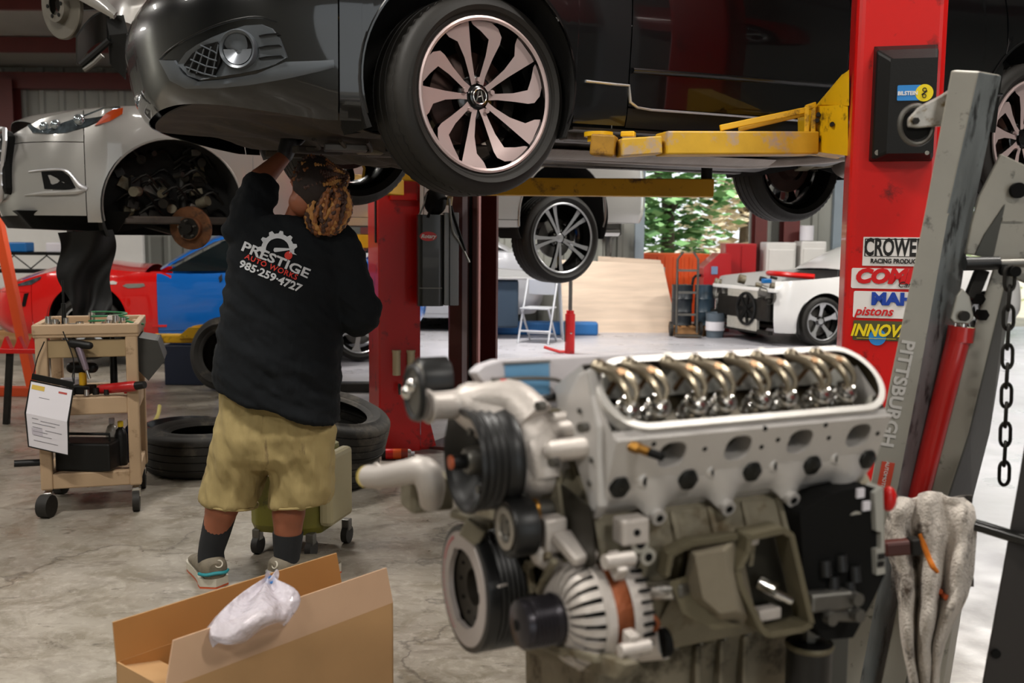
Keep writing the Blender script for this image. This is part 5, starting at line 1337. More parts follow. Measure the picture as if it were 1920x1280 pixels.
MB().cyl((q.x, -.240, q.z), (q.x, -.2415, q.z), .005, n=10).build('bracket_hole', MATTE, eng)
g = MB(); g.prism([(-.17, -.07), (.17, -.07), (.17, .05), (.12, .20), (.05, .24), (-.05, .24), (-.12, .20), (-.17, .05)], .03, Matrix(((0, 0, 1, .09), (1, 0, 0, 0), (0, 1, 0, 0), (0, 0, 0, 1)))); g.build('timing_cover', ALUD, eng, bev=.006)
# valley, far bank and the white tray with its blue panel
g = MB(); g.loft([[(x, y, z) for y, z in ((.03, .22), (.19, .14), (.20, .17), (.13, .26), (.04, .27))] for x in (.13, .62)], smooth=False); g.build('far_bank_deck', ALU, eng, bev=.004)
WPL = mat('white_tray_plastic', 'd6d2d6', .4)
vt = MB(); yv = -.03
vp = [EY(px, py, yv) for px, py in ((893, 698), (908, 684), (938, 674), (1060, 669), (1200, 661), (1430, 654), (1560, 650), (1600, 690), (1240, 745), (1150, 800), (1050, 780), (950, 752), (925, 740))]
nv = Vector((0, -1, 0))
vt.add(vp + [p + Vector((0, .035, -.004)) for p in vp], [tuple(range(len(vp)))] + [tuple(range(2 * len(vp) - 1, len(vp) - 1, -1))] + [((i + 1) % len(vp), i, len(vp) + i, len(vp) + (i + 1) % len(vp)) for i in range(len(vp))])
vt.build('valley_tray', WPL, eng, bev=.003)
bp_ = [EY(px, py, yv - .002) for px, py in ((946, 684), (1030, 680), (1031, 746), (975, 745), (948, 712))]
MB().add(bp_ + [p + Vector((0, .002, 0)) for p in bp_], [(0, 1, 2, 3, 4), (9, 8, 7, 6, 5)]).build('blue_panel', mat('pale_blue_panel', '6fa6cf', .4), eng)
MB().tube([EY(px, py, yv - .004) for px, py in ((944, 682), (985, 680), (1032, 677))], .0016, 6).build('tray_rib', STEEL, eng)
MB().tube([EY(*p, -.05) for p in ((922, 712), (985, 709), (1040, 711), (1056, 722), (1060, 740))], .003, 8, sub=4).build('vacuum_pipe', STEEL, eng)
MB().tube([EY(*p, -.055) for p in ((925, 738), (960, 752), (1000, 752), (1040, 742), (1070, 738), (1095, 733))], .0045, 8, sub=4).build('fuel_hose', BLKM, eng)
MB().tube([EY(*p, -.05) for p in ((935, 728), (975, 742), (1010, 748), (1052, 744))], .006, 8, sub=4).build('pale_hose', CASTW, eng)
MB().box(EY(945, 722, -.052), (.016, .012, .018), RY(0)).build('red_clip', REDP, eng, bev=.003)
for px, py, s in ((975, 775, .02), (1005, 770, .016), (1030, 780, .022), (1060, 735, .014), (1085, 775, .03)):
    MB().box(EY(px, py, -.07), (s * 1.4, .02, s)).build('valley_bracket', ALUD, eng, bev=.003)
# water pump
g = MB(); c_ = lambda px, py, x: EX(px, py, x)
g.tube([c_(940, 770, .06), c_(985, 800, .08), c_(1010, 850, .08), c_(1020, 900, .08)], [.030, .042, .044, .03], 16, sub=3)
g.caps((-.0, -.03, .285), (.07, -.07, .235), .034, .045, 18); g.build('water_pump', CASTW, eng)
g = MB(); g.tube([EX(790, 762, -.085), EX(850, 758, -.03), EX(905, 748, .01), EX(960, 752, .05), EX(1000, 790, .07)], [.020, .021, .024, .032, .034], 18, sub=4); g.build('water_outlet_neck', CASTW, eng)
MB().torus(.0215, .003, axm(EX(803, 762, -.075), (1, .1, 0)), 24, 8).build('neck_bead', CASTW, eng)
g = MB()
for a, b, r in (((1000, 815), (1105, 802), .016), ((1040, 845), (1130, 835), .016), ((985, 900), (1060, 905), .030), ((1000, 790), (1080, 782), .010)):
    g.caps(EX(*a, .08), EX(*b, .13), r, r, 14)
g.build('pump_passages', CASTW, eng)
g = MB(); g.caps(EX(1000, 885, .07), EX(1055, 880, .12), .034, .034, 18); g.build('pump_outlet_boss', CASTW, eng)
MB().torus(.0345, .0035, axm(EX(1030, 882, .095), (1, 0, 0)), 28, 8).build('boss_seam', ALUD, eng)
for px, py in ((962, 870), (985, 925), (1100, 800), (1020, 760), (1045, 865), (975, 960)):
    q = EX(px, py, .055); MB().cyl(q, q + Vector((-.012, -.004, 0)), .007, n=6, smooth=False).build('pump_bolt', STEEL, eng)
wp = Vector((0, -.066, .212))
MW = axm((.04, wp.y, wp.z), (-1, 0, 0))   # +z points to the front of the engine
MB().lathe([(.0005, .030), (.030, .030), (.036, .042), (.055, .050), (.062, .062), (.068, .068), (.073, .070), (.0745, .064), (.070, .058), (.072, .052), (.069, .048), (.072, .042), (.069, .038), (.072, .032), (.069, .027), (.072, .020), (.0745, .012), (.072, .004), (.055, .0), (.03, .0)], MW, 56).build('water_pump_pulley', BLKM, eng)
MB().lathe([(.020, .030), (.020, .062), (.017, .066), (.011, .066)], MW, 24).build('pulley_hub', STEEL, eng)
MB().lathe([(.011, .06), (.0115, .086), (.0005, .087)], MW, 16).build('hub_nose', BLKM, eng)
MB().lathe([(.0105, .0865), (.0095, .0895), (.0005, .090)], MW, 16).build('hub_cap', mat('orange_rust_cap', 'a8502c', .5, .2), eng)
for k in range(4): q = MW @ Vector((.042 * cos(k * 1.57 + .4), .042 * sin(k * 1.57 + .4), .048)); MB().cyl(q, q + Vector((-.006, 0, 0)), .0065, n=6, smooth=False).build('pulley_bolt', STEEL, eng)
# thermostat idler at the top left, with dark drum
tcn_ = Vector((-.08, -.005, .312)); MT = axm(tcn_ + Vector((.045, 0, 0)), (-1, 0, 0))
MB().lathe([(.0005, .02), (.020, .022), (.024, .04), (.031, .045), (.0335, .040), (.0335, .0), (.02, -.004), (.0005, -.004)], axm(EX(800, 712, -.05) + Vector((.03, 0, 0)), (-1, 0, 0)), 36).build('idler_drum', BLKM, eng)
g = MB(); a = EX(784, 735, -.09); g.loft([[a + Vector((0, .032 * cos(t), .042 * sin(t) )) for t in [2 * pi * i / 24 for i in range(24)]], [a + Vector((-.006, .030 * cos(t), .040 * sin(t))) for t in [2 * pi * i / 24 for i in range(24)]]]); g.build('flange_plate', STEEL, eng)
g = MB(); g.torus(.036, .0045, axm(a + Vector((-.006, 0, .0)), (-1, 0, 0)) , 28, 8); g.build('flange_rim', BLKM, eng)
for px, py in ((775, 722), (766, 735)):
    q = EX(px, py, -.097); MB().ell(q, .011, n=12, m=8).build('flange_nut', CHROME, eng)
# lower inlet elbow on its box
g = MB(); g.tube([EX(692, 893, -.10), EX(720, 893, -.09), EX(760, 885, -.07), EX(795, 882, -.05), EX(808, 910, -.04), EX(808, 940, -.03)], [.0185, .0185, .019, .022, .022, .018], 20, sub=4); g.build('inlet_elbow', mat('white_hose', 'b9b2ac', .5, .25, var=.08), eng)
MB().torus(.0195, .0028, axm(EX(708, 893, -.095), (1, .1, 0)), 24, 8).build('hose_bead', CASTW, eng)
MB().torus(.0225, .003, axm(EX(785, 884, -.055), (1, .1, 0)), 24, 8).build('hose_bead', CASTW, eng)
MB().cyl(EX(690, 893, -.101), EX(688, 893, -.104), .018, n=20).build('yellow_hose_end', mat('yellow_plug', 'c9b25c', .5), eng)
q = EX(800, 920, -.02); MB().box(q, (.07, .06, .055)).build('thermostat_housing', ALUD, eng, bev=.006)
# tensioner and brackets under the pump pulley
g = MB(); g.beam(EX(850, 960, -.01), EX(925, 985, .03), .02, .012); g.beam(EX(870, 985, -.01), EX(905, 1010, .01), .012, .03); g.build('pump_bracket', ALUD, eng, bev=.003)
ic = Vector((.01, -.126, .127)); MI = axm((.045, ic.y, ic.z), (-1, 0, 0))
MB().lathe([(.022, .030), (.030, .034), (.038, .036), (.0415, .032), (.0415, .0), (.03, -.003), (.0005, -.003)], MI, 40).build('idler_pulley', BLKM, eng)
MB().lathe([(.0295, .034), (.030, .037), (.021, .0375), (.0195, .034)], MI, 36).build('idler_face_ring', mat('pale_ring', 'a09a90', .4, .6), eng)
MB().lathe([(.0195, .033), (.012, .028), (.010, .035), (.0005, .036)], MI, 24).build('idler_bearing', STEEL, eng)
g = MB(); g.box(EX(1035, 1000, .075), (.035, .03, .05)); g.caps(EX(1015, 1040, .06), EX(1040, 1060, .08), .016, .014, 12); g.beam(EX(1060, 1000, .09), EX(1105, 1050, .10), .05, .016); g.build('tensioner_arm', CASTW, eng, bev=.004)
g = MB(); g.caps(EX(1000, 958, .06), EX(1045, 955, .10), .016, .014, 14); g.build('tensioner_pivot', STEEL, eng)
MB().torus(.0145, .003, axm(EX(1003, 957, .05), (1, 0, 0)), 20, 6).build('brass_ring', BRASS, eng)
g = MB()
for a, b in (((972, 1045), (985, 1115)), ((990, 1050), (1000, 1112)), ((1030, 1040), (985, 1065)), ((1040, 1050), (1010, 1110)), ((1000, 1200), (1060, 1225)), ((965, 1195), (1120, 1235))): g.beam(EX(*a, .06), EX(*b, .06), .010, .010)
g.build('accessory_bracket', ALUD, eng, bev=.002)
g = MB(); g.prism([(p.y, p.z) for p in [EX(*q, .09) for q in ((1000, 1205), (1100, 1215), (1180, 1245), (1160, 1270), (1050, 1240), (985, 1218))]], .02, Matrix(((0, 0, 1, .085), (1, 0, 0, 0), (0, 1, 0, 0), (0, 0, 0, 1)))); g.build('lower_cover', ALUD, eng, bev=.004)
g = MB(); g.add([EX(*p, .095) for p in ((1045, 900), (1110, 950), (1118, 1060), (1080, 1075), (1030, 1030), (1035, 940))] + [EX(*p, .11) for p in ((1045, 900), (1110, 950), (1118, 1060), (1080, 1075), (1030, 1030), (1035, 940))], [(0, 1, 2, 3, 4, 5), (11, 10, 9, 8, 7, 6)] + [((i + 1) % 6, i, 6 + i, 6 + (i + 1) % 6) for i in range(6)]); g.build('dark_cover', mat('dark_olive_cast', '27241c', .5, .3), eng, bev=.004)
# crank damper
MD = axm((.088, 0, 0), (-1, 0, 0))
g = MB(); pr = [(.05, .070), (.094, .088)]
MB().lathe([(.086, .0885), (.0945, .088), (.096, .084), (.095, .075)] + [(.0955 - (.003 if i % 2 else 0), .07 - i * .004) for i in range(12)] + [(.096, .02), (.09, .004), (.05, 0), (.0005, 0)], MD, 72).build('crank_damper', BLKM, eng)
MB().lathe([(.058, .082), (.0595, .0895), (.0855, .090), (.0865, .0875)], MD, 72, fr=lambda t, r, h: (r + (.004 if r < .06 and (t * 18 / pi) % 12 < 1.5 else 0), h)).build('damper_face_ring', mat('satin_grey_ring', 'a8a09c', .45, .4, var=.04), eng)
MB().lathe([(.0585, .078), (.040, .072), (.028, .072), (.026, .050), (.012, .048), (.0005, .048)], MD, 48).build('damper_hub', mat('dark_hub', '37322b', .5, .5, var=.15, vs=30), eng)
for k in range(10): q = MD @ Vector((.046 * cos(k * .628), .046 * sin(k * .628), .0735)); MB().cyl(q, q + Vector((-.002, 0, 0)), .003, n=8).build('hub_hole', MATTE, eng)
MB().cyl(MD @ Vector((0, 0, .045)), MD @ Vector((0, 0, .062)), .012, n=6, smooth=False).build('crank_bolt', MATTE, eng)
RLET = mat('red_lettering', 'b2454a', .5)
for i in range(26):   # worn red print on the pale ring: too blurred to read, so strokes only
    a0 = radians(118 + i * 5.0); w_ = .0052 if i < 9 else .0026
    g = MB(); g.grid(lambda u, v: (lerp(.0785 - w_ / 2, .0785 + w_ / 2, v) * cos(a0 + radians(3.4) * u), lerp(.0785 - w_ / 2, .0785 + w_ / 2, v) * sin(a0 + radians(3.4) * u), .0904), 3, 1, M=MD); g.build('red_print_stroke', RLET, eng)
g = MB(); g.beam(EX(916, 1096, -.002) + Vector((.01, -.012, 0)), EX(950, 1095, .03), .003, .003); g.build('timing_mark', CASTW, eng)
# alternator
ac = Vector((0, -.186, .012)); MA = axm((.172, ac.y, ac.z), (-1, 0, 0))
MB().lathe([(.0005, .172), (.020, .172), (.032, .168), (.0345, .160)] + [(.0345 - (.0025 if i % 2 else 0), .158 - i * .003) for i in range(12)] + [(.036, .118), (.034, .112), (.012, .112)], MA, 40).build('alternator_pulley', mat('dark_purple_steel', '2f2c31', .3, .6), eng)
MB().lathe([(.0075, .1725), (.0075, .1735), (.0005, .1735)], MA, 16).build('pulley_bore', MATTE, eng)
shell = MB()
# front housing: finned dome with open slots
for k in range(26):
    a = 2 * pi * k / 26
    pts = [(.030, .112), (.048, .110), (.062, .102), (.070, .090), (.074, .072)]
    strip(shell, [(r, 4.2, -4.2, h) for r, h in pts], .010, degrees_ := a * 180 / pi)
shell.lathe([(.014, .112), (.032, .115), (.034, .108), (.014, .104)], None, 40)
shell.lathe([(.074, .076), (.0765, .074), (.0765, .060), (.072, .060)], None, 48)
for v_ in range(len(shell.v)): shell.v[v_] = MA @ shell.v[v_]
shell.build('alternator_housing', [CASTW, CASTW], eng)
MB().lathe([(.060, .10), (.066, .085), (.066, .06), (.04, .06)], MA, 36).build('rotor_dark', MATTE, eng)
MB().lathe([(.0735, .062), (.0745, .060), (.0745, .034), (.0735, .032)], MA, 80, fr=lambda t, r, h: (r + .001 * (int(t * 14 / pi) % 2), h)).build('stator_windings', COPPER, eng)
rear = MB(); rear.lathe([(.0765, .034), (.0765, .020), (.073, .006), (.062, -.004), (.04, -.008), (.0005, -.008)], MA, 48); rear.build('alternator_rear', CASTW, eng)
for k in range(12):
    a = radians(150 + k * 11); q = MA @ Vector((.070 * cos(a + pi), .070 * sin(a + pi), .008)); q2 = MA @ Vector((.0765 * cos(a + pi), .0765 * sin(a + pi), .012))
    MB().box((0, 0, 0), (.018, .004, .006), axm(q2, q2 - Vector((q2.x, ac.y, ac.z)))).build('cooling_slot', MATTE, eng)
for px, py, r in ((1045, 1068, .009), (1080, 1054, .009), (1160, 1050, .010), (1110, 1240, .009), (1190, 1215, .009)):
    q = EX(px, py, .12); d_ = (q - Vector((q.x, ac.y, ac.z))).normalized() * .014
    MB().cyl(q + Vector((-.022, 0, 0)), q + Vector((.022, 0, 0)), r, n=16).beam(q, q - d_ * 1.5, .035, r * 1.6, up=(1, 0, 0)).build('alternator_lug', CASTW, eng, bev=.002)
g = MB(); g.cyl(EX(1165, 1108, .165), EX(1265, 1106, .215), .013, n=18); g.build('alternator_stud', CHROME, eng)
g = MB(); g.cyl(EX(1200, 1210, .19), EX(1245, 1205, .21), .022, n=20); g.build('regulator_plug', CASTW, eng); g = MB(); g.cyl(EX(1238, 1205, .20), EX(1250, 1203, .21), .020, n=20); g.build('plug_socket', MATTE, eng)
MB().torus(.011, .004, axm(EX(1218, 1168, .19), (-.6, -.8, 0)), 18, 8).build('terminal_ring', COPPER, eng)
# engine mount: open cast box frame
FR = mat('olive_cast_bracket', '69624e', .5, .35, var=.15, vs=14, bump=.3, bs=120)
def framebar(name, pts, y, w, d, m, closed=True):
    P_ = [EY(*p, y) for p in pts]; g = MB(); N = len(P_)
    for i in range(N if closed else N - 1): g.beam(P_[i], P_[(i + 1) % N], w, d, up=(0, 1, 0)); g.ell(P_[i], (w * .52, d * .5, w * .52), n=12, m=8)
    return g.build(name, m, eng)
outer = [(1392, 1002), (1455, 988), (1470, 998), (1508, 1162), (1490, 1172), (1428, 1182), (1415, 1172), (1375, 1090), (1370, 1062), (1388, 1030)]
framebar('engine_mount_frame', outer, -.245, .009, .035, FR)
bk_ = [EY(*p, -.215) for p in outer]; g = MB(); g.add(bk_ + [p + Vector((0, .01, 0)) for p in bk_], [tuple(range(len(bk_))), tuple(range(2 * len(bk_) - 1, len(bk_) - 1, -1))] + [((i + 1) % len(bk_), i, len(bk_) + i, len(bk_) + (i + 1) % len(bk_)) for i in range(len(bk_))]); g.build('mount_back_plate', mat('dark_cast', '2b281f', .55, .4), eng)
framebar('mount_rib', [(1243, 1075), (1250, 1035), (1290, 1015), (1375, 1003)], -.235, .008, .022, FR, closed=False)
g = MB(); a = [EY(*p, -.275) for p in ((1303, 1042), (1358, 1032), (1383, 1145), (1350, 1150), (1318, 1122))]; b = [EY(*p, -.225) for p in ((1290, 1030), (1385, 1005), (1420, 1165), (1350, 1170), (1280, 1120))]
g.loft([b, a], smooth=False); g.build('mount_wedge', mat('pale_olive_cast', '8c8371', .5, .4, var=.08, vs=10, bump=.3, bs=140), eng, bev=.004)
g = MB(); g.prism([(p.x, p.z) for p in [EY(*q, -.2) for q in ((1250, 1085), (1300, 1060), (1330, 1150), (1400, 1185), (1360, 1190), (1270, 1150))]], .04, T(0, -.24, 0) @ RX(-90) @ Matrix.Scale(-1, 4, (0, 0, 1)) @ Matrix.Scale(1, 4)); g2 = MB()
g2.loft([[EY(*q, -.245) for q in ((1255, 1090), (1300, 1075), (1330, 1150), (1390, 1175), (1340, 1180), (1280, 1150))], [EY(*q, -.20) for q in ((1255, 1090), (1300, 1075), (1330, 1150), (1390, 1175), (1340, 1180), (1280, 1150))]], smooth=False); g2.build('mount_lower_web', FR, eng, bev=.004)
g = MB(); q = EY(1425, 1092, -.228); g.cyl(q, q + Vector((.012, -.02, -.006)), .011, n=14); g.cyl(q + Vector((.014, -.014, -.012)), q + Vector((.04, -.02, -.026)), .007, n=10); g.build('drain_plug', CHROME, eng)
MB().box(EY(1437, 1148, -.232), (.04, .02, .018)).build('mount_label', CASTW, eng, bev=.003)
MB().box(EY(1413, 1008, -.232), (.014, .01, .02)).build('mount_tag', CASTW, eng, bev=.003)
g = MB(); g.beam(EX(1265, 1106, .215), EY(1310, 1090, -.23), .02, .02); g.build('mount_clamp', STEEL, eng, bev=.004)
# sump
PAN = mat('dirty_sump', '7d7666', .5, .35, var=.2, vs=9, dirt=('403a2c', .35, 14), bump=.4, bs=60)
g = MB(); g.loft([[(x0, y0, z) , (x1, y0, z), (x1, -y0, z), (x0, -y0, z)] for x0, x1, y0, z in ((.14, .60, -.14, -.075), (.16, .58, -.13, -.10), (.16, .56, -.12, -.24))], smooth=False); g.build('sump', PAN, eng, bev=.01)
for x in (.33, .375, .42): MB().box((x, -.132, -.17), (.010, .02, .16)).build('sump_rib', PAN, eng, bev=.003)
for i in range(10): MB().cyl((.16 + i * .045, -.132, -.082), (.16 + i * .045, -.132, -.094), .005, n=6, smooth=False).build('sump_bolt', STEEL, eng)
# oil filter
q = EY(1518, 1200, -.20); g = MB(); g.lathe([(.0005, 0), (.028, 0), (.034, -.004), (.0355, -.010), (.0345, -.015), (.034, -.11), (.028, -.12), (.0005, -.12)], T(q.x, -.20, q.z), 36); g.build('oil_filter', BLKM, eng)
MB().lathe([(.0355, -.002), (.0375, -.006), (.0355, -.011)], T(q.x, -.20, q.z), 36).build('filter_seam', FR, eng)
g = MB(); g.cyl((q.x, -.2, q.z), (q.x, -.2, q.z + .022), .012, n=6, smooth=False); g.cyl((q.x, -.205, q.z + .008), (q.x + .03, -.21, q.z + .012), .007, n=10); g.build('filter_fitting', STEEL, eng)
g = MB(); a = EY(1510, 1128, -.25); b = EY(1590, 1120, -.25); g.beam(a, b, .03, .026); g.beam(EY(1548, 1150, -.25), EY(1605, 1152, -.25), .02, .018); g.build('oil_cooler_adapter', STEEL, eng, bev=.004)
for p_ in ((1552, 1156), (1603, 1150), (1600, 1120)): q = EY(*p_, -.262); MB().cyl(q, q + Vector((0, -.012, 0)), .010, n=14).build('adapter_plug', STEEL, eng)
# rear: black flexplate cover and engine stand head
g = MB(); pp = [EY(*p, -.236) for p in ((1500, 960), (1560, 925), (1625, 910), (1655, 918), (1660, 1075), (1640, 1120), (1600, 1195), (1545, 1200), (1510, 1150))]
g.loft([[p + Vector((0, 0, 0)) for p in pp], [Vector((p.x, .18, p.z)) for p in pp]], smooth=False); g.build('bell_housing', MATTE, eng, bev=.008)
g = MB(); pp = [EY(*p, -.245) for p in ((1640, 925), (1656, 912), (1660, 1075), (1644, 1078), (1642, 1030), (1652, 1028), (1652, 998), (1643, 995))]
g.loft([pp, [p + Vector((0, .03, 0)) for p in pp]], smooth=False); g.build('starter_plate', mat('pale_grey_plate', 'b1b0a8', .4, .3), eng)
for px, py, w_ in ((1613, 924, .014), (1624, 948, .014)): MB().box(EY(px, py, -.239), (w_, .004, w_)).build('label_square', PAPER, eng)
for dx_ in (-.005, .0, .005):
    for dz_ in (-.006, .006): q = EY(1652, 1050, -.247); MB().box((q.x + dx_, q.y, q.z + dz_), (.0028, .002, .009)).build('worn_mark', STICK_K, eng)
g = MB(); g.ell(EY(1666, 935, -.15), (.014, .012, .021), n=18, m=12); g.build('red_plug', REDP, eng)
for k, (px, py) in enumerate(((1545, 1050), (1575, 1040), (1600, 1060), (1560, 1080), (1590, 1090))): MB().cyl(EY(px, py, -.236), EY(px + 2, py + 30, -.240), .010, n=12).build('cover_rib', BLKM, eng)
# ---- engine stand
STG = mat('engine_stand_grey', '4c4c48', .5, .4, var=.1)
es = thing('engine_stand', 'grey engine stand holding the V8 by its rear, black turning bar at its side', 'engine stand', (E_.M @ Vector((.62, 0, -E_.loc.z))), YAW)
SF = Frame(es.location, YAW); zc_ = E_.loc.z + .02
g = MB(); g.cyl((.04, 0, zc_ - .02), (.12, 0, zc_ - .02), .045, n=24); g.build('pivot_tube', STG, es)
MB().box((.085, 0, zc_ / 2 + .03), (.07, .07, zc_ - .06)).build('upright', STG, es, bev=.006)
MB().box((-.30, 0, .09), (.90, .07, .06)).build('base_beam', STG, es, bev=.006)
MB().box((.11, 0, .09), (.07, .80, .06)).build('rear_crossbar', STG, es, bev=.006)
MB().box((-.77, 0, .09), (.06, .36, .05)).build('front_crossbar', STG, es, bev=.006)
for x, y in ((.11, -.36), (.11, .36), (-.77, -.15), (-.77, .15)):
    MB().cyl((x, y - .015, .035), (x, y + .015, .035), .035, n=18).build('caster_wheel', RUBBER, es)
    MB().box((x, y, .062), (.03, .045, .03)).build('caster_fork', STEEL, es, bev=.003)
for y, z in ((.1, .1), (-.1, .1), (.1, -.1), (-.1, -.1)): MB().beam((.05, 0, zc_ - .02), (.03, y, zc_ + z), .03, .012).build('mounting_arm', STG, es, bev=.003)
# ================================================================ engine hoist, foreground right
HZ = 2.30
def hp(px, py, d=0): return at(px, py, HZ + d)
ho = hp(1760, 640); ho.z = 0
hoist = thing('engine_hoist', 'folded grey engine hoist with a red ram and hanging chain, right foreground', 'engine hoist', ho)
def HL(px, py, d=0): return hp(px, py, d) - ho
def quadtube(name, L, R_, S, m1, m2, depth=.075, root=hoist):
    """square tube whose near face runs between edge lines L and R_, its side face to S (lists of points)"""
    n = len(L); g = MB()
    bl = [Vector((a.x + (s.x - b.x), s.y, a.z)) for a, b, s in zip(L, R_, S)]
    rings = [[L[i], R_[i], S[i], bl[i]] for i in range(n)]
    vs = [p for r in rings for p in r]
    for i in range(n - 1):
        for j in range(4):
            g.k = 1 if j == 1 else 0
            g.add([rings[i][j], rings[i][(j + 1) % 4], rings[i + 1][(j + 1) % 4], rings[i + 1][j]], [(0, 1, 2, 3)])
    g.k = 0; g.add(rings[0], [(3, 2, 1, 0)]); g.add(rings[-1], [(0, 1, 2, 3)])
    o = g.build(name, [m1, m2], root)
    w = o.modifiers.new('weld', 'WELD'); w.merge_threshold = .0004
    d = o.modifiers.new('bevel', 'BEVEL'); d.width = .006; d.segments = 3; d.limit_method = 'ANGLE'; d.angle_limit = radians(40)
    return o
quadtube('boom', [HL(1782, 130), HL(1732, 400), HL(1668, 709), HL(1558, 1290, -.0)], [HL(1838, 133), HL(1778, 400), HL(1723, 709), HL(1610, 1290)], [HL(1880, 140, .075), HL(1826, 400, .075), HL(1776, 709, .075), HL(1655, 1290, .075)], HOISTG, HOISTW)
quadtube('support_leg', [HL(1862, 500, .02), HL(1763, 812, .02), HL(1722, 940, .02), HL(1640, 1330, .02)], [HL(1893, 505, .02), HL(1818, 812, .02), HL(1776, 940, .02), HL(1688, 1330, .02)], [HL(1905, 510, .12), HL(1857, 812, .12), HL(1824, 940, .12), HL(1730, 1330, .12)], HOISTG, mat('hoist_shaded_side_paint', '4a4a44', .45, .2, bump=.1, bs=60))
quadtube('rear_leg', [HL(1752, 960, .16), HL(1738, 1120, .16), HL(1712, 1380, .16)], [HL(1806, 960, .16), HL(1795, 1120, .16), HL(1752, 1380, .16)], [HL(1822, 960, .22), HL(1808, 1120, .22), HL(1766, 1380, .22)], HOISTG, HOISTG)
quadtube('near_leg', [HL(1935, 740, -.30), HL(1905, 920, -.30), HL(1838, 1290, -.30)], [HL(2040, 740, -.30), HL(2005, 920, -.30), HL(1945, 1290, -.30)], [HL(2060, 740, -.20), HL(2030, 920, -.20), HL(1980, 1290, -.20)], mat('hoist_dark_leg', '2e2a28', .5, .2, bump=.1, bs=50), HOISTG)
q = HL(1867, 1225, -.303); MB().cyl(q, q + Vector((0, -.003, 0)), .010, n=16).build('pin_hole', MATTE, hoist)
g = MB(); pl_ = [HL(*p, .03) for p in ((1878, 288), (1945, 320), (1945, 540), (1862, 505), (1850, 482), (1811, 476), (1822, 420), (1836, 370))]
n = len(pl_); g.add(pl_ + [p + Vector((0, .012, 0)) for p in pl_], [tuple(range(n)), tuple(range(2 * n - 1, n - 1, -1))] + [((i + 1) % n, i, n + i, n + (i + 1) % n) for i in range(n)]); g.build('gusset_plate', HOISTG, hoist, bev=.003)
g = MB(); pl_ = [HL(*p, .026) for p in ((1885, 382), (1862, 484), (1828, 478), (1846, 440))]; g.add(pl_ + [p + Vector((0, .004, 0)) for p in pl_], [(0, 1, 2, 3), (7, 6, 5, 4)]); g.build('gusset_shadow_plate', mat('hoist_window_shade', '45453f', .5, .2), hoist)  # dark sheet standing in for the shade in the gusset's triangular window
q = HL(1906, 357, .025); MB().cyl(q, q + Vector((0, -.012, 0)), .018, n=20).build('gusset_bolt', MATTE, hoist)
MB().box(HL(1898, 412, .028), (.05, .01, .008)).build('weld_seam', HOISTG, hoist)
g = MB(); g.cyl(HL(1808, 494, -.02), HL(1872, 493, -.02), .0155, n=18); g.build('bar_grip', BLKM, hoist)
g = MB(); g.cyl(HL(1868, 494, -.02), HL(1960, 492, -.02), .0105, n=18); g.build('lever_bar', STEEL, hoist)
# boom head: bracket and roller ring
g = MB(); g.tube([HL(1718 + 31 * cos(t), 234 + 36 * sin(t), .05) for t in [2 * pi * i / 28 for i in range(28)]], .006, 8, closed=True); g.build('roller_ring', STEEL, hoist)
q = HL(1718, 234, .05); MB().cyl(q + Vector((0, .02, 0)), q + Vector((0, -.004, 0)), .034, n=28).build('roller', MATTE, hoist)
g = MB(); pl_ = [HL(*p, .035) for p in ((1786, 165), (1766, 178), (1724, 200), (1704, 222), (1704, 238), (1722, 240), (1764, 236), (1776, 236))]; n = len(pl_)
g.add(pl_ + [p + Vector((0, .02, 0)) for p in pl_], [tuple(range(n)), tuple(range(2 * n - 1, n - 1, -1))] + [((i + 1) % n, i, n + i, n + (i + 1) % n) for i in range(n)]); g.build('roller_bracket', mat('pale_worn_bracket', 'b5b1aa', .45, .5, var=.2, vs=30, dirt=('7c6a48', .3, 25)), hoist, bev=.004)
q = HL(1716, 227, .033); MB().cyl(q, q + Vector((0, -.008, 0)), .008, n=6, smooth=False).build('bracket_bolt', DSTEEL, hoist)
# ram
RAMR = mat('red_ram_paint', 'b5201c', .3, coat=.4)
g = MB(); g.cyl(HL(1800, 622, .03), HL(1722, 935, .03), .0265, .024, n=28); g.build('ram_cylinder', RAMR, hoist)
g = MB(); g.cyl(HL(1803, 612, .03), HL(1799, 640, .03), .030, n=28); g.build('ram_collar', RAMR, hoist, bev=.003)
g = MB(); g.cyl(HL(1807, 560, .03), HL(1803, 615, .03), .012, n=18); g.build('ram_rod', CHROME, hoist)
g = MB(); pl_ = [HL(*p, .0) for p in ((1805, 540), (1819, 556), (1827, 596), (1817, 608), (1790, 606), (1783, 598), (1794, 556))]; n = len(pl_)
g.add(pl_ + [p + Vector((0, .012, 0)) for p in pl_], [tuple(range(n)), tuple(range(2 * n - 1, n - 1, -1))] + [((i + 1) % n, i, n + i, n + (i + 1) % n) for i in range(n)]); g.build('clevis', mat('pale_clevis', 'a3a097', .4, .5), hoist, bev=.003)
q = HL(1806, 592, -.002); MB().cyl(q, q + Vector((0, -.010, 0)), .012, n=18).build('clevis_pin', DSTEEL, hoist)
for p in ((1833, 560), (1840, 590)): q = HL(*p, .02); MB().cyl(q + Vector((0, .01, 0)), q + Vector((0, -.012, 0)), .014, n=6, smooth=False).build('leg_bolt', MATTE, hoist)
g = MB(); g.beam(HL(1842, 505, .02), HL(1820, 560, .02), .02, .03); g.build('ram_lug', DSTEEL, hoist, bev=.003)
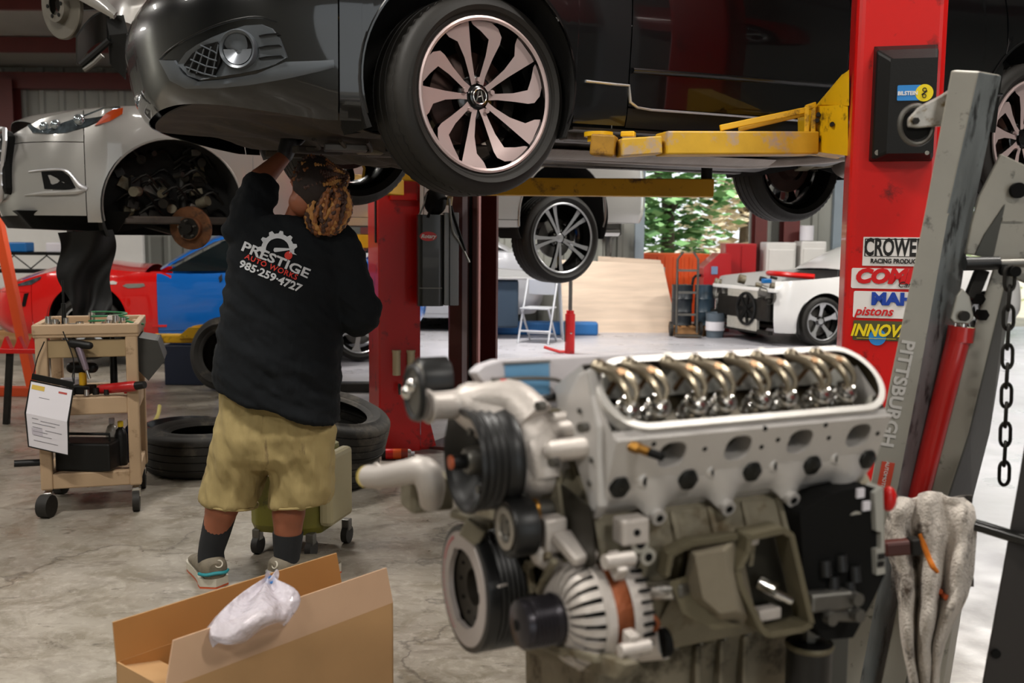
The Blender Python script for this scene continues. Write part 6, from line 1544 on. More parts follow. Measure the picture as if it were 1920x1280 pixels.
# chain
for k in range(11):
    py = 522 + k * 36.5; px = 1893 - k * 1.0
    c = HL(px, py, -.07); M_ = T(*c) @ RX(90) @ RZ(2) if k % 2 == 0 else T(*c) @ RZ(62) @ RX(90)
    g = MB(); g.tube([(M_ @ Vector((.0115 * cos(t), .0175 * sin(t) + (.010 if sin(t) > 0 else -.010), 0))) for t in [2 * pi * (i + .5) / 20 for i in range(20)]], .0042, 8, closed=True); g.build('chain_link', DSTEEL, hoist)
q = HL(1893, 508, -.05); MB().cyl(q + Vector((0, -.03, 0)), q + Vector((0, .03, 0)), .012, n=14).build('chain_hook_bolt', MATTE, hoist)
# lettering down the boom
dn = (HL(1655, 860) - HL(1705, 620)).normalized(); rt = Vector((0, -1, 0)); up_ = (-rt.cross(dn)).normalized() * 1
xx = dn; zz = Vector((0, -1, 0)); yy = zz.cross(xx).normalized(); zz = xx.cross(yy).normalized()
def boomtext(nm, s, px, py, size, m, **k):
    c = HL(px, py, -.0035); M_ = Matrix((xx, yy, zz)).transposed().to_4x4(); M_.translation = c
    return text(nm, s, size, M_, m, hoist, **k)
PALE = mat('pale_lettering', 'c9c6c1', .5)
boomtext('boom_lettering', 'PITTSBURGH', 1682, 738, .043, PALE, bold=.0012, sx=1.03)
c = HL(1662, 886, -.002); M_ = Matrix((xx, yy, zz)).transposed().to_4x4(); M_.translation = c
MB().box((.012, 0, 0), (.075, .030, .002), M_).build('red_label', mat('label_red', 'c0452e', .45), hoist)
boomtext('label_lettering', 'AUTOMOTIVE', 1659, 893, .0115, PALE, bold=.0002)
# ---- rag and turning bar
a = at(1778, 968, 2.06); b = at(1935, 1016, 1.97)
g = MB(); ia = SF.I @ a; ib = SF.I @ b; g.cyl(ia - (ib - ia) * 1.2, ib, .0125, n=20); g.build('turning_bar', mat('black_bar_paint', '121211', .3, coat=.3), es)
g = MB(); g.cyl(ib - (ib - ia) * .02, ib + (ib - ia) * .2, .0155, n=20); g.build('bar_grip', BLKM, es)
g = MB(); g.beam(SF.I @ at(1655, 1028, 1.93), SF.I @ at(1722, 1022, 1.93), .028, .03); g.build('turning_lever', mat('brown_grip', '4a1d16', .5), es, bev=.006)
g = MB(); g.beam(SF.I @ at(1704, 1024, 1.925), SF.I @ at(1722, 1022, 1.925), .03, .034); g.build('lever_tip', DSTEEL, es, bev=.004)
ragm = mat('dirty_white_rag', 'cfc5ba', .95, var=.16, vs=14, dirt=('4a3b2e', .30, 11), bump=1.0, bs=170, sheen=.2, dist=.010)
rg0 = at(1745, 970, 2.0)
rag = thing('shop_rag', 'grease-stained white rag draped over the black turning bar', 'rag', rg0)
def RG(px, py, d=0): return at(px, py, 2.0 + d) - rg0
# outline columns: left, inner fold, centre, right, with depth waves
rows = [(928, [1684, 1700, 1722, 1745, 1768, 1790, 1806]), (950, [1668, 1690, 1716, 1744, 1772, 1800, 1824]), (985, [1660, 1686, 1712, 1742, 1772, 1802, 1829]), (1030, [1664, 1688, 1714, 1742, 1770, 1798, 1826]),
        (1075, [1680, 1698, 1718, 1742, 1768, 1794, 1823]), (1120, [1684, 1700, 1718, 1740, 1764, 1790, 1812]), (1160, [1686, 1700, 1716, 1738, 1758, 1776, 1788]), (1205, [1692, 1703, 1716, 1734, 1750, 1760, 1768]), (1250, [1704, 1710, 1720, 1734, 1748, 1754, 1758]), (1300, [1712, 1718, 1726, 1736, 1746, 1751, 1755])]
dw = [.03, -.012, .022, -.022, .012, -.020, .03]
def ragsurf(off, sgn):
    def f(u, v):
        r = v * (len(rows) - 1); i = min(int(r), len(rows) - 2); t = r - i
        py = lerp(rows[i][0], rows[i + 1][0], t)
        def col(R): c = u * 6; j = min(int(c), 5); return R[1][j] + (R[1][j + 1] - R[1][j]) * (c - j)
        px = lerp(col(rows[i]), col(rows[i + 1]), t); c = u * 6; j = min(int(c), 5); s_ = (c - j); s_ = s_ * s_ * (3 - 2 * s_)
        d = dw[j] * (1 - s_) + dw[j + 1] * s_
        d *= .5 + .9 * min(1, v * 2.5); d += .006 * sin(u * 23 + v * 9) + .005 * sin(v * 31 + u * 6) + .012 * sin(v * 7)
        top_ = max(0, 1 - v * 7); return RG(px, py + 6 * sin(u * 9) * top_, d + .03 * top_ + off)
    return f
g = MB(); g.grid(ragsurf(0, 1), 42, 60); o = g.build('rag_cloth', ragm, rag, solid=.006, sub=1)
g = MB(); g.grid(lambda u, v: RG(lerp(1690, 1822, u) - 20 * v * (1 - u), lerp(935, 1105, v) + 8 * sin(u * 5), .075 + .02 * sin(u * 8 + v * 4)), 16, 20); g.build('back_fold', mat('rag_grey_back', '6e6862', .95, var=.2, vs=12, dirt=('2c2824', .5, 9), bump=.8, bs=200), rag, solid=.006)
st = MB(); path = [(1726, 1000), (1733, 1020), (1741, 1045), (1748, 1062), (1756, 1072)]
bpy.context.view_layer.update(); rb = surf(o); RGF = Frame(rg0, 0)
pts = [on_surf(rb, RGF, *p, .002) for p in path]; pts = [p for p in pts if p]
MB().tube(pts, [.004, .006, .006, .006, .004][:len(pts)], 8, sub=4, flat=1).build('orange_stripe', mat('orange_stripe', 'c9701a', .9, bump=.5, bs=200), rag)
pts = [on_surf(rb, RGF, *p, .002) for p in ((1761, 1108), (1768, 1114), (1777, 1121))]; pts = [p for p in pts if p]
if len(pts) > 1: MB().tube(pts, .006, 8, sub=3).build('orange_stripe', mat('rust_stripe', 'a84a20', .9), rag)
# ---- red step stand glimpsed between engine and hoist
rs0 = atz(1618, 1300, 0); rs0 = at(1618, 1290, 2.75); rs0.z = 0
rs = thing('step_stand', 'small red step stand with orange rungs, between engine stand and hoist', 'step stand', rs0)
for px in (1594, 1640):
    p = at(px, 1180, 2.75) - rs0; MB().box((p.x, 0, .21), (.012, .03, .42)).build('upright', LIFTRED, rs, bev=.003)
for z in (.10, .2, .3, .4):
    a = at(1594, 1180, 2.75).x - rs0.x; b = at(1640, 1180, 2.75).x - rs0.x; MB().box(((a + b) / 2, 0, z), (b - a, .03, .007)).build('rung', ORANGEP, rs)
MB().box((0, .25, .21), (.06, .012, .42)).build('rear_panel', DSTEEL, rs)
for px in (1594, 1640):
    p = at(px, 1180, 2.75) - rs0; MB().box((p.x, .13, .41), (.012, .26, .012)).build('side_rail', LIFTRED, rs)
# ================================================================ cardboard box with a bag
CARD = mat('cardboard', 'b08a5e', .78, var=.06, vs=6, bump=.15, bs=90, dist=.001)
CARDI = mat('cardboard_inside', 'a8743c', .8, var=.06, vs=6)
bA = Vector((-.307, 2.53, 0)); du = Vector((-.64, -.768, 0)).normalized(); dn_ = Vector((-.768, .64, 0)).normalized(); BLn, BWd, BH = .66, .205, .42
bx = thing('cardboard_box', 'long open cardboard box with raised flaps, bottom left foreground', 'box', bA)
def wallp(name, a, b, z0, z1, m, leanv=Vector((0, 0, 0)), inm=None, s0=0.0, s1=0.0):
    a = Vector(a); b = Vector(b); g = MB(); nrm = (b - a).cross(Vector((0, 0, 1))).normalized() * .004; e = (b - a).normalized()
    P_ = [a + Vector((0, 0, z0)), b + Vector((0, 0, z0)), b - e * s1 + Vector((0, 0, z1)) + leanv, a + e * s0 + Vector((0, 0, z1)) + leanv]
    g.add(P_ + [p - nrm for p in P_], [(0, 1, 2, 3)]); g.k = 1; g.add([p - nrm for p in P_], [(3, 2, 1, 0)]); g.k = 0
    g.add(P_ + [p - nrm for p in P_], [(i, 4 + i, 4 + (i + 1) % 4, (i + 1) % 4) for i in range(4)])
    return g.build(name, [m, inm or m], bx)
A_, B_, C_, D_ = Vector((0, 0, 0)), du * BLn, du * BLn + dn_ * BWd, dn_ * BWd
wallp('front_wall', B_, A_, 0, BH, CARD); wallp('right_wall', A_, D_, 0, BH, CARD); wallp('back_wall', D_, C_, 0, BH, CARD, inm=CARDI); wallp('left_wall', C_, B_, 0, BH, CARD)
wallp('front_flap', B_, A_, BH, BH + .092, mat('cardboard_pale', 'b8977a', .78, var=.05, vs=6), leanv=-dn_ * .0 + Vector((-.012, .012, 0)), s0=.03, s1=.008)
wallp('back_flap', D_, C_, BH - .01, BH + .09, CARD, leanv=dn_ * .012, inm=CARDI, s0=.01, s1=.0)
wallp('end_flap', C_, B_, BH - .01, BH - .03, CARD, leanv=-du * .10)
g = MB(); g.add([A_, B_, C_, D_] + [p + Vector((0, 0, .006)) for p in (A_, B_, C_, D_)], [(0, 3, 2, 1), (4, 5, 6, 7), (0, 1, 5, 4), (1, 2, 6, 5), (2, 3, 7, 6), (3, 0, 4, 7)]); g.build('bottom', CARD, bx)
g = MB(); p0 = du * .50 + dn_ * .03 + Vector((0, 0, .33)); g.add([p0, p0 + dn_ * .15, p0 + dn_ * .15 - du * .09 + Vector((0, 0, .07)), p0 - du * .10 + Vector((0, 0, .09))], [(0, 1, 2, 3)]); g.build('inner_flap', CARDI, bx, solid=.004)
bag = thing('plastic_bag', 'crumpled clear plastic bag poking out of the long cardboard box', 'plastic bag', bA)
PBAG = mat('clear_film', 'e6e1ea', .2, alpha=.42, bump=1.0, bs=28, coat=.4, dist=.02)
bc_ = at(478, 1150, 2.36) - bA
prof_ = [(at(474, 1184, 2.20), .095, .015), (at(472, 1176, 2.20), .122, .040), (at(474, 1156, 2.205), .122, .058), (at(487, 1130, 2.24), .095, .06), (at(498, 1108, 2.28), .058, .04), (at(504, 1094, 2.31), .022, .02), (at(507, 1088, 2.33), .009, .008), (at(509, 1078, 2.33), .020, .01)]
g = MB(); rings = []
for i, (c, rx, ry) in enumerate(prof_):
    c = c - bA; ring = []
    for k in range(36):
        t = 2 * pi * k / 36; q = 1 + .10 * sin(5 * t + i * 1.3) + .07 * sin(9 * t + i * 2.1)
        p = du * (-1) * rx * cos(t) * q + dn_ * ry * sin(t) * q; ring.append(c + p + Vector((0, 0, .012 * sin(4 * t + i))))
    rings.append(ring)
g.loft(rings, cap=False); g.build('bag_film', PBAG, bag, sub=1, solid=.001)
q = at(507, 1087, 2.33) - bA; MB().torus(.010, .004, T(*q) @ RX(20), 14, 6).build('blue_tie', BLUEP, bag)
g = MB()
for px, py, r in ((420, 1185, .035), (465, 1175, .04), (510, 1170, .035)): p = at(px, py, 2.40) - bA - Vector((0, 0, .07)); g.ell(p, (r * 1.3, r * .8, r), n=14, m=8)
g.build('wrapped_part', mat('wrapped_grey_part', 'a8a4a8', .5), bag)
q = at(438, 1127, 2.45) - bA; MB().box(q, (.035, .02, .02), RZ(0)).build('black_connector', BLACK, bag, bev=.004)
# ================================================================ tool cart, left
TAN = mat('tan_cart_plastic', 'a88e70', .6, var=.08, vs=5, dirt=('7d6549', .15, 9), bump=.08, bs=60)
c0 = atz(92, 966); c1 = atz(257, 955); cyaw = atan2(c1.y - c0.y, c1.x - c0.x)
CW = (c1 - c0).length + .03; CD = .46; CHT = .915
CF = Frame((c0.x, c0.y, 0), cyaw)
cart = thing('tool_cart', 'tan three-shelf tool cart on black casters, left of the worker', 'cart', CF.loc, cyaw)
PW = .055; ysh = .13
for sx in (0, 1):
    for sy in (0, 1):
        x = .0 + sx * (CW - .03); y = sy * CD
        MB().box((x, y, ysh / 2 + CHT / 2 + .0), (PW, PW, CHT - ysh)).build('corner_post', TAN, cart, bev=.008)
        fx = MB(); fx.box((x, y, .095), (.04, .05, .05)); fx.build('caster_fork', CHROME, cart, bev=.006)
        MB().cyl((x - .016, y - .02, .052), (x + .016, y - .02, .052), .052, n=24).build('caster_wheel', RUBBER, cart) if sx else MB().cyl((x - .03, y - .02, .055), (x + .02, y - .04, .055), .055, n=24).build('caster_wheel', RUBBER, cart)
for z, h in ((.17, .075), (.535, .085)):
    g = MB(); g.box((CW / 2 - .015, 0, z), (CW - .08, .04, h)); g.box((CW / 2 - .015, CD, z), (CW - .08, .04, h)); g.box((0, CD / 2, z), (.04, CD - .05, h)); g.box((CW - .03, CD / 2, z), (.04, CD - .05, h)); g.box((CW / 2 - .015, CD / 2, z), (CW - .05, CD - .04, .02)); g.build('shelf', TAN, cart, bev=.006)
g = MB(); x0, x1 = -.035, CW + .005; g.box(((x0 + x1) / 2, CD / 2, CHT - .03), (x1 - x0, CD + .06, .03)); g.box(((x0 + x1) / 2, -.02, CHT - .005), (x1 - x0, .03, .05)); g.box(((x0 + x1) / 2, CD + .02, CHT - .005), (x1 - x0, .03, .05)); g.box((x0 + .012, CD / 2, CHT - .005), (.03, CD + .06, .05)); g.box((x1 - .012, CD / 2, CHT - .005), (.03, CD + .06, .05)); g.build('top_tray', TAN, cart, bev=.006)
g = MB(); g.box((CW / 2 - .015, .0, CHT - .10), (CW - .08, .03, .085)); g.build('top_apron', mat('tan_apron', '8f7a58', .6, var=.1), cart, bev=.004)
MB().cyl((-.14, -.02, .27), (.02, .0, .265), .017, n=16).build('push_handle', BLACK, cart)
TZ = CHT - .012
RR = random.Random(11)
def cw_(x, y, z): return CF.M @ Vector((x, y, z))
def tool(name, label, cat, mb, m, x, y, z, rz=0, bev=0, group=None):
    o = mb.build(name, m, None, bev=bev); o.matrix_world = Matrix.Translation(cw_(x, y, z)) @ Matrix.Rotation(cyaw + radians(rz), 4, 'Z')
    return tag(o, label, cat, group)
# tools strewn on the top tray
for k, (x, y, rz, L) in enumerate(((.08, .05, 10, .16), (.15, .12, -20, .20), (.22, .06, 5, .14), (.10, .22, 40, .18), (.26, .2, -35, .17))):
    g = MB(); g.box((0, 0, .004), (L, .012, .006)); g.torus(.011, .005, T(-L / 2, 0, .005), 14, 6); g.prism([(L / 2 - .004, -.012), (L / 2 + .018, -.014), (L / 2 + .02, -.006), (L / 2 + .006, 0), (L / 2 + .02, .006), (L / 2 + .018, .014), (L / 2 - .004, .012)], .007)
    tool('wrench', 'steel wrench on the cart top, ' + ('front left corner', 'crossing the others at the left', 'lying along the front edge', 'slanting across the back left', 'toward the back right')[k], 'wrench', g, CHROME, x, y, TZ, rz, group='wrenches on the cart top')
for k, (x, y, h, r) in enumerate(((.03, .02, .05, .012), (.06, .015, .04, .014), (.11, .01, .045, .011), (.17, .015, .03, .016), (.33, .03, .05, .013), (.30, .01, .035, .015), (.36, .06, .04, .012), (.2, .25, .05, .014))):
    h *= 1.35; r *= 1.15; g = MB(); g.lathe([(r * .6, h), (r, h), (r, 0), (.0005, 0)], None, 14); g.lathe([(r * .6, h), (r * .6, h * .4), (.0005, h * .4)], None, 12)
    tool('socket', 'chrome socket standing on the cart top, ' + ('front left corner', 'second from the front left', 'third from the front left', 'wide low one near the front middle', 'tall one near the front right', 'short one near the front right', 'nearest the right edge', 'alone at the back')[k], 'socket', g, CHROME, x, y, TZ, 0, group='sockets on the cart top')
g = MB(); g.tube([(.10 * cos(i * .5) * (1 - i * .006), .06 * sin(i * .5), .012 + .0018 * i) for i in range(34)], .005, 6, sub=2); tool('cable_coil', 'green cable coiled at the back of the cart top', 'cable', g, GREENP, .28, .26, TZ)
g = MB(); g.tube([(-.06, 0, .01), (0, .02, .03), (.05, 0, .02), (.09, .03, .012)], .006, 6, sub=4); tool('cable_end', 'green cable end over the right edge of the cart top', 'cable', g, GREENP, .36, .12, TZ)
g = MB(); g.lathe([(.0005, 0), (.028, 0), (.030, .05), (.022, .06), (.022, .05), (.0005, .048)], None, 20); tool('parts_cup', 'small pale cup on the right of the cart top', 'cup', g, mat('cup_plastic', 'b8b0a8', .3), .31, .14, TZ)
g = MB(); g.box((0, 0, .02), (.06, .05, .04)); tool('screw_box', 'small dark box at the left of the cart top', 'box', g, BLACK, .04, .10, TZ, 10, .004)
g = MB(); g.cyl((0, 0, 0), (0, 0, .13), .011, n=12); g.cyl((0, 0, .13), (0, 0, .24), .005, n=8); tool('air_line_post', 'thin black rod standing on the cart top', 'rod', g, BLACK, .10, .02, TZ)
g = MB(); g.tube([(-.1, 0, .004), (0, .015, .005), (.1, 0, .004)], .004, 6, sub=3); tool('red_rod', 'thin red rod lying on the cart top', 'rod', g, REDP, .2, .02, TZ)
for k, (x, y, l_) in enumerate(((.14, .19, 'left'), (.33, .22, 'right'))):
    t = thing('pliers', 'dark-handled pliers lying on the cart top, the ' + l_ + ' pair', 'pliers', cw_(x, y, TZ + .010), cyaw + k * .9, 'pliers on the cart top')
    for s_ in (-1, 1):
        MB().tube([(-.07, .022 * s_, 0), (-.03, .014 * s_, 0), (0, 0, 0)], .007, 8, sub=3).build('handle', BLACK, t); MB().beam((0, 0, 0), (.045, .003 * s_, 0), .010, .008).build('jaw', STEEL, t)
t = thing('ratchet', 'long chrome ratchet lying across the middle of the cart top', 'ratchet', cw_(.2, .15, TZ + .012), cyaw + .2); MB().cyl((-.11, 0, 0), (.06, 0, 0), .007, n=12).build('shaft', CHROME, t); MB().cyl((.07, 0, -.010), (.07, 0, .016), .018, n=18).build('ratchet_head', CHROME, t); MB().caps((-.13, 0, 0), (-.06, 0, 0), .011, n=12).build('grip', BLACK, t)
# air gun hung below the tray
ag = thing('air_gun', 'chrome and black air gun hanging under the cart top', 'air gun', cw_(.17, -.05, CHT - .07))
g = MB(); g.caps((-.03, 0, 0), (.05, 0, -.01), .022, .018, 14); g.build('gun_body', BLACK, ag); g = MB(); g.caps((0, 0, -.02), (.03, -.0, -.12), .016, .014, 12); g.build('grip', mat('mauve_metal', '8a7c88', .35, .6), ag); g = MB(); g.cyl((.03, 0, -.12), (.045, 0, -.17), .008, n=10); g.build('hose_nipple', CHROME, ag); g = MB(); g.beam((-.02, 0, -.02), (.01, 0, -.12), .008, .006); g.build('trigger', DSTEEL, ag)
# clipboard pocket hanging at the front left corner
cp = thing('job_sheet_pocket', 'black-edged pocket holding a white printed job sheet, hung on the tool cart', 'document pocket', cw_(.0, -.08, .62))
CPF = Frame(cp.location, cyaw)
pc = [CPF.y(*p, -.005) for p in ((57, 714), (143, 727), (133, 850), (52, 838))]
mid_l = CPF.y(49, 775, -.03); mid_r = CPF.y(136, 788, -.03)
g = MB(); g.add([pc[0], pc[1], mid_r, mid_l, pc[2], pc[3]], [(0, 1, 2, 3), (3, 2, 4, 5)]); g.build('sheet', PAPER, cp, solid=.002)
g = MB(); g.tube([pc[0], pc[1], mid_r, pc[2], pc[3], mid_l], .005, 6, closed=True); g.build('pocket_edge', BLACK, cp)
g = MB(); g.beam(CPF.y(58, 706, 0), CPF.y(143, 719, 0), .006, .03); g.build('top_band', BLACK, cp, bev=.002)
for a_, b_ in (((62, 702), (80, 640)), ((144, 716), (140, 690))):
    MB().tube([CPF.y(*a_, 0), CPF.y((a_[0] + b_[0]) / 2 - 4, (a_[1] + b_[1]) / 2, .02), CPF.y(*b_, .03)], .003, 6, sub=3).build('strap', BLACK, cp)
MB().tube([CPF.y(144, 716, 0), CPF.y(140, 670, .02), CPF.y(118, 620, .03)], .003, 6, sub=3).build('strap', BLACK, cp)
def onsheet(u, v, up=True):
    a = pc[0].lerp(pc[1], u); m_ = mid_l.lerp(mid_r, u); b = pc[3].lerp(pc[2], u); q = a.lerp(m_, v * 2) if v < .5 else m_.lerp(b, v * 2 - 1); return q + Vector((0, -.003, 0))
INK = mat('printed_grey', '77747c', .7); INKY = mat('yellow_stamp', 'c9a94a', .7); INKR = mat('red_stamp', 'b04a44', .7)
def inkbar(u0, v0, u1, v1, m, nm='printed_line'):
    g = MB(); g.add([onsheet(u0, v0), onsheet(u1, v0), onsheet(u1, v1), onsheet(u0, v1)], [(3, 2, 1, 0)]); g.build(nm, m, cp)
inkbar(.05, .05, .35, .12, INKY, 'yellow_stamp'); inkbar(.68, .07, .88, .10, INKR, 'red_stamp')
for u0, v, u1 in ((.25, .22, .5), (.15, .55, .3), (.35, .57, .8), (.15, .62, .7), (.15, .68, .38), (.45, .70, .85), (.15, .74, .5), (.15, .80, .6), (.15, .88, .75)): inkbar(u0, v, u1, v + .008, INK)
inkbar(.12, .70, .38, .80, mat('pale_print_block', 'bdb8c2', .7), 'printed_block')
# middle shelf
MZ = .585
pt_ = thing('cordless_drill', 'black and yellow cordless drill on the middle cart shelf', 'drill', cw_(.17, .05, MZ))
g = MB(); g.caps((-.05, 0, .13), (.05, 0, .13), .028, .026, 14); g.build('drill_body', BLACK, pt_); g = MB(); g.caps((.0, 0, .11), (.0, 0, .05), .018, .018, 12); g.build('grip', mat('tool_yellow', 'c99a1a', .45), pt_); MB().box((0, 0, .022), (.09, .06, .044)).build('battery', BLACK, pt_, bev=.006)
rt_ = thing('red_impact_gun', 'red and black impact gun lying on the middle cart shelf, its end past the post', 'impact gun', cw_(.38, -.01, MZ))
g = MB(); g.caps((-.14, .02, .02), (.04, -.03, .045), .024, .026, 16); g.build('gun_body', mat('tool_red', 'a31a1c', .35, coat=.3), rt_); g = MB(); g.cyl((.04, -.03, .045), (.10, -.045, .055), .022, .018, n=16); g.build('gun_nose', BLACK, rt_); MB().box((-.05, -.015, .035), (.07, .006, .014), RZ(-14)).build('gun_label', PAPER, rt_); MB().box((-.0, .02, .012), (.05, .03, .022)).build('gun_grip', REDP, rt_, bev=.005)
for k, (x, y, s) in enumerate(((.12, .02, .022), (.19, -.0, .018), (.23, .02, .02), (.26, .06, .024), (.28, -.0, .016), (.10, .08, .02), (.21, .1, .022))):
    g = MB(); g.lathe([(s * .55, s * 1.6), (s * .7, s * 1.6), (s * .8, 0), (.0005, 0)], None, 12)
    tool('adapter', 'bright metal adapter on the middle cart shelf, ' + ('left of the drill', 'right under the drill', 'middle of the front row', 'tallest of the right group', 'smallest of the front row', 'behind the drill', 'at the back')[k], 'adapter', g, CHROME if k % 2 else DSTEEL, x, y, MZ, group='adapters on the middle shelf')
g = MB(); g.cyl((0, 0, 0), (0, 0, .22), .018, n=14); g.cyl((0, 0, .2), (0, 0, .32), .010, n=12); g.ell((0, 0, .2), (.03, .03, .03), n=12, m=8); tool('standing_ratchet', 'tall black tool standing on the middle cart shelf', 'tool', g, BLACK, .30, .18, MZ)
g = MB(); g.cyl((0, 0, .06), (0, 0, .26), .006, n=8); g.caps((0, 0, 0.012), (0, 0, .07), .012, .010, 10); tool('screwdriver', 'yellow-handled screwdriver standing at the right of the middle cart shelf', 'screwdriver', g, mat('screw_yellow', 'c7a13a', .4), .37, .2, MZ)
g = MB(); g.box((0, 0, .03), (.10, .07, .06)); tool('white_carton', 'crumpled white carton at the back of the middle cart shelf', 'carton', g, PAPER, .10, .20, MZ, 15, .008)
# bottom shelf
LZ = .21
bt = thing('battery_case', 'black battery case with a carry handle on the bottom cart shelf', 'case', cw_(.185, .07, LZ))
MB().box((0, 0, .07), (.27, .17, .14)).build('case_body', BLACK, bt, bev=.01); MB().tube([(-.11, -.02, .14), (-.11, -.02, .175), (.11, -.02, .175), (.11, -.02, .14)], .007, 8).build('handle', BLACK, bt)
for k, (x, y, m_, c_, l_) in enumerate(((.33, .10, BLACK, mat('bottle_yellow', 'd0b01c', .4), 'black bottle with a yellow cap on the bottom cart shelf'), (.37, .16, mat('bottle_navy', '1d2b5a', .35), PAPER, 'navy bottle with a white cap at the right of the bottom cart shelf'), (.28, .20, mat('bottle_clear', '9a968e', .2), PAPER, 'pale bottle behind the black case on the bottom cart shelf'), (.05, .16, BLUEP, REDP, 'blue can with a red cap at the left of the bottom cart shelf'))):
    t = thing('bottle', l_, 'bottle', cw_(x, y, LZ), group='bottles on the bottom shelf')
    MB().lathe([(.0005, 0), (.028, 0), (.031, .01), (.031, .15), (.022, .18), (.012, .19), (.012, .2)], None, 20).build('bottle_body', m_, t); MB().lathe([(.014, .195), (.014, .222), (.0005, .223)], None, 14).build('cap', c_, t)
sb = CF.M @ Vector((CW + .03, .12, .80)); g = MB(); g.prism([(0, 0), (.10, -.02), (.13, -.12), (.05, -.22), (0, -.16)], .30, RX(90)); o = g.build('side_pouch', mat('dark_pouch', '2f2e2a', .6, bump=.3, bs=30), cart, bev=.012); o.matrix_local = T(CW - .01, .34, .86)
# ================================================================ tyres on the floor
def floor_tyre(name, label, p, R, rim, w, M, group=None, worn=RUBBERW):
    o = tyre_mb(R, rim, w).build(name, worn, None); o.matrix_world = M; return tag(o, label, 'tyre', group)
p = atz(377, 842); d1 = atz(330, 900)
tc1 = Vector((at(385, 860, 5.75).x, 5.75, 0))
floor_tyre('tyre', 'worn tyre lying flat on the floor between the cart and the worker', tc1, .345, .20, .235, T(tc1.x, tc1.y, .1225))
tc2 = Vector((at(600, 860, 5.45).x, 5.45, 0))
floor_tyre('tyre', 'flat tyre at the bottom of the pile right of the worker', tc2, .33, .2, .20, T(tc2.x, tc2.y, .105), 'tyre pile behind the worker')
floor_tyre('tyre', 'tyre tilted on top of the pile right of the worker', tc2, .335, .21, .215, T(tc2.x + .05, tc2.y + .0, .318) @ Matrix.Rotation(radians(14), 4, 'Y') @ Matrix.Rotation(radians(7), 4, 'X'), 'tyre pile behind the worker')
p = at(425, 660, 8.6); floor_tyre('tyre', 'tyre standing upright behind the left hip of the worker', p, .32, .2, .22, T(p.x, 8.6, .32) @ RZ(-20) @ RX(82))
# drain pan and yellow hose behind the flat tyre
dp = thing('drip_tray', 'low dark tray holding bright blue scraps, behind the flat tyre', 'tray', at(345, 785, 6.5) - Vector((0, 0, at(345, 785, 6.5).z)))
MB().lathe([(.0005, .01), (.2, .01), (.24, .12), (.25, .12), (.21, 0), (.0005, 0)], None, 28).build('tray', mat('tray_black', '17181a', .3), dp)
for k in range(3): MB().box((.06 * k - .1, -.03, .035), (.08, .05, .03), RZ(k * 30)).build('blue_scrap', mat('blue_scrap', '2b6f9c', .4) if k == 0 else bpy.data.materials['blue_scrap'], dp, bev=.004)
q = at(285, 800, 6.3); g = MB(); g.tube([at(262, 806, 6.3), at(275, 800, 6.3), at(288, 785, 6.3), at(300, 778, 6.25), at(330, 776, 6.2)], .014, 8, sub=4); 
g = MB(); pts_ = [atz(262, 812), atz(280, 806), atz(296, 796) + Vector((0, 0, .05)), atz(300, 790) + Vector((0, 0, .10))]; g.tube([p + Vector((0, 0, .015)) for p in pts_], .014, 8, sub=4); tag(g.build('yellow_hose', mat('pale_yellow_hose', 'b5a860', .5)), 'pale yellow hose curling beside the flat tyre', 'hose')
# ================================================================ oil drain dolly
OLIVE = mat('olive_paint', '6e6a22', .5, var=.1, vs=5, dirt=('3f3a18', .15, 8))
o0 = atz(498, 1046); o1 = atz(612, 1046)
od = thing('oil_drain_dolly', 'olive square oil drain dolly on casters, standing behind the legs of the worker', 'drain dolly', ((o0.x + o1.x) / 2 - .03, (o0.y + o1.y) / 2 + .16, 0), radians(-14))
DW, DD, DH = .335, .30, .33
g = MB(); rings = []
for z, s in ((.10, .94), (.13, 1.0), (.13 + DH - .03, 1.0), (.13 + DH, .97)): rings.append([(x * s, y * s, z) for x, y in [(DW / 2, -DD / 2 + .06), (DW / 2, DD / 2 - .05), (DW / 2 - .05, DD / 2), (-DW / 2 + .05, DD / 2), (-DW / 2, DD / 2 - .05), (-DW / 2, -DD / 2 + .05), (-DW / 2 + .05, -DD / 2), (DW / 2 - .06, -DD / 2)]])
for r in rings: r.reverse()
g.loft(rings, smooth=False); g.build('tank', OLIVE, od, bev=.01)
MB().box((.19, .0, .29), (.06, .24, .31)).build('side_panel', mat('pale_tan_panel', 'a39a78', .6), od, bev=.02)
MB().lathe([(.0005, 0), (.10, 0), (.13, .03), (.135, .03), (.105, -.004), (.0005, -.004)], T(-.02, 0, .475), 28).build('funnel', DSTEEL, od)
for x, y in ((-.12, -.13), (.13, -.13), (-.12, .12), (.19, .11)):
    MB().cyl((x - .014, y, .04), (x + .014, y, .04), .04, n=20).build('caster_wheel', RUBBER, od); MB().box((x, y, .085), (.035, .04, .05)).build('caster_fork', STEEL, od, bev=.004)
wr = thing('white_rag', 'white cloth lying on the olive drain dolly between the knees of the worker', 'rag', od.location + Vector((-.12, -.09, .455)))
g = MB(); g.grid(lambda u, v: (lerp(-.08, .10, u), lerp(-.07, .05, v) , .02 + .018 * sin(u * 13 + v * 5) + .015 * sin(v * 12)), 14, 12); g.build('cloth', PAPER, wr, solid=.004, sub=1)
g = MB(); g.grid(lambda u, v: (lerp(-.07, .04, u) + .01 * sin(v * 8), -.075 - .012 * sin(v * 5 + u * 9), .02 - .16 * v * (1 - .3 * u)), 10, 10); g.build('hanging_corner', PAPER, wr, solid=.004)
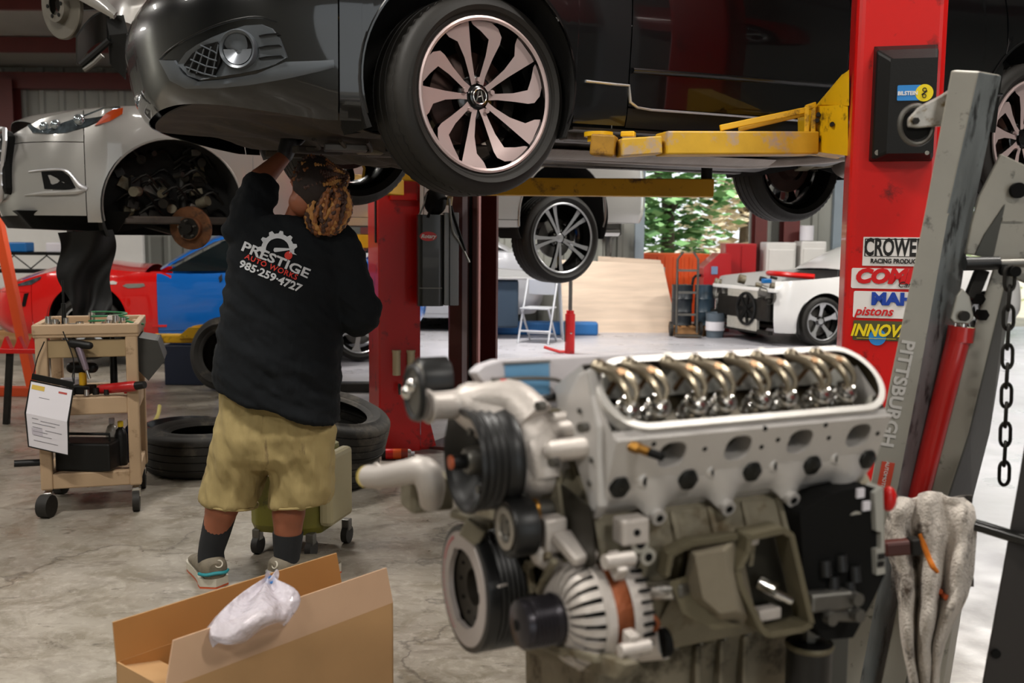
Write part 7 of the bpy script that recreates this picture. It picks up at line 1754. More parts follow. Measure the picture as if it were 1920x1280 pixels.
# spray cans by the red post
q = atz(752, 850) ; can = thing('spray_can', 'orange and red spray can lying at the foot of the far red post', 'spray can', (q.x, q.y - .16, .034), radians(4))
for x0, x1, m_, nm in ((-.10, -.075, DSTEEL, 'can_base'), (-.075, -.03, REDP, 'red_band'), (-.03, .02, ORANGEP, 'orange_label'), (.02, .06, mat('can_rust_red', '8c2a18', .4), 'lower_label')): MB().cyl((x0, 0, 0), (x1, 0, 0), .033, n=20).build(nm, m_, can)
MB().cyl((.06, 0, 0), (.08, 0, 0), .033, .026, n=20).build('can_dome', CHROME, can); MB().cyl((.08, 0, 0), (.10, 0, 0), .014, n=14).build('spray_cap', PAPER, can)
q = atz(640, 733); q2 = atz(705, 733)
o = MB().box((0, 0, .04), (.75, .12, .08)).build('floor_beam', DSTEEL, None, bev=.01); o.location = ((q.x + q2.x) / 2 - .1, q.y, 0); tag(o, 'dark steel beam lying on the floor left of the far red post', 'beam')
# ================================================================ the worker
PY = 3.84
pr0 = atz(450, 1075); pr0 = Vector((pr0.x, PY, 0))
person = thing('person', 'person in a black lettered shirt and khaki shorts reaching up under the black sedan', 'person', pr0)
def PL(px, py, d=0): return at(px, py, PY + d) - pr0
SKIN = mat('skin', '8c5238', .5, var=.07, vs=12, bump=.08, bs=120)
SKIN.node_tree.nodes['Principled BSDF'].inputs['Subsurface Weight'].default_value = .08
SHIRT = mat('faded_black_shirt', '111417', .9, bump=.35, bs=16, spec=.2, stretch=(1.6, 1, .6), dist=.02)
KHAKI = mat('khaki_cloth', '958457', .9, var=.06, vs=6, bump=.4, bs=14, dirt=('5e4c33', .12, 6), stretch=(1.8, 1.2, .5), dist=.02)
SOCK = mat('black_sock', '15171a', .9, bump=.5, bs=200, stretch=(6, 6, 1))
# body: one continuous skin surface (arms, neck, head, legs)
g = MB()
hc = PL(588, 352, -.06)
g.ell(hc, (.077, .098, .108), RZ(0), 24, 16)
g.caps(PL(572, 392, .0), PL(556, 440, .03), .062, .07, 18)                    # neck
g.ell(hc + Vector((-.035, -.02, -.055)), (.055, .07, .05), n=18, m=12)         # jaw
g.ell(hc + Vector((-.005, .105, .005)), (.014, .022, .018), n=10, m=8)        # nose
# raised left arm
shL = PL(474, 410, .02); elL = PL(470, 325, .16); wrL = PL(533, 293, .18)
elL = PL(488, 338, .10)
g.caps(shL, elL, .060, .050, 18); g.caps(elL, wrL, .048, .030, 18); g.ell(wrL + Vector((.012, .0, .035)), (.030, .022, .045), n=14, m=10)
# right arm bent forward
shR = PL(640, 470, .02); elR = PL(676, 588, .02); wrR = PL(610, 500, .42)
g.caps(shR, elR, .068, .052, 18); g.caps(elR, wrR, .05, .032, 18); g.ell(wrR + Vector((-.02, .05, .03)), (.03, .045, .03), n=14, m=10)
g.caps(PL(545, 470, .02), PL(515, 700, .03), .13, .15, 20)
# legs
hipL, knL, anL = PL(462, 790, .02), PL(428, 915, -.02), PL(396, 1032, -.02)
hipR, knR, anR = PL(570, 800, .02), PL(545, 925, .0), PL(538, 1045, -.02)
for hip, kn, an in ((hipL, knL, anL), (hipR, knR, anR)):
    g.caps(hip, kn, .105, .068, 20); cf = kn.lerp(an, .30) + Vector((0, -.018, 0))
    g.caps(kn, cf, .062, .066, 18); g.caps(cf, an, .064, .042, 18); g.caps(an, an + Vector((.0, .06, -.05)), .04, .035, 12)
body = g.build('body', SKIN, person, remesh=.0075, sm=6)
# shirt
def ring(pxl, pxr, py, dep, dz=0, yo=.0, tl=0, n=40, e=2.3, slant=0):
    l = PL(pxl, py + tl / 2 * -1, yo); r = PL(pxr, py + tl / 2, yo); c = (l + r) / 2; rx = (r - l).length / 2; ax_ = (r - l).normalized(); o = []
    for k in range(n):
        t = 2 * pi * k / n; cx_, cy_ = cos(t), sin(t); sx_ = (abs(cx_) ** (2 / e)) * (1 if cx_ > 0 else -1); sy_ = (abs(cy_) ** (2 / e)) * (1 if cy_ > 0 else -1)
        o.append(c + ax_ * rx * sx_ + Vector((0, dep * sy_, 0)) + Vector((0, 0, slant * sy_)))
    return o
g = MB()
R0 = [ring(520, 580, 404, .06, tl=6), ring(486, 612, 412, .085, tl=14, yo=.0), ring(452, 642, 432, .11, tl=20, yo=.0), ring(432, 652, 470, .135, tl=12), ring(426, 646, 520, .155, tl=4), ring(420, 640, 570, .17), ring(412, 640, 620, .18), ring(404, 640, 670, .19, tl=4), ring(399, 638, 715, .19, tl=18), ring(401, 635, 742, .195, tl=50), ring(404, 636, 758, .195, tl=70)]
g.loft(R0)
g.caps(PL(462, 432, .01), PL(487, 356, .085), .088, .076, 20)                  # left sleeve
g.ell(PL(470, 420, .01), (.08, .085, .09), n=18, m=12)
g.ell(PL(628, 462, .01), (.10, .09, .10), n=18, m=12)
g.caps(PL(640, 480, .01), PL(673, 590, .02), .095, .082, 20)                   # right sleeve
g.ell(PL(690, 578, .02), (.055, .07, .07), n=16, m=10)
g.caps(PL(674, 596, .03), PL(650, 560, .20), .078, .07, 18)
g.ell(PL(550, 440, -.02), (.16, .10, .07), n=20, m=12)
sh = g.build('shirt', SHIRT, person, remesh=.009, sm=8)
tx = bpy.data.textures.new('cloth_folds', 'CLOUDS'); tx.noise_scale = .16; tx.noise_depth = 2
fe = bpy.data.objects.new('fold_direction', None); fe.parent = person; fe.rotation_euler = (0, radians(38), 0); fe.scale = (.9, 1, .28); COL.objects.link(fe)
dm = sh.modifiers.new('folds', 'DISPLACE'); dm.texture = tx; dm.strength = .032; dm.mid_level = .5; dm.texture_coords = 'OBJECT'; dm.texture_coords_object = fe
# shorts
g = MB()
g.loft([ring(420, 612, 700, .13), ring(412, 618, 745, .14), ring(405, 631, 810, .165), ring(405, 630, 850, .155), ring(420, 618, 872, .12)])
g.loft([ring(404, 520, 800, .135, n=30), ring(400, 512, 850, .13, n=30), ring(390, 500, 890, .12, n=30), ring(381, 487, 925, .118, tl=10, n=30), ring(380, 482, 940, .118, tl=16, n=30)])
g.loft([ring(508, 632, 800, .135, n=30), ring(508, 629, 860, .13, n=30), ring(507, 624, 905, .125, n=30), ring(505, 618, 942, .12, tl=-8, n=30)])
so = g.build('shorts', KHAKI, person, remesh=.009, sm=5)
tx2 = bpy.data.textures.new('short_folds', 'CLOUDS'); tx2.noise_scale = .10; tx2.noise_depth = 2
fe2 = bpy.data.objects.new('shorts_fold_direction', None); fe2.parent = person; fe2.rotation_euler = (0, radians(-14), 0); fe2.scale = (.7, 1, 2.0); COL.objects.link(fe2)
dm = so.modifiers.new('folds', 'DISPLACE'); dm.texture = tx2; dm.strength = .05; dm.mid_level = .5; dm.texture_coords = 'OBJECT'; dm.texture_coords_object = fe2
for pts_ in ([(381, 936), (430, 947), (482, 950)], [(505, 946), (560, 945), (618, 938)]):
    a, m_, b = [PL(*p, -.118 if i == 1 else -.0) for i, p in enumerate(pts_)]
    rr_ = []; c = (a + b) / 2; ax_ = (b - a) / 2
    for k in range(40): t = 2 * pi * k / 40; rr_.append(c + ax_ * cos(t) * 1.0 + Vector((0, -.118 * sin(t), (m_.z - c.z) * max(0, sin(t)) * .3)))
    MB().tube(rr_, .0045, 6, closed=True).build('shorts_hem', KHAKI, person)
# socks and shoes
SHOE = mat('grey_brown_shoe', '6a6253', .7, var=.2, vs=30, bump=.3, bs=150); SOLE = mat('pale_sole', 'b9b3a4', .5); TEAL = mat('teal_accent', '1c7d86', .5); SOLEO = mat('orange_outsole', 'b5502c', .6)
for kn, an, yaw_, side in ((knL, anL, 28, 0), (knR, anR, -42, 1)):
    s0_ = kn.lerp(an, .42 if side == 0 else .60)
    MB().tube([s0_ + Vector((0, -.008, 0)), s0_.lerp(an, .5) + Vector((0, -.004, 0)), an, an + Vector((0, 0, -.045))], [.060, .056, .050, .052], 24, sub=3).build('sock', SOCK, person)
    M_ = T(an.x, an.y, 0) @ RZ(yaw_) @ Matrix.Diagonal((1.2, 1.15, 1.12, 1))
    # shoe built pointing away (+y), heel towards the camera
    def sr(y, w, z0, z1, n=20): return [M_ @ Vector((w * (abs(cos(t)) ** .8) * (1 if cos(t) > 0 else -1), y, (z0 + z1) / 2 + (z1 - z0) / 2 * sin(t))) for t in [2 * pi * k / n for k in range(n)]]
    MB().loft([sr(-.062, .02, .03, .09), sr(-.055, .040, .025, .105), sr(-.03, .047, .022, .110), sr(.02, .047, .022, .10), sr(.08, .048, .022, .085), sr(.14, .051, .022, .070), sr(.18, .048, .022, .058), sr(.21, .034, .022, .048), sr(.222, .012, .025, .038)]).build('shoe', SHOE, person, sub=1)
    def so_(z): return [M_ @ Vector((sinterp([(-.07, .0), (-.06, .034), (-.03, .047), (.03, .043), (.10, .047), (.16, .053), (.20, .044), (.225, 0)], y) * s_, y, z)) for s_, ys_ in ((1, [-.07 + .0295 * i for i in range(11)]), (-1, [.225 - .0295 * i for i in range(1, 10)])) for y in ys_]
    MB().loft([so_(.006), so_(.034)], smooth=False).build('midsole', SOLE, person, bev=.003)
    MB().loft([so_(.0), so_(.007)], smooth=False).build('outsole', SOLEO, person)
    g = MB(); g.tube([M_ @ Vector(p) for p in ((-.046, -.03, .05), (-.03, -.06, .052), (.0, -.066, .055), (.03, -.06, .052), (.046, -.03, .05))], .007, 8, sub=3); g.build('heel_accent', TEAL if side == 0 else mat('grey_heel', '8c8a86', .5), person)
    g = MB(); g.torus(.012, .003, M_ @ T(.012, -.058, .085) @ RX(70), 14, 6); g.build('pull_tab', SOLE, person)
# gloved left hand
GLV = mat('black_glove', '1b1b1d', .5, bump=.3, bs=80)
g = MB(); w = wrL; pn = w + Vector((.018, .01, .055)); g.caps(w + Vector((.004, 0, .008)), pn, .034, .036, 14)
for k, (dx, L_f) in enumerate(((-.026, .055), (-.009, .068), (.009, .064), (.026, .050))):
    b0 = pn + Vector((dx, .0, .025)); b1 = b0 + Vector((.004, .022, L_f * .5)); b2 = b1 + Vector((.006, .032, L_f * .22)); g.caps(b0, b1, .0105, .0095, 10, 6); g.caps(b1, b2, .0095, .0085, 10, 6)
g.caps(pn + Vector((.030, .0, -.012)), pn + Vector((.056, .02, .018)), .012, .010, 10, 6); g.caps(pn + Vector((.056, .02, .018)), pn + Vector((.058, .034, .038)), .010, .009, 10, 6)
g.build('left_glove', GLV, person, remesh=.0045, sm=2)
g = MB(); w = wrR; d_ = Vector((-.35, .85, .35)).normalized(); pn = w + d_ * .07; g.caps(w, pn, .032, .036, 14)
for k, dx in enumerate((-.027, -.009, .009, .027)):
    b0 = pn + Vector((dx, .02, .0)); b1 = b0 + d_ * (.034 + .006 * (k in (1, 2))); b2 = b1 + Vector((0, .012, .024)); g.caps(b0, b1, .0105, .0095, 10, 6); g.caps(b1, b2, .0095, .0085, 10, 6)
g.caps(w + d_ * .03 + Vector((-.03, 0, .01)), w + d_ * .07 + Vector((-.05, 0, .03)), .012, .010, 10, 6)
g.build('right_glove', GLV, person, remesh=.0045, sm=2)
# ear, eyes, mouth
g = MB(); er = PL(554, 343, -.08); g.torus(.020, .0065, T(*er) @ RY(75) @ RX(10), 20, 8, sy=1.35); g.ell(er, (.008, .013, .02), n=12, m=8); g.build('ear', SKIN, person)
er2 = hc + Vector((.078, .0, .0)); g = MB(); g.torus(.020, .0065, T(*er2) @ RY(85), 20, 8, sy=1.35); g.build('ear', SKIN, person)
EYE = mat('eye_white', 'd9d4cc', .2); LIP = mat('lip', '7a3f34', .5)
for sx in (-.03, .03):
    MB().ell(hc + Vector((sx, .084, .02)), .0125, n=14, m=10).build('eye', EYE, person)
g = MB(); g.tube([hc + Vector((-.024, .088, -.045)), hc + Vector((0, .096, -.043)), hc + Vector((.024, .088, -.045))], .005, 8, sub=3); g.build('mouth', LIP, person)
# glasses arm and braided hair
MB().tube([er + Vector((.0, -.0, .02)), er + Vector((-.012, .05, .022)), hc + Vector((-.06, .085, .03)), hc + Vector((0, .108, .03)), hc + Vector((.06, .085, .03))], .003, 6, sub=3).build('glasses_frame', BLACK, person)
g = MB(); g.ell(hc + Vector((.010, -.014, .012)), (.084, .098, .108), n=28, m=18)
g.build('hair_base', mat('dark_hair', '1e120c', .8, bump=.6, bs=90), person)
HAIR = [mat('brown_braid', '3b2115', .6, bump=.7, bs=220), mat('copper_braid', '7d4a22', .55, bump=.7, bs=220), mat('gold_braid', 'a8763c', .55, bump=.7, bs=220)]
rh = random.Random(5)
bun = PL(616, 392, -.09)
gs = [MB(), MB(), MB()]
tie0 = PL(646, 338, -.03)
for k in range(70):
    a = rh.uniform(0, 2 * pi); el = rh.uniform(-.25, 1.35)
    nrm_ = Vector((cos(a) * cos(el), sin(a) * cos(el), sin(el)))
    st_ = hc + Vector((.010, -.014, .012)) + Vector((.086 * nrm_.x, .100 * nrm_.y, .110 * nrm_.z))
    if (st_.y > hc.y + .05 and st_.z < hc.z + .07) or (st_.x < hc.x - .05 and st_.z < hc.z + .01): continue
    tie = tie0 + Vector((rh.uniform(-.012, .02), rh.uniform(-.03, .02), rh.uniform(-.02, .03)))
    pts_ = [st_]
    for t in (.33, .66):
        m1 = st_.lerp(tie, t); d_ = (m1 - hc); pts_.append(hc + Vector((d_.x, d_.y, d_.z)).normalized() * max(.112, d_.length))
    e1 = bun + Vector((rh.uniform(-.01, .06), rh.uniform(-.045, .02), rh.uniform(.04, .08)))
    pts_ += [tie, e1, e1 + Vector((rh.uniform(-.03, .01), -.01, -.04))]
    P2 = []
    for i in range(len(pts_) - 1):
        for j in range(6): P2.append(pts_[i].lerp(pts_[i + 1], j / 6))
    P2.append(pts_[-1])
    for _ in range(3): P2 = [P2[0]] + [(P2[i - 1] + P2[i] * 2 + P2[i + 1]) / 4 for i in range(1, len(P2) - 1)] + [P2[-1]]
    Q = []; rs_ = []
    for i in range((len(P2) - 1) * 4): t = i / 4; j = int(t); Q.append(P2[j].lerp(P2[j + 1], t - j)); rs_.append(.0066 * (1 + .28 * sin(i * 1.15)))
    gs[0 if k % 5 < 3 else 1 if k % 5 < 4 else 2].tube(Q, rs_, 7)
for i in range(34):   # ropes of the hanging bundle, running down over its rounded surface
    az = radians(-190 + 200 * i / 33 + rh.uniform(-4, 4)); Q = []; rs_ = []; w1, w2_ = rh.uniform(0, 6), rh.uniform(.15, .4); lift = rh.uniform(.96, 1.12); low = rh.uniform(.80, 1.0)
    for j in range(54):
        t = j / 53; b_ = radians(78 - 158 * t * low); a_ = az + w2_ * sin(t * 4 + w1)
        Q.append(bun + Vector((.076 * cos(b_) * cos(a_) * lift + .018 * (1 - 2 * t) , .060 * cos(b_) * sin(a_) * lift, .092 * sin(b_) * lift))); rs_.append(.0086 * (1 + .30 * sin(j * 1.15)))
    gs[i % 3].tube(Q, rs_, 7)
g = MB(); g.ell(bun, (.068, .052, .082), n=18, m=12); g.build('hair_core', HAIR[0], person)
for i, q in enumerate(gs): q.build('braids', HAIR[i], person)
# shirt print, laid onto the back of the shirt
bpy.context.view_layer.update()
sbv = surf(sh); PF = Frame(pr0, 0)
def printed(name, vs, fs, m, cx_, cy_, deg, off=.0035):
    c, s_ = cos(radians(deg)), sin(radians(deg)); out = []
    for v in vs:
        px = cx_ + v[0] * c + v[1] * s_; py = cy_ + v[0] * s_ - v[1] * c
        q = on_surf(sbv, PF, px, py, off); out.append(q if q is not None else PL(px, py, -.2))
    MB().add(out, fs).build(name, m, person)
def ptext(name, s, size, m, cx_, cy_, deg, **k):
    vs, fs = textmesh(s, size, extrude=0, **k); printed(name, [(v.x, v.y) for v in vs], fs, m, cx_, cy_, deg)
INKW = mat('white_print', 'c4c6ca', .7); INKRED = mat('red_print', 'c93327', .7)
ptext('print_name', 'PRESTIGE', 25, INKW, 517, 488, 23.5, bold=.7, sx=1.30)
ptext('print_auto_works', 'AUTO WORKS', 14, INKRED, 509, 501, 23, bold=.3, sx=1.02, space=1.15)
ptext('print_phone', '985\u00b7259\u00b74727', 20, INKW, 507, 518, 23, bold=.6, sx=1.12)
gv, gf = [], []; N = 44
for i in range(N + 1):
    t = radians(196 - 205 * i / N); tooth = 1 if (i % 7) in (2, 3, 4) else 0; ro = 31 + 6 * tooth
    gv += [(ro * cos(t), ro * .98 * sin(t)), (22 * cos(t), 22 * sin(t))]
gf = [(2 * i, 2 * i + 1, 2 * i + 3, 2 * i + 2) for i in range(N)]
printed('print_gear', gv, gf, INKW, 521, 469, 6)
nv = [(-4, 3.5), (-6, 0), (-4, -3.5), (0, -3.5), (34, -.8), (34, .8), (0, 3.5)]; printed('print_needle', [(0, 0)] + nv, [(0, i + 1, (i + 1) % 7 + 1) for i in range(7)], INKW, 519, 469, -4, off=.0045)
dv = [(0, 0)] + circ(7.5, 20); printed('print_dot', dv, [(0, i + 1, (i + 1) % 20 + 1) for i in range(20)], INKRED, 541, 479, 0)
# ================================================================ background things
# plywood sheets leaning at the far end
pw0 = atz(1160, 625); 
for k, (a_, b_, hgt, ln) in enumerate((((1052, 623), (1271, 624), .98, .30), ((1120, 614), (1262, 616), 1.02, .30))):
    a = atz(*a_); b = atz(*b_); L = (b - a).length; 
    t = MB(); t.loft([[(0, 0, 0), (L, 0, 0), (L, .02, 0), (0, .02, 0)], [(-.0, ln, hgt + .03), (L - .18, ln, hgt - .02), (L - .18, ln + .02, hgt - .02), (-.0, ln + .02, hgt + .03)]], smooth=False)
    o = t.build('plywood_sheet', PWOOD, None); o.location = a; o.rotation_euler = (0, 0, atan2(b.y - a.y, b.x - a.x))
    tag(o, ('front plywood sheet leaning near the far door, partly hidden by the raised rear wheel', 'plywood sheet behind the front one, its right edge showing')[k], 'plywood sheet', 'leaning plywood')
bk = MB().box((0, 0, .45), (1.5, .14, .9)).build('plywood_backing_crate', mat('crate_grey', '8a847c', .7), None, bev=.01); bk.location = (at(1150, 600, 14.85).x, 14.87, 0); tag(bk, 'grey crate the plywood sheets lean on', 'crate')
# pole jack
q = atz(1068, 662)
pj = thing('pole_jack', 'red pole jack with a silver shaft, standing in front of the plywood', 'jack', q)
MB().cyl((0, 0, 0), (0, 0, .46), .058, n=22).build('jack_body', LIFTRED, pj); MB().cyl((0, 0, .46), (0, 0, .50), .045, n=22).build('jack_collar', LIFTRED, pj)
MB().cyl((0, 0, .5), (0, 0, 1.02), .022, n=16).build('jack_shaft', STEEL, pj); MB().box((-.06, -.02, .26), (.012, .03, .24)).build('side_rail', STEEL, pj)
MB().tube([(-.02, 0, .015), (-.12, 0, .015), (-.30, .0, .07)], .018, 8).build('foot_lever', LIFTRED, pj); MB().ell((.01, -.06, .24), .012).build('valve_knob', CHROME, pj)
# folding table and chair
TBG = mat('table_grey_white', '9b9a9b', .5); WCH = mat('chair_white_metal', 'b9bcc2', .4, .4)
q = atz(985, 612)
tb_ = thing('folding_table', 'grey folding table behind the brown lift post, papers piled on it', 'table', (at(985, 520, 13.2).x, 13.2, 0))
MB().box((0.0, 0, .80), (1.1, .6, .035)).build('table_top', TBG, tb_, bev=.01)
for x in (-.5, .5):
    for y in (-.22, .22): MB().cyl((x, y, 0), (x * .9, y, .79), .013, n=8).build('table_leg', WCH, tb_)
MB().box((-.3, .0, .46), (.42, .5, .62)).build('hanging_cloth', mat('dark_blue_cloth', '263748', .8, bump=.4, bs=12), tb_, bev=.03)
MB().loft([[(-.55, -.25, .82), (.2, -.25, .82), (.2, .25, .82), (-.55, .25, .82)], [(-.4, -.15, .92), (.1, -.2, .88), (.1, .2, .88), (-.4, .2, .92)]], smooth=False).build('paper_pile', mat('pile_grey', '6f6f70', .7), tb_, bev=.02)
q = Vector((at(1003, 600, 12.65).x, 12.65, 0))
ch = thing('folding_chair', 'white metal folding chair standing open in front of the grey table', 'chair', (q.x + .04, q.y, 0), radians(-20))
def cr(a, b, n, m_=WCH, r=.014): MB().cyl(a, b, r, n=10).build(n, m_, ch)
cr((-.2, -.2, 0), (-.2, .17, .80), 'front_leg'); cr((.2, -.2, 0), (.2, .17, .80), 'front_leg'); cr((-.18, .22, 0), (-.18, -.14, .44), 'rear_leg'); cr((.18, .22, 0), (.18, -.14, .44), 'rear_leg'); cr((-.2, -.13, .15), (.2, -.13, .15), 'crossbar'); cr((-.18, .14, .10), (.18, .14, .10), 'crossbar')
MB().box((0, 0, .44), (.38, .36, .02)).build('seat', WCH, ch, bev=.008); MB().box((0, .15, .70), (.36, .02, .20)).build('backrest', WCH, ch, bev=.008)
q = Vector((at(950, 600, 13.4).x, 12.64, 0)); o = MB().box((0, 0, .09), (1.9, .24, .18)).build('blue_mat', mat('blue_vinyl', '1c5f9c', .5), None, bev=.03); o.location = (q.x + .3, q.y + 1.0, 0); tag(o, 'long blue padded mat on the floor behind the table', 'mat')
# pale covered car behind the table
cvc, _, _ = make_car('covered_pale_car', 'pale grey car parked at the back wall behind the folding table', (-2.95, 14.64, 0), 0.0, .9, 2.5, .9, .84, 1.08, 1.55, .30, .2, .2, mat('pale_car_grey', 'a9aab0', .3, .2, coat=.5), styles=('five',) * 4)
# machines, bins and drums at the far door
TRD = mat('machine_red', 'a8141a', .35, coat=.3)
def far(px, py, y): q = at(px, py, y); return Vector((q.x, y, 0))
YM = 14.75
m0 = far(1330, 600, YM)
tm = thing('tyre_machine', 'tall red tyre machine near the open bay door, its top slanted', 'machine', m0)
MB().prism([(-.20, 0), (.19, 0), (.19, 1.12), (.02, 1.12), (-.20, .92)], .5, RX(90)).build('cabinet', TRD, tm, bev=.02)
MB().box((-.05, -.51, .88), (.09, .012, .11)).build('gauge_panel', mat('gauge_blue', '6f86a8', .3), tm); MB().tube([(-.2, -.3, .8), (-.32, -.35, .75), (-.34, -.35, .4)], .02, 8, sub=3).build('air_hose', BLACK, tm); MB().box((-.08, -.52, .35), (.18, .04, .35)).build('orange_panel', ORANGEP, tm, bev=.01)
tc_ = thing('red_cabinet', 'tall red steel cabinet right of the slanted red machine', 'cabinet', m0 + Vector((.45, .25, 0)))
MB().box((0, 0, .63), (.46, .4, 1.26)).build('cabinet_body', TRD, tc_, bev=.015)
for x in (-.115, .115): MB().box((x, -.206, .66), (.215, .014, 1.13)).build('cabinet_door', TRD, tc_, bev=.004)
MB().box((-.03, -.218, .75), (.012, .012, .14)).build('handle', CHROME, tc_)
ob = thing('orange_bin', 'orange ribbed steel bin standing outside the bay door', 'bin', far(1257, 500, 16.6) + Vector((0, 0, -.03)))
MB().box((0, 0, .55), (1.15, .8, 1.1)).build('bin_body', ORANGEP, ob, bev=.01)
for k in range(9): MB().box((-.52 + k * .13, -.415, .55), (.04, .03, 1.0)).build('bin_rib', ORANGEP, ob)
pal = thing('pallet', 'wooden pallet under the dark drums by the bay door', 'pallet', far(1300, 610, 13.85))
for k in range(6): MB().box((-.28 + k * .112, 0, .12), (.07, .5, .02)).build('top_board', WOOD, pal)
for y in (-.2, 0, .2): MB().box((0, y, .055), (.64, .06, .11)).build('bearer', WOOD, pal)
for k, (x, m_, l_) in enumerate(((-.17, 'drum_dark', 'dark steel drum on the pallet, left one'), (.15, 'drum_blue', 'blue-black drum on the pallet, right one'))):
    t = thing('drum', l_, 'drum', pal.location + Vector((x, 0, .13)), group='drums on the pallet'); mm = mat(m_, '20262c' if k == 0 else '263a48', .4)
    MB().lathe([(.0005, 0), (.14, 0), (.145, .01), (.14, .02), (.14, .18), (.147, .19), (.14, .20), (.14, .36), (.147, .37), (.14, .38), (.14, .54), (.145, .56), (.13, .56), (.0005, .55)], None, 32).build('drum_body', mm, t); MB().cyl((.06, .06, .55), (.06, .06, .565), .02, n=12).build('bung', STEEL, t)
bq = thing('grease_bucket', 'grey bucket with a white label on the pallet front', 'bucket', pal.location + Vector((.16, -.30, .13)))
bkt = [c for c in [bq]][0]; bq.location = pal.location + Vector((.22, -.40, 0)); MB().lathe([(.0005, 0), (.11, 0), (.13, .34), (.135, .34), (.12, .32), (.0005, .32)], None, 26).build('bucket', mat('bucket_grey', '55606a', .4), bq); MB().cyl((0, -.005, .10), (0, -.005, .22), .1265, n=26, cap=False).build('bucket_label', PAPER, bq)
dr2 = thing('hand_truck', 'upright grey hand truck beside the dark drums', 'hand truck', far(1288, 600, 13.5))
for x in (-.14, .14): MB().tube([(x, 0, .05), (x, .05, 1.05), (x * .5, .02, 1.15)], .016, 8).build('truck_rail', STEEL, dr2)
for z in (.3, .6, .9): MB().box((0, .03, z), (.28, .02, .03)).build('truck_bar', STEEL, dr2)
MB().box((0, -.1, .03), (.34, .24, .012)).build('toe_plate', STEEL, dr2)
for x in (-.2, .2): MB().cyl((x - .02, .08, .1), (x + .02, .08, .1), .1, n=18).build('truck_wheel', RUBBER, dr2)
for k, (px, w_, h_, l_) in enumerate(((1452, .85, 1.28, 'white appliance cabinet at the back wall, left of two'), (1512, .72, 1.30, 'white appliance cabinet at the back wall, right of two'))):
    t = thing('white_cabinet', l_, 'cabinet', far(px + 2, 580, 14.95), group='white cabinets at the back wall'); MB().box((0, 0, h_ / 2), (w_ * .52, .4, h_)).build('cabinet_body', WHITE, t, bev=.02); MB().box((0, -.21, h_ * .62), (w_ * .44, .02, h_ * .6)).build('cabinet_door', WHITE, t, bev=.01); MB().box((w_ * .18, -.225, h_ * .6), (.015, .015, .2)).build('handle', STEEL, t)
rol = MB().lathe([(.06, 0), (.10, 0), (.10, .22), (.06, .22)], None, 20).build('paper_roll', PAPER, None); rol.location = far(1505, 500, 14.9) + Vector((.04, 0, 1.31)); tag(rol, 'white paper roll on top of the right white cabinet', 'paper roll')
o = thing('drill_press', 'dark machine standing at the back wall left of the bay door', 'machine', far(1140, 560, 15.16))
MB().box((0, 0, .03), (.4, .5, .06)).build('base', DSTEEL, o); MB().cyl((0, .1, .06), (0, .1, 1.6), .05, n=16).build('column', STEEL, o); MB().box((0, -.05, 1.5), (.3, .6, .3)).build('head', DSTEEL, o, bev=.04); MB().box((0, -.1, .9), (.34, .34, .04)).build('work_table', DSTEEL, o); MB().cyl((0, -.25, 1.1), (0, -.25, 1.36), .02, n=10).build('spindle', STEEL, o)
cl = thing('red_floor_lever', 'small black lever stand on the floor in front of the white coupe', 'lever stand', atz(1490, 655) if False else Vector((at(1486, 655, 11.2).x, 11.2, 0)))
MB().tube([(-.12, 0, 0), (-.10, 0, .07), (.18, .02, .05)], .009, 6).build('lever', BLACK, cl); MB().box((.3, .02, .02), (.4, .2, .04)).build('base_plate', mat('tan_board', 'a39076', .6), cl)
# ---- left side of the hall
og = thing('orange_crane', 'orange steel crane leg leaning at the far left edge', 'crane', at(20, 500, 8.2) - Vector((0, 0, at(20, 500, 8.2).z)))
p = [at(-22, 330, 8.2) - og.location, at(0, 400, 8.2) - og.location, at(24, 505, 8.2) - og.location]; b_ = at(70, 700, 8.2) - og.location; b_.z = 0
MB().beam(p[0], b_ * 1.0 if False else Vector((p[2].x + (p[2].x - p[1].x) * 1.6, 0, 0)), .075, .075).build('crane_mast', mat('crane_orange', 'd1491a', .4), og, bev=.006)
MB().box((.0, 0, .04), (.9, .08, .08)).build('crane_base', mat('crane_orange_base', 'b8421a', .4), og, bev=.006)
rk = thing('steel_rack', 'black steel rack with a lattice top, behind the red car nose', 'rack', (at(55, 520, 12.5).x, 12.5, 0))
for x in (-.85, 0.75):
    for y in (-.25, .25): MB().box((x, y, .55), (.04, .04, 1.1)).build('rack_post', MATTE, rk)
for z in (.5, .86, 1.08): MB().box((-.05, 0, z), (1.7, .55, .03)).build('rack_shelf', MATTE, rk)
g = MB(); g.tube([(-.85 + .2 * i, -.26, .90 if i % 2 else 1.06) for i in range(9)], .010, 6); g.build('lattice', MATTE, rk)
MB().cyl((.72, -.26, .3), (.72, -.26, 1.55), .03, n=12).build('mast', MATTE, rk)
for k, (x, m_, l_) in enumerate(((-.5, WOOD, 'wooden box'), (-.1, BLUEP, 'blue tub'), (.4, PAPER, 'white tub'))):
    o = MB().box((0, 0, .06), (.26, .22, .12)).build('parts_tub', m_, None, bev=.015); o.location = Vector(rk.location) + Vector((x, 0, 1.096)); tag(o, l_ + ' on top of the black rack behind the red car nose', 'tub', 'tubs on the rack')
o = MB().box((0, 0, .9), (3.2, .1, 1.8)).build('white_board', WHITE, None, bev=.01); o.location = (at(60, 430, 14.4).x, 14.4, 0); tag(o, 'large white panel standing against the far left wall', 'board')
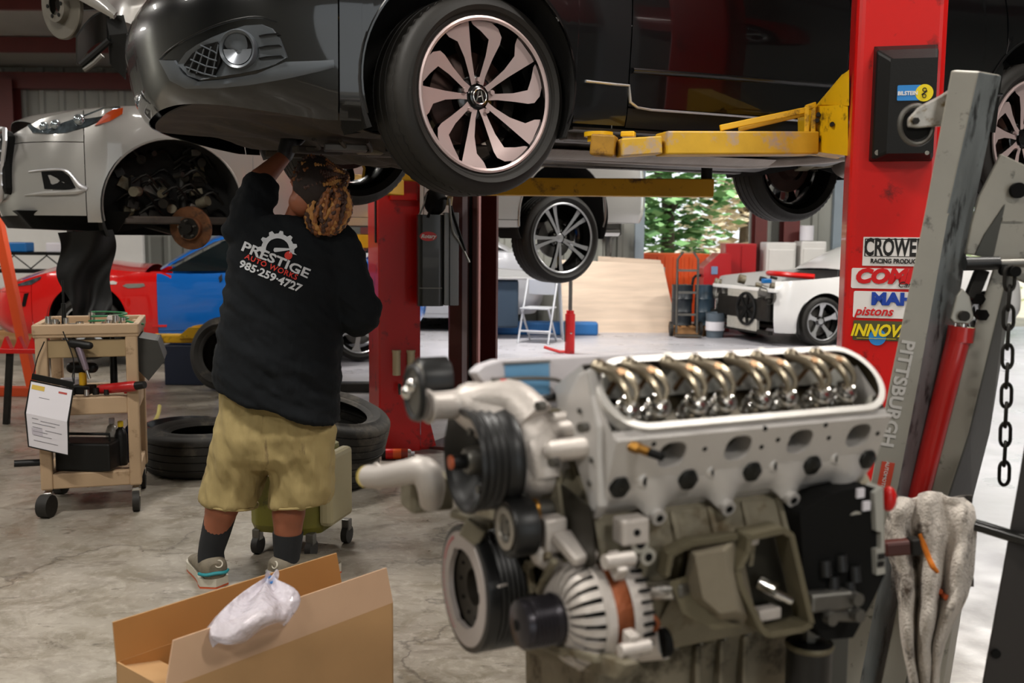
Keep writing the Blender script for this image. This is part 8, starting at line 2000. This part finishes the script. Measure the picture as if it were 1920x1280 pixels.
# red toothed ramp by the cart
rr0 = atz(40, 664); rr0 = Vector((at(55, 640, 7.0).x, 7.0, 0))
rtm = thing('red_toothed_stand', 'red toothed work stand on dark legs left of the tool cart', 'stand', rr0)
MB().box((0, 0, .53), (.46, .10, .035)).build('stand_beam', LIFTRED, rtm, bev=.004)
for k in range(4):
    g = MB(); g.prism([(-.035, 0), (.035, 0), (0, .085)], .05, T(-.16 + k * .095, .025, .545) @ RX(90)); g.build('tooth', REDP, rtm)
for x in (-.14, .16): MB().beam((x, 0, .52), (x + .05 * (1 if x > 0 else -1), 0, 0), .04, .04).build('stand_leg', DSTEEL, rtm, bev=.004)
for k, (px, py, w_) in enumerate(((20, 646, .9), (-10, 655, .8))):
    q = atz(px, py); o = MB().box((0, 0, .06), (w_, .35, .12)).build('timber_block', WOOD, None, bev=.008); o.location = (q.x, q.y + .2 + .42 * (1 - k), 0); tag(o, ('timber beam on the floor behind the red stand, farther one', 'timber beam on the floor behind the red stand, nearer one')[k], 'timber', 'timber beams at the left')
# yellow ramp arm below the two-tone car
YA = 8.95
ya = thing('yellow_lift_arm', 'yellow lift arm under the blue door of the two-tone car', 'lift arm', (at(345, 640, YA).x, YA, 0))
def YL(px, py): q = at(px, py, YA); return Vector((q.x - ya.location.x, 0, q.z))
MB().beam(YL(286, 634), YL(372, 634), .14, .075).build('arm', LIFTYEL, ya, bev=.01); g = MB(); g.prism([(p.x, p.z) for p in (YL(338, 632), YL(360, 612), YL(384, 612), YL(386, 632))], .10, RX(90)); g.build('arm_bracket', LIFTYEL, ya, bev=.006)
MB().beam(YL(362, 614), YL(410, 606), .06, .03).build('arm_tip', LIFTYEL, ya, bev=.004)
MB().box((YL(350, 640).x, .05, YL(350, 645).z / 2), (.35, .3, YL(350, 645).z)).build('arm_base', mat('dark_navy_base', '16223a', .5), ya, bev=.01)
o = MB().lathe([(.0005, 0), (.10, 0), (.12, .2), (.125, .2), (.11, .19), (.0005, .19)], None, 20).build('pink_bucket', mat('pale_pink_plastic', 'b89a98', .5), None); o.location = (at(400, 650, 9.4).x, 9.4, 0); tag(o, 'pale pink bucket on the floor beside the yellow lift arm', 'bucket')
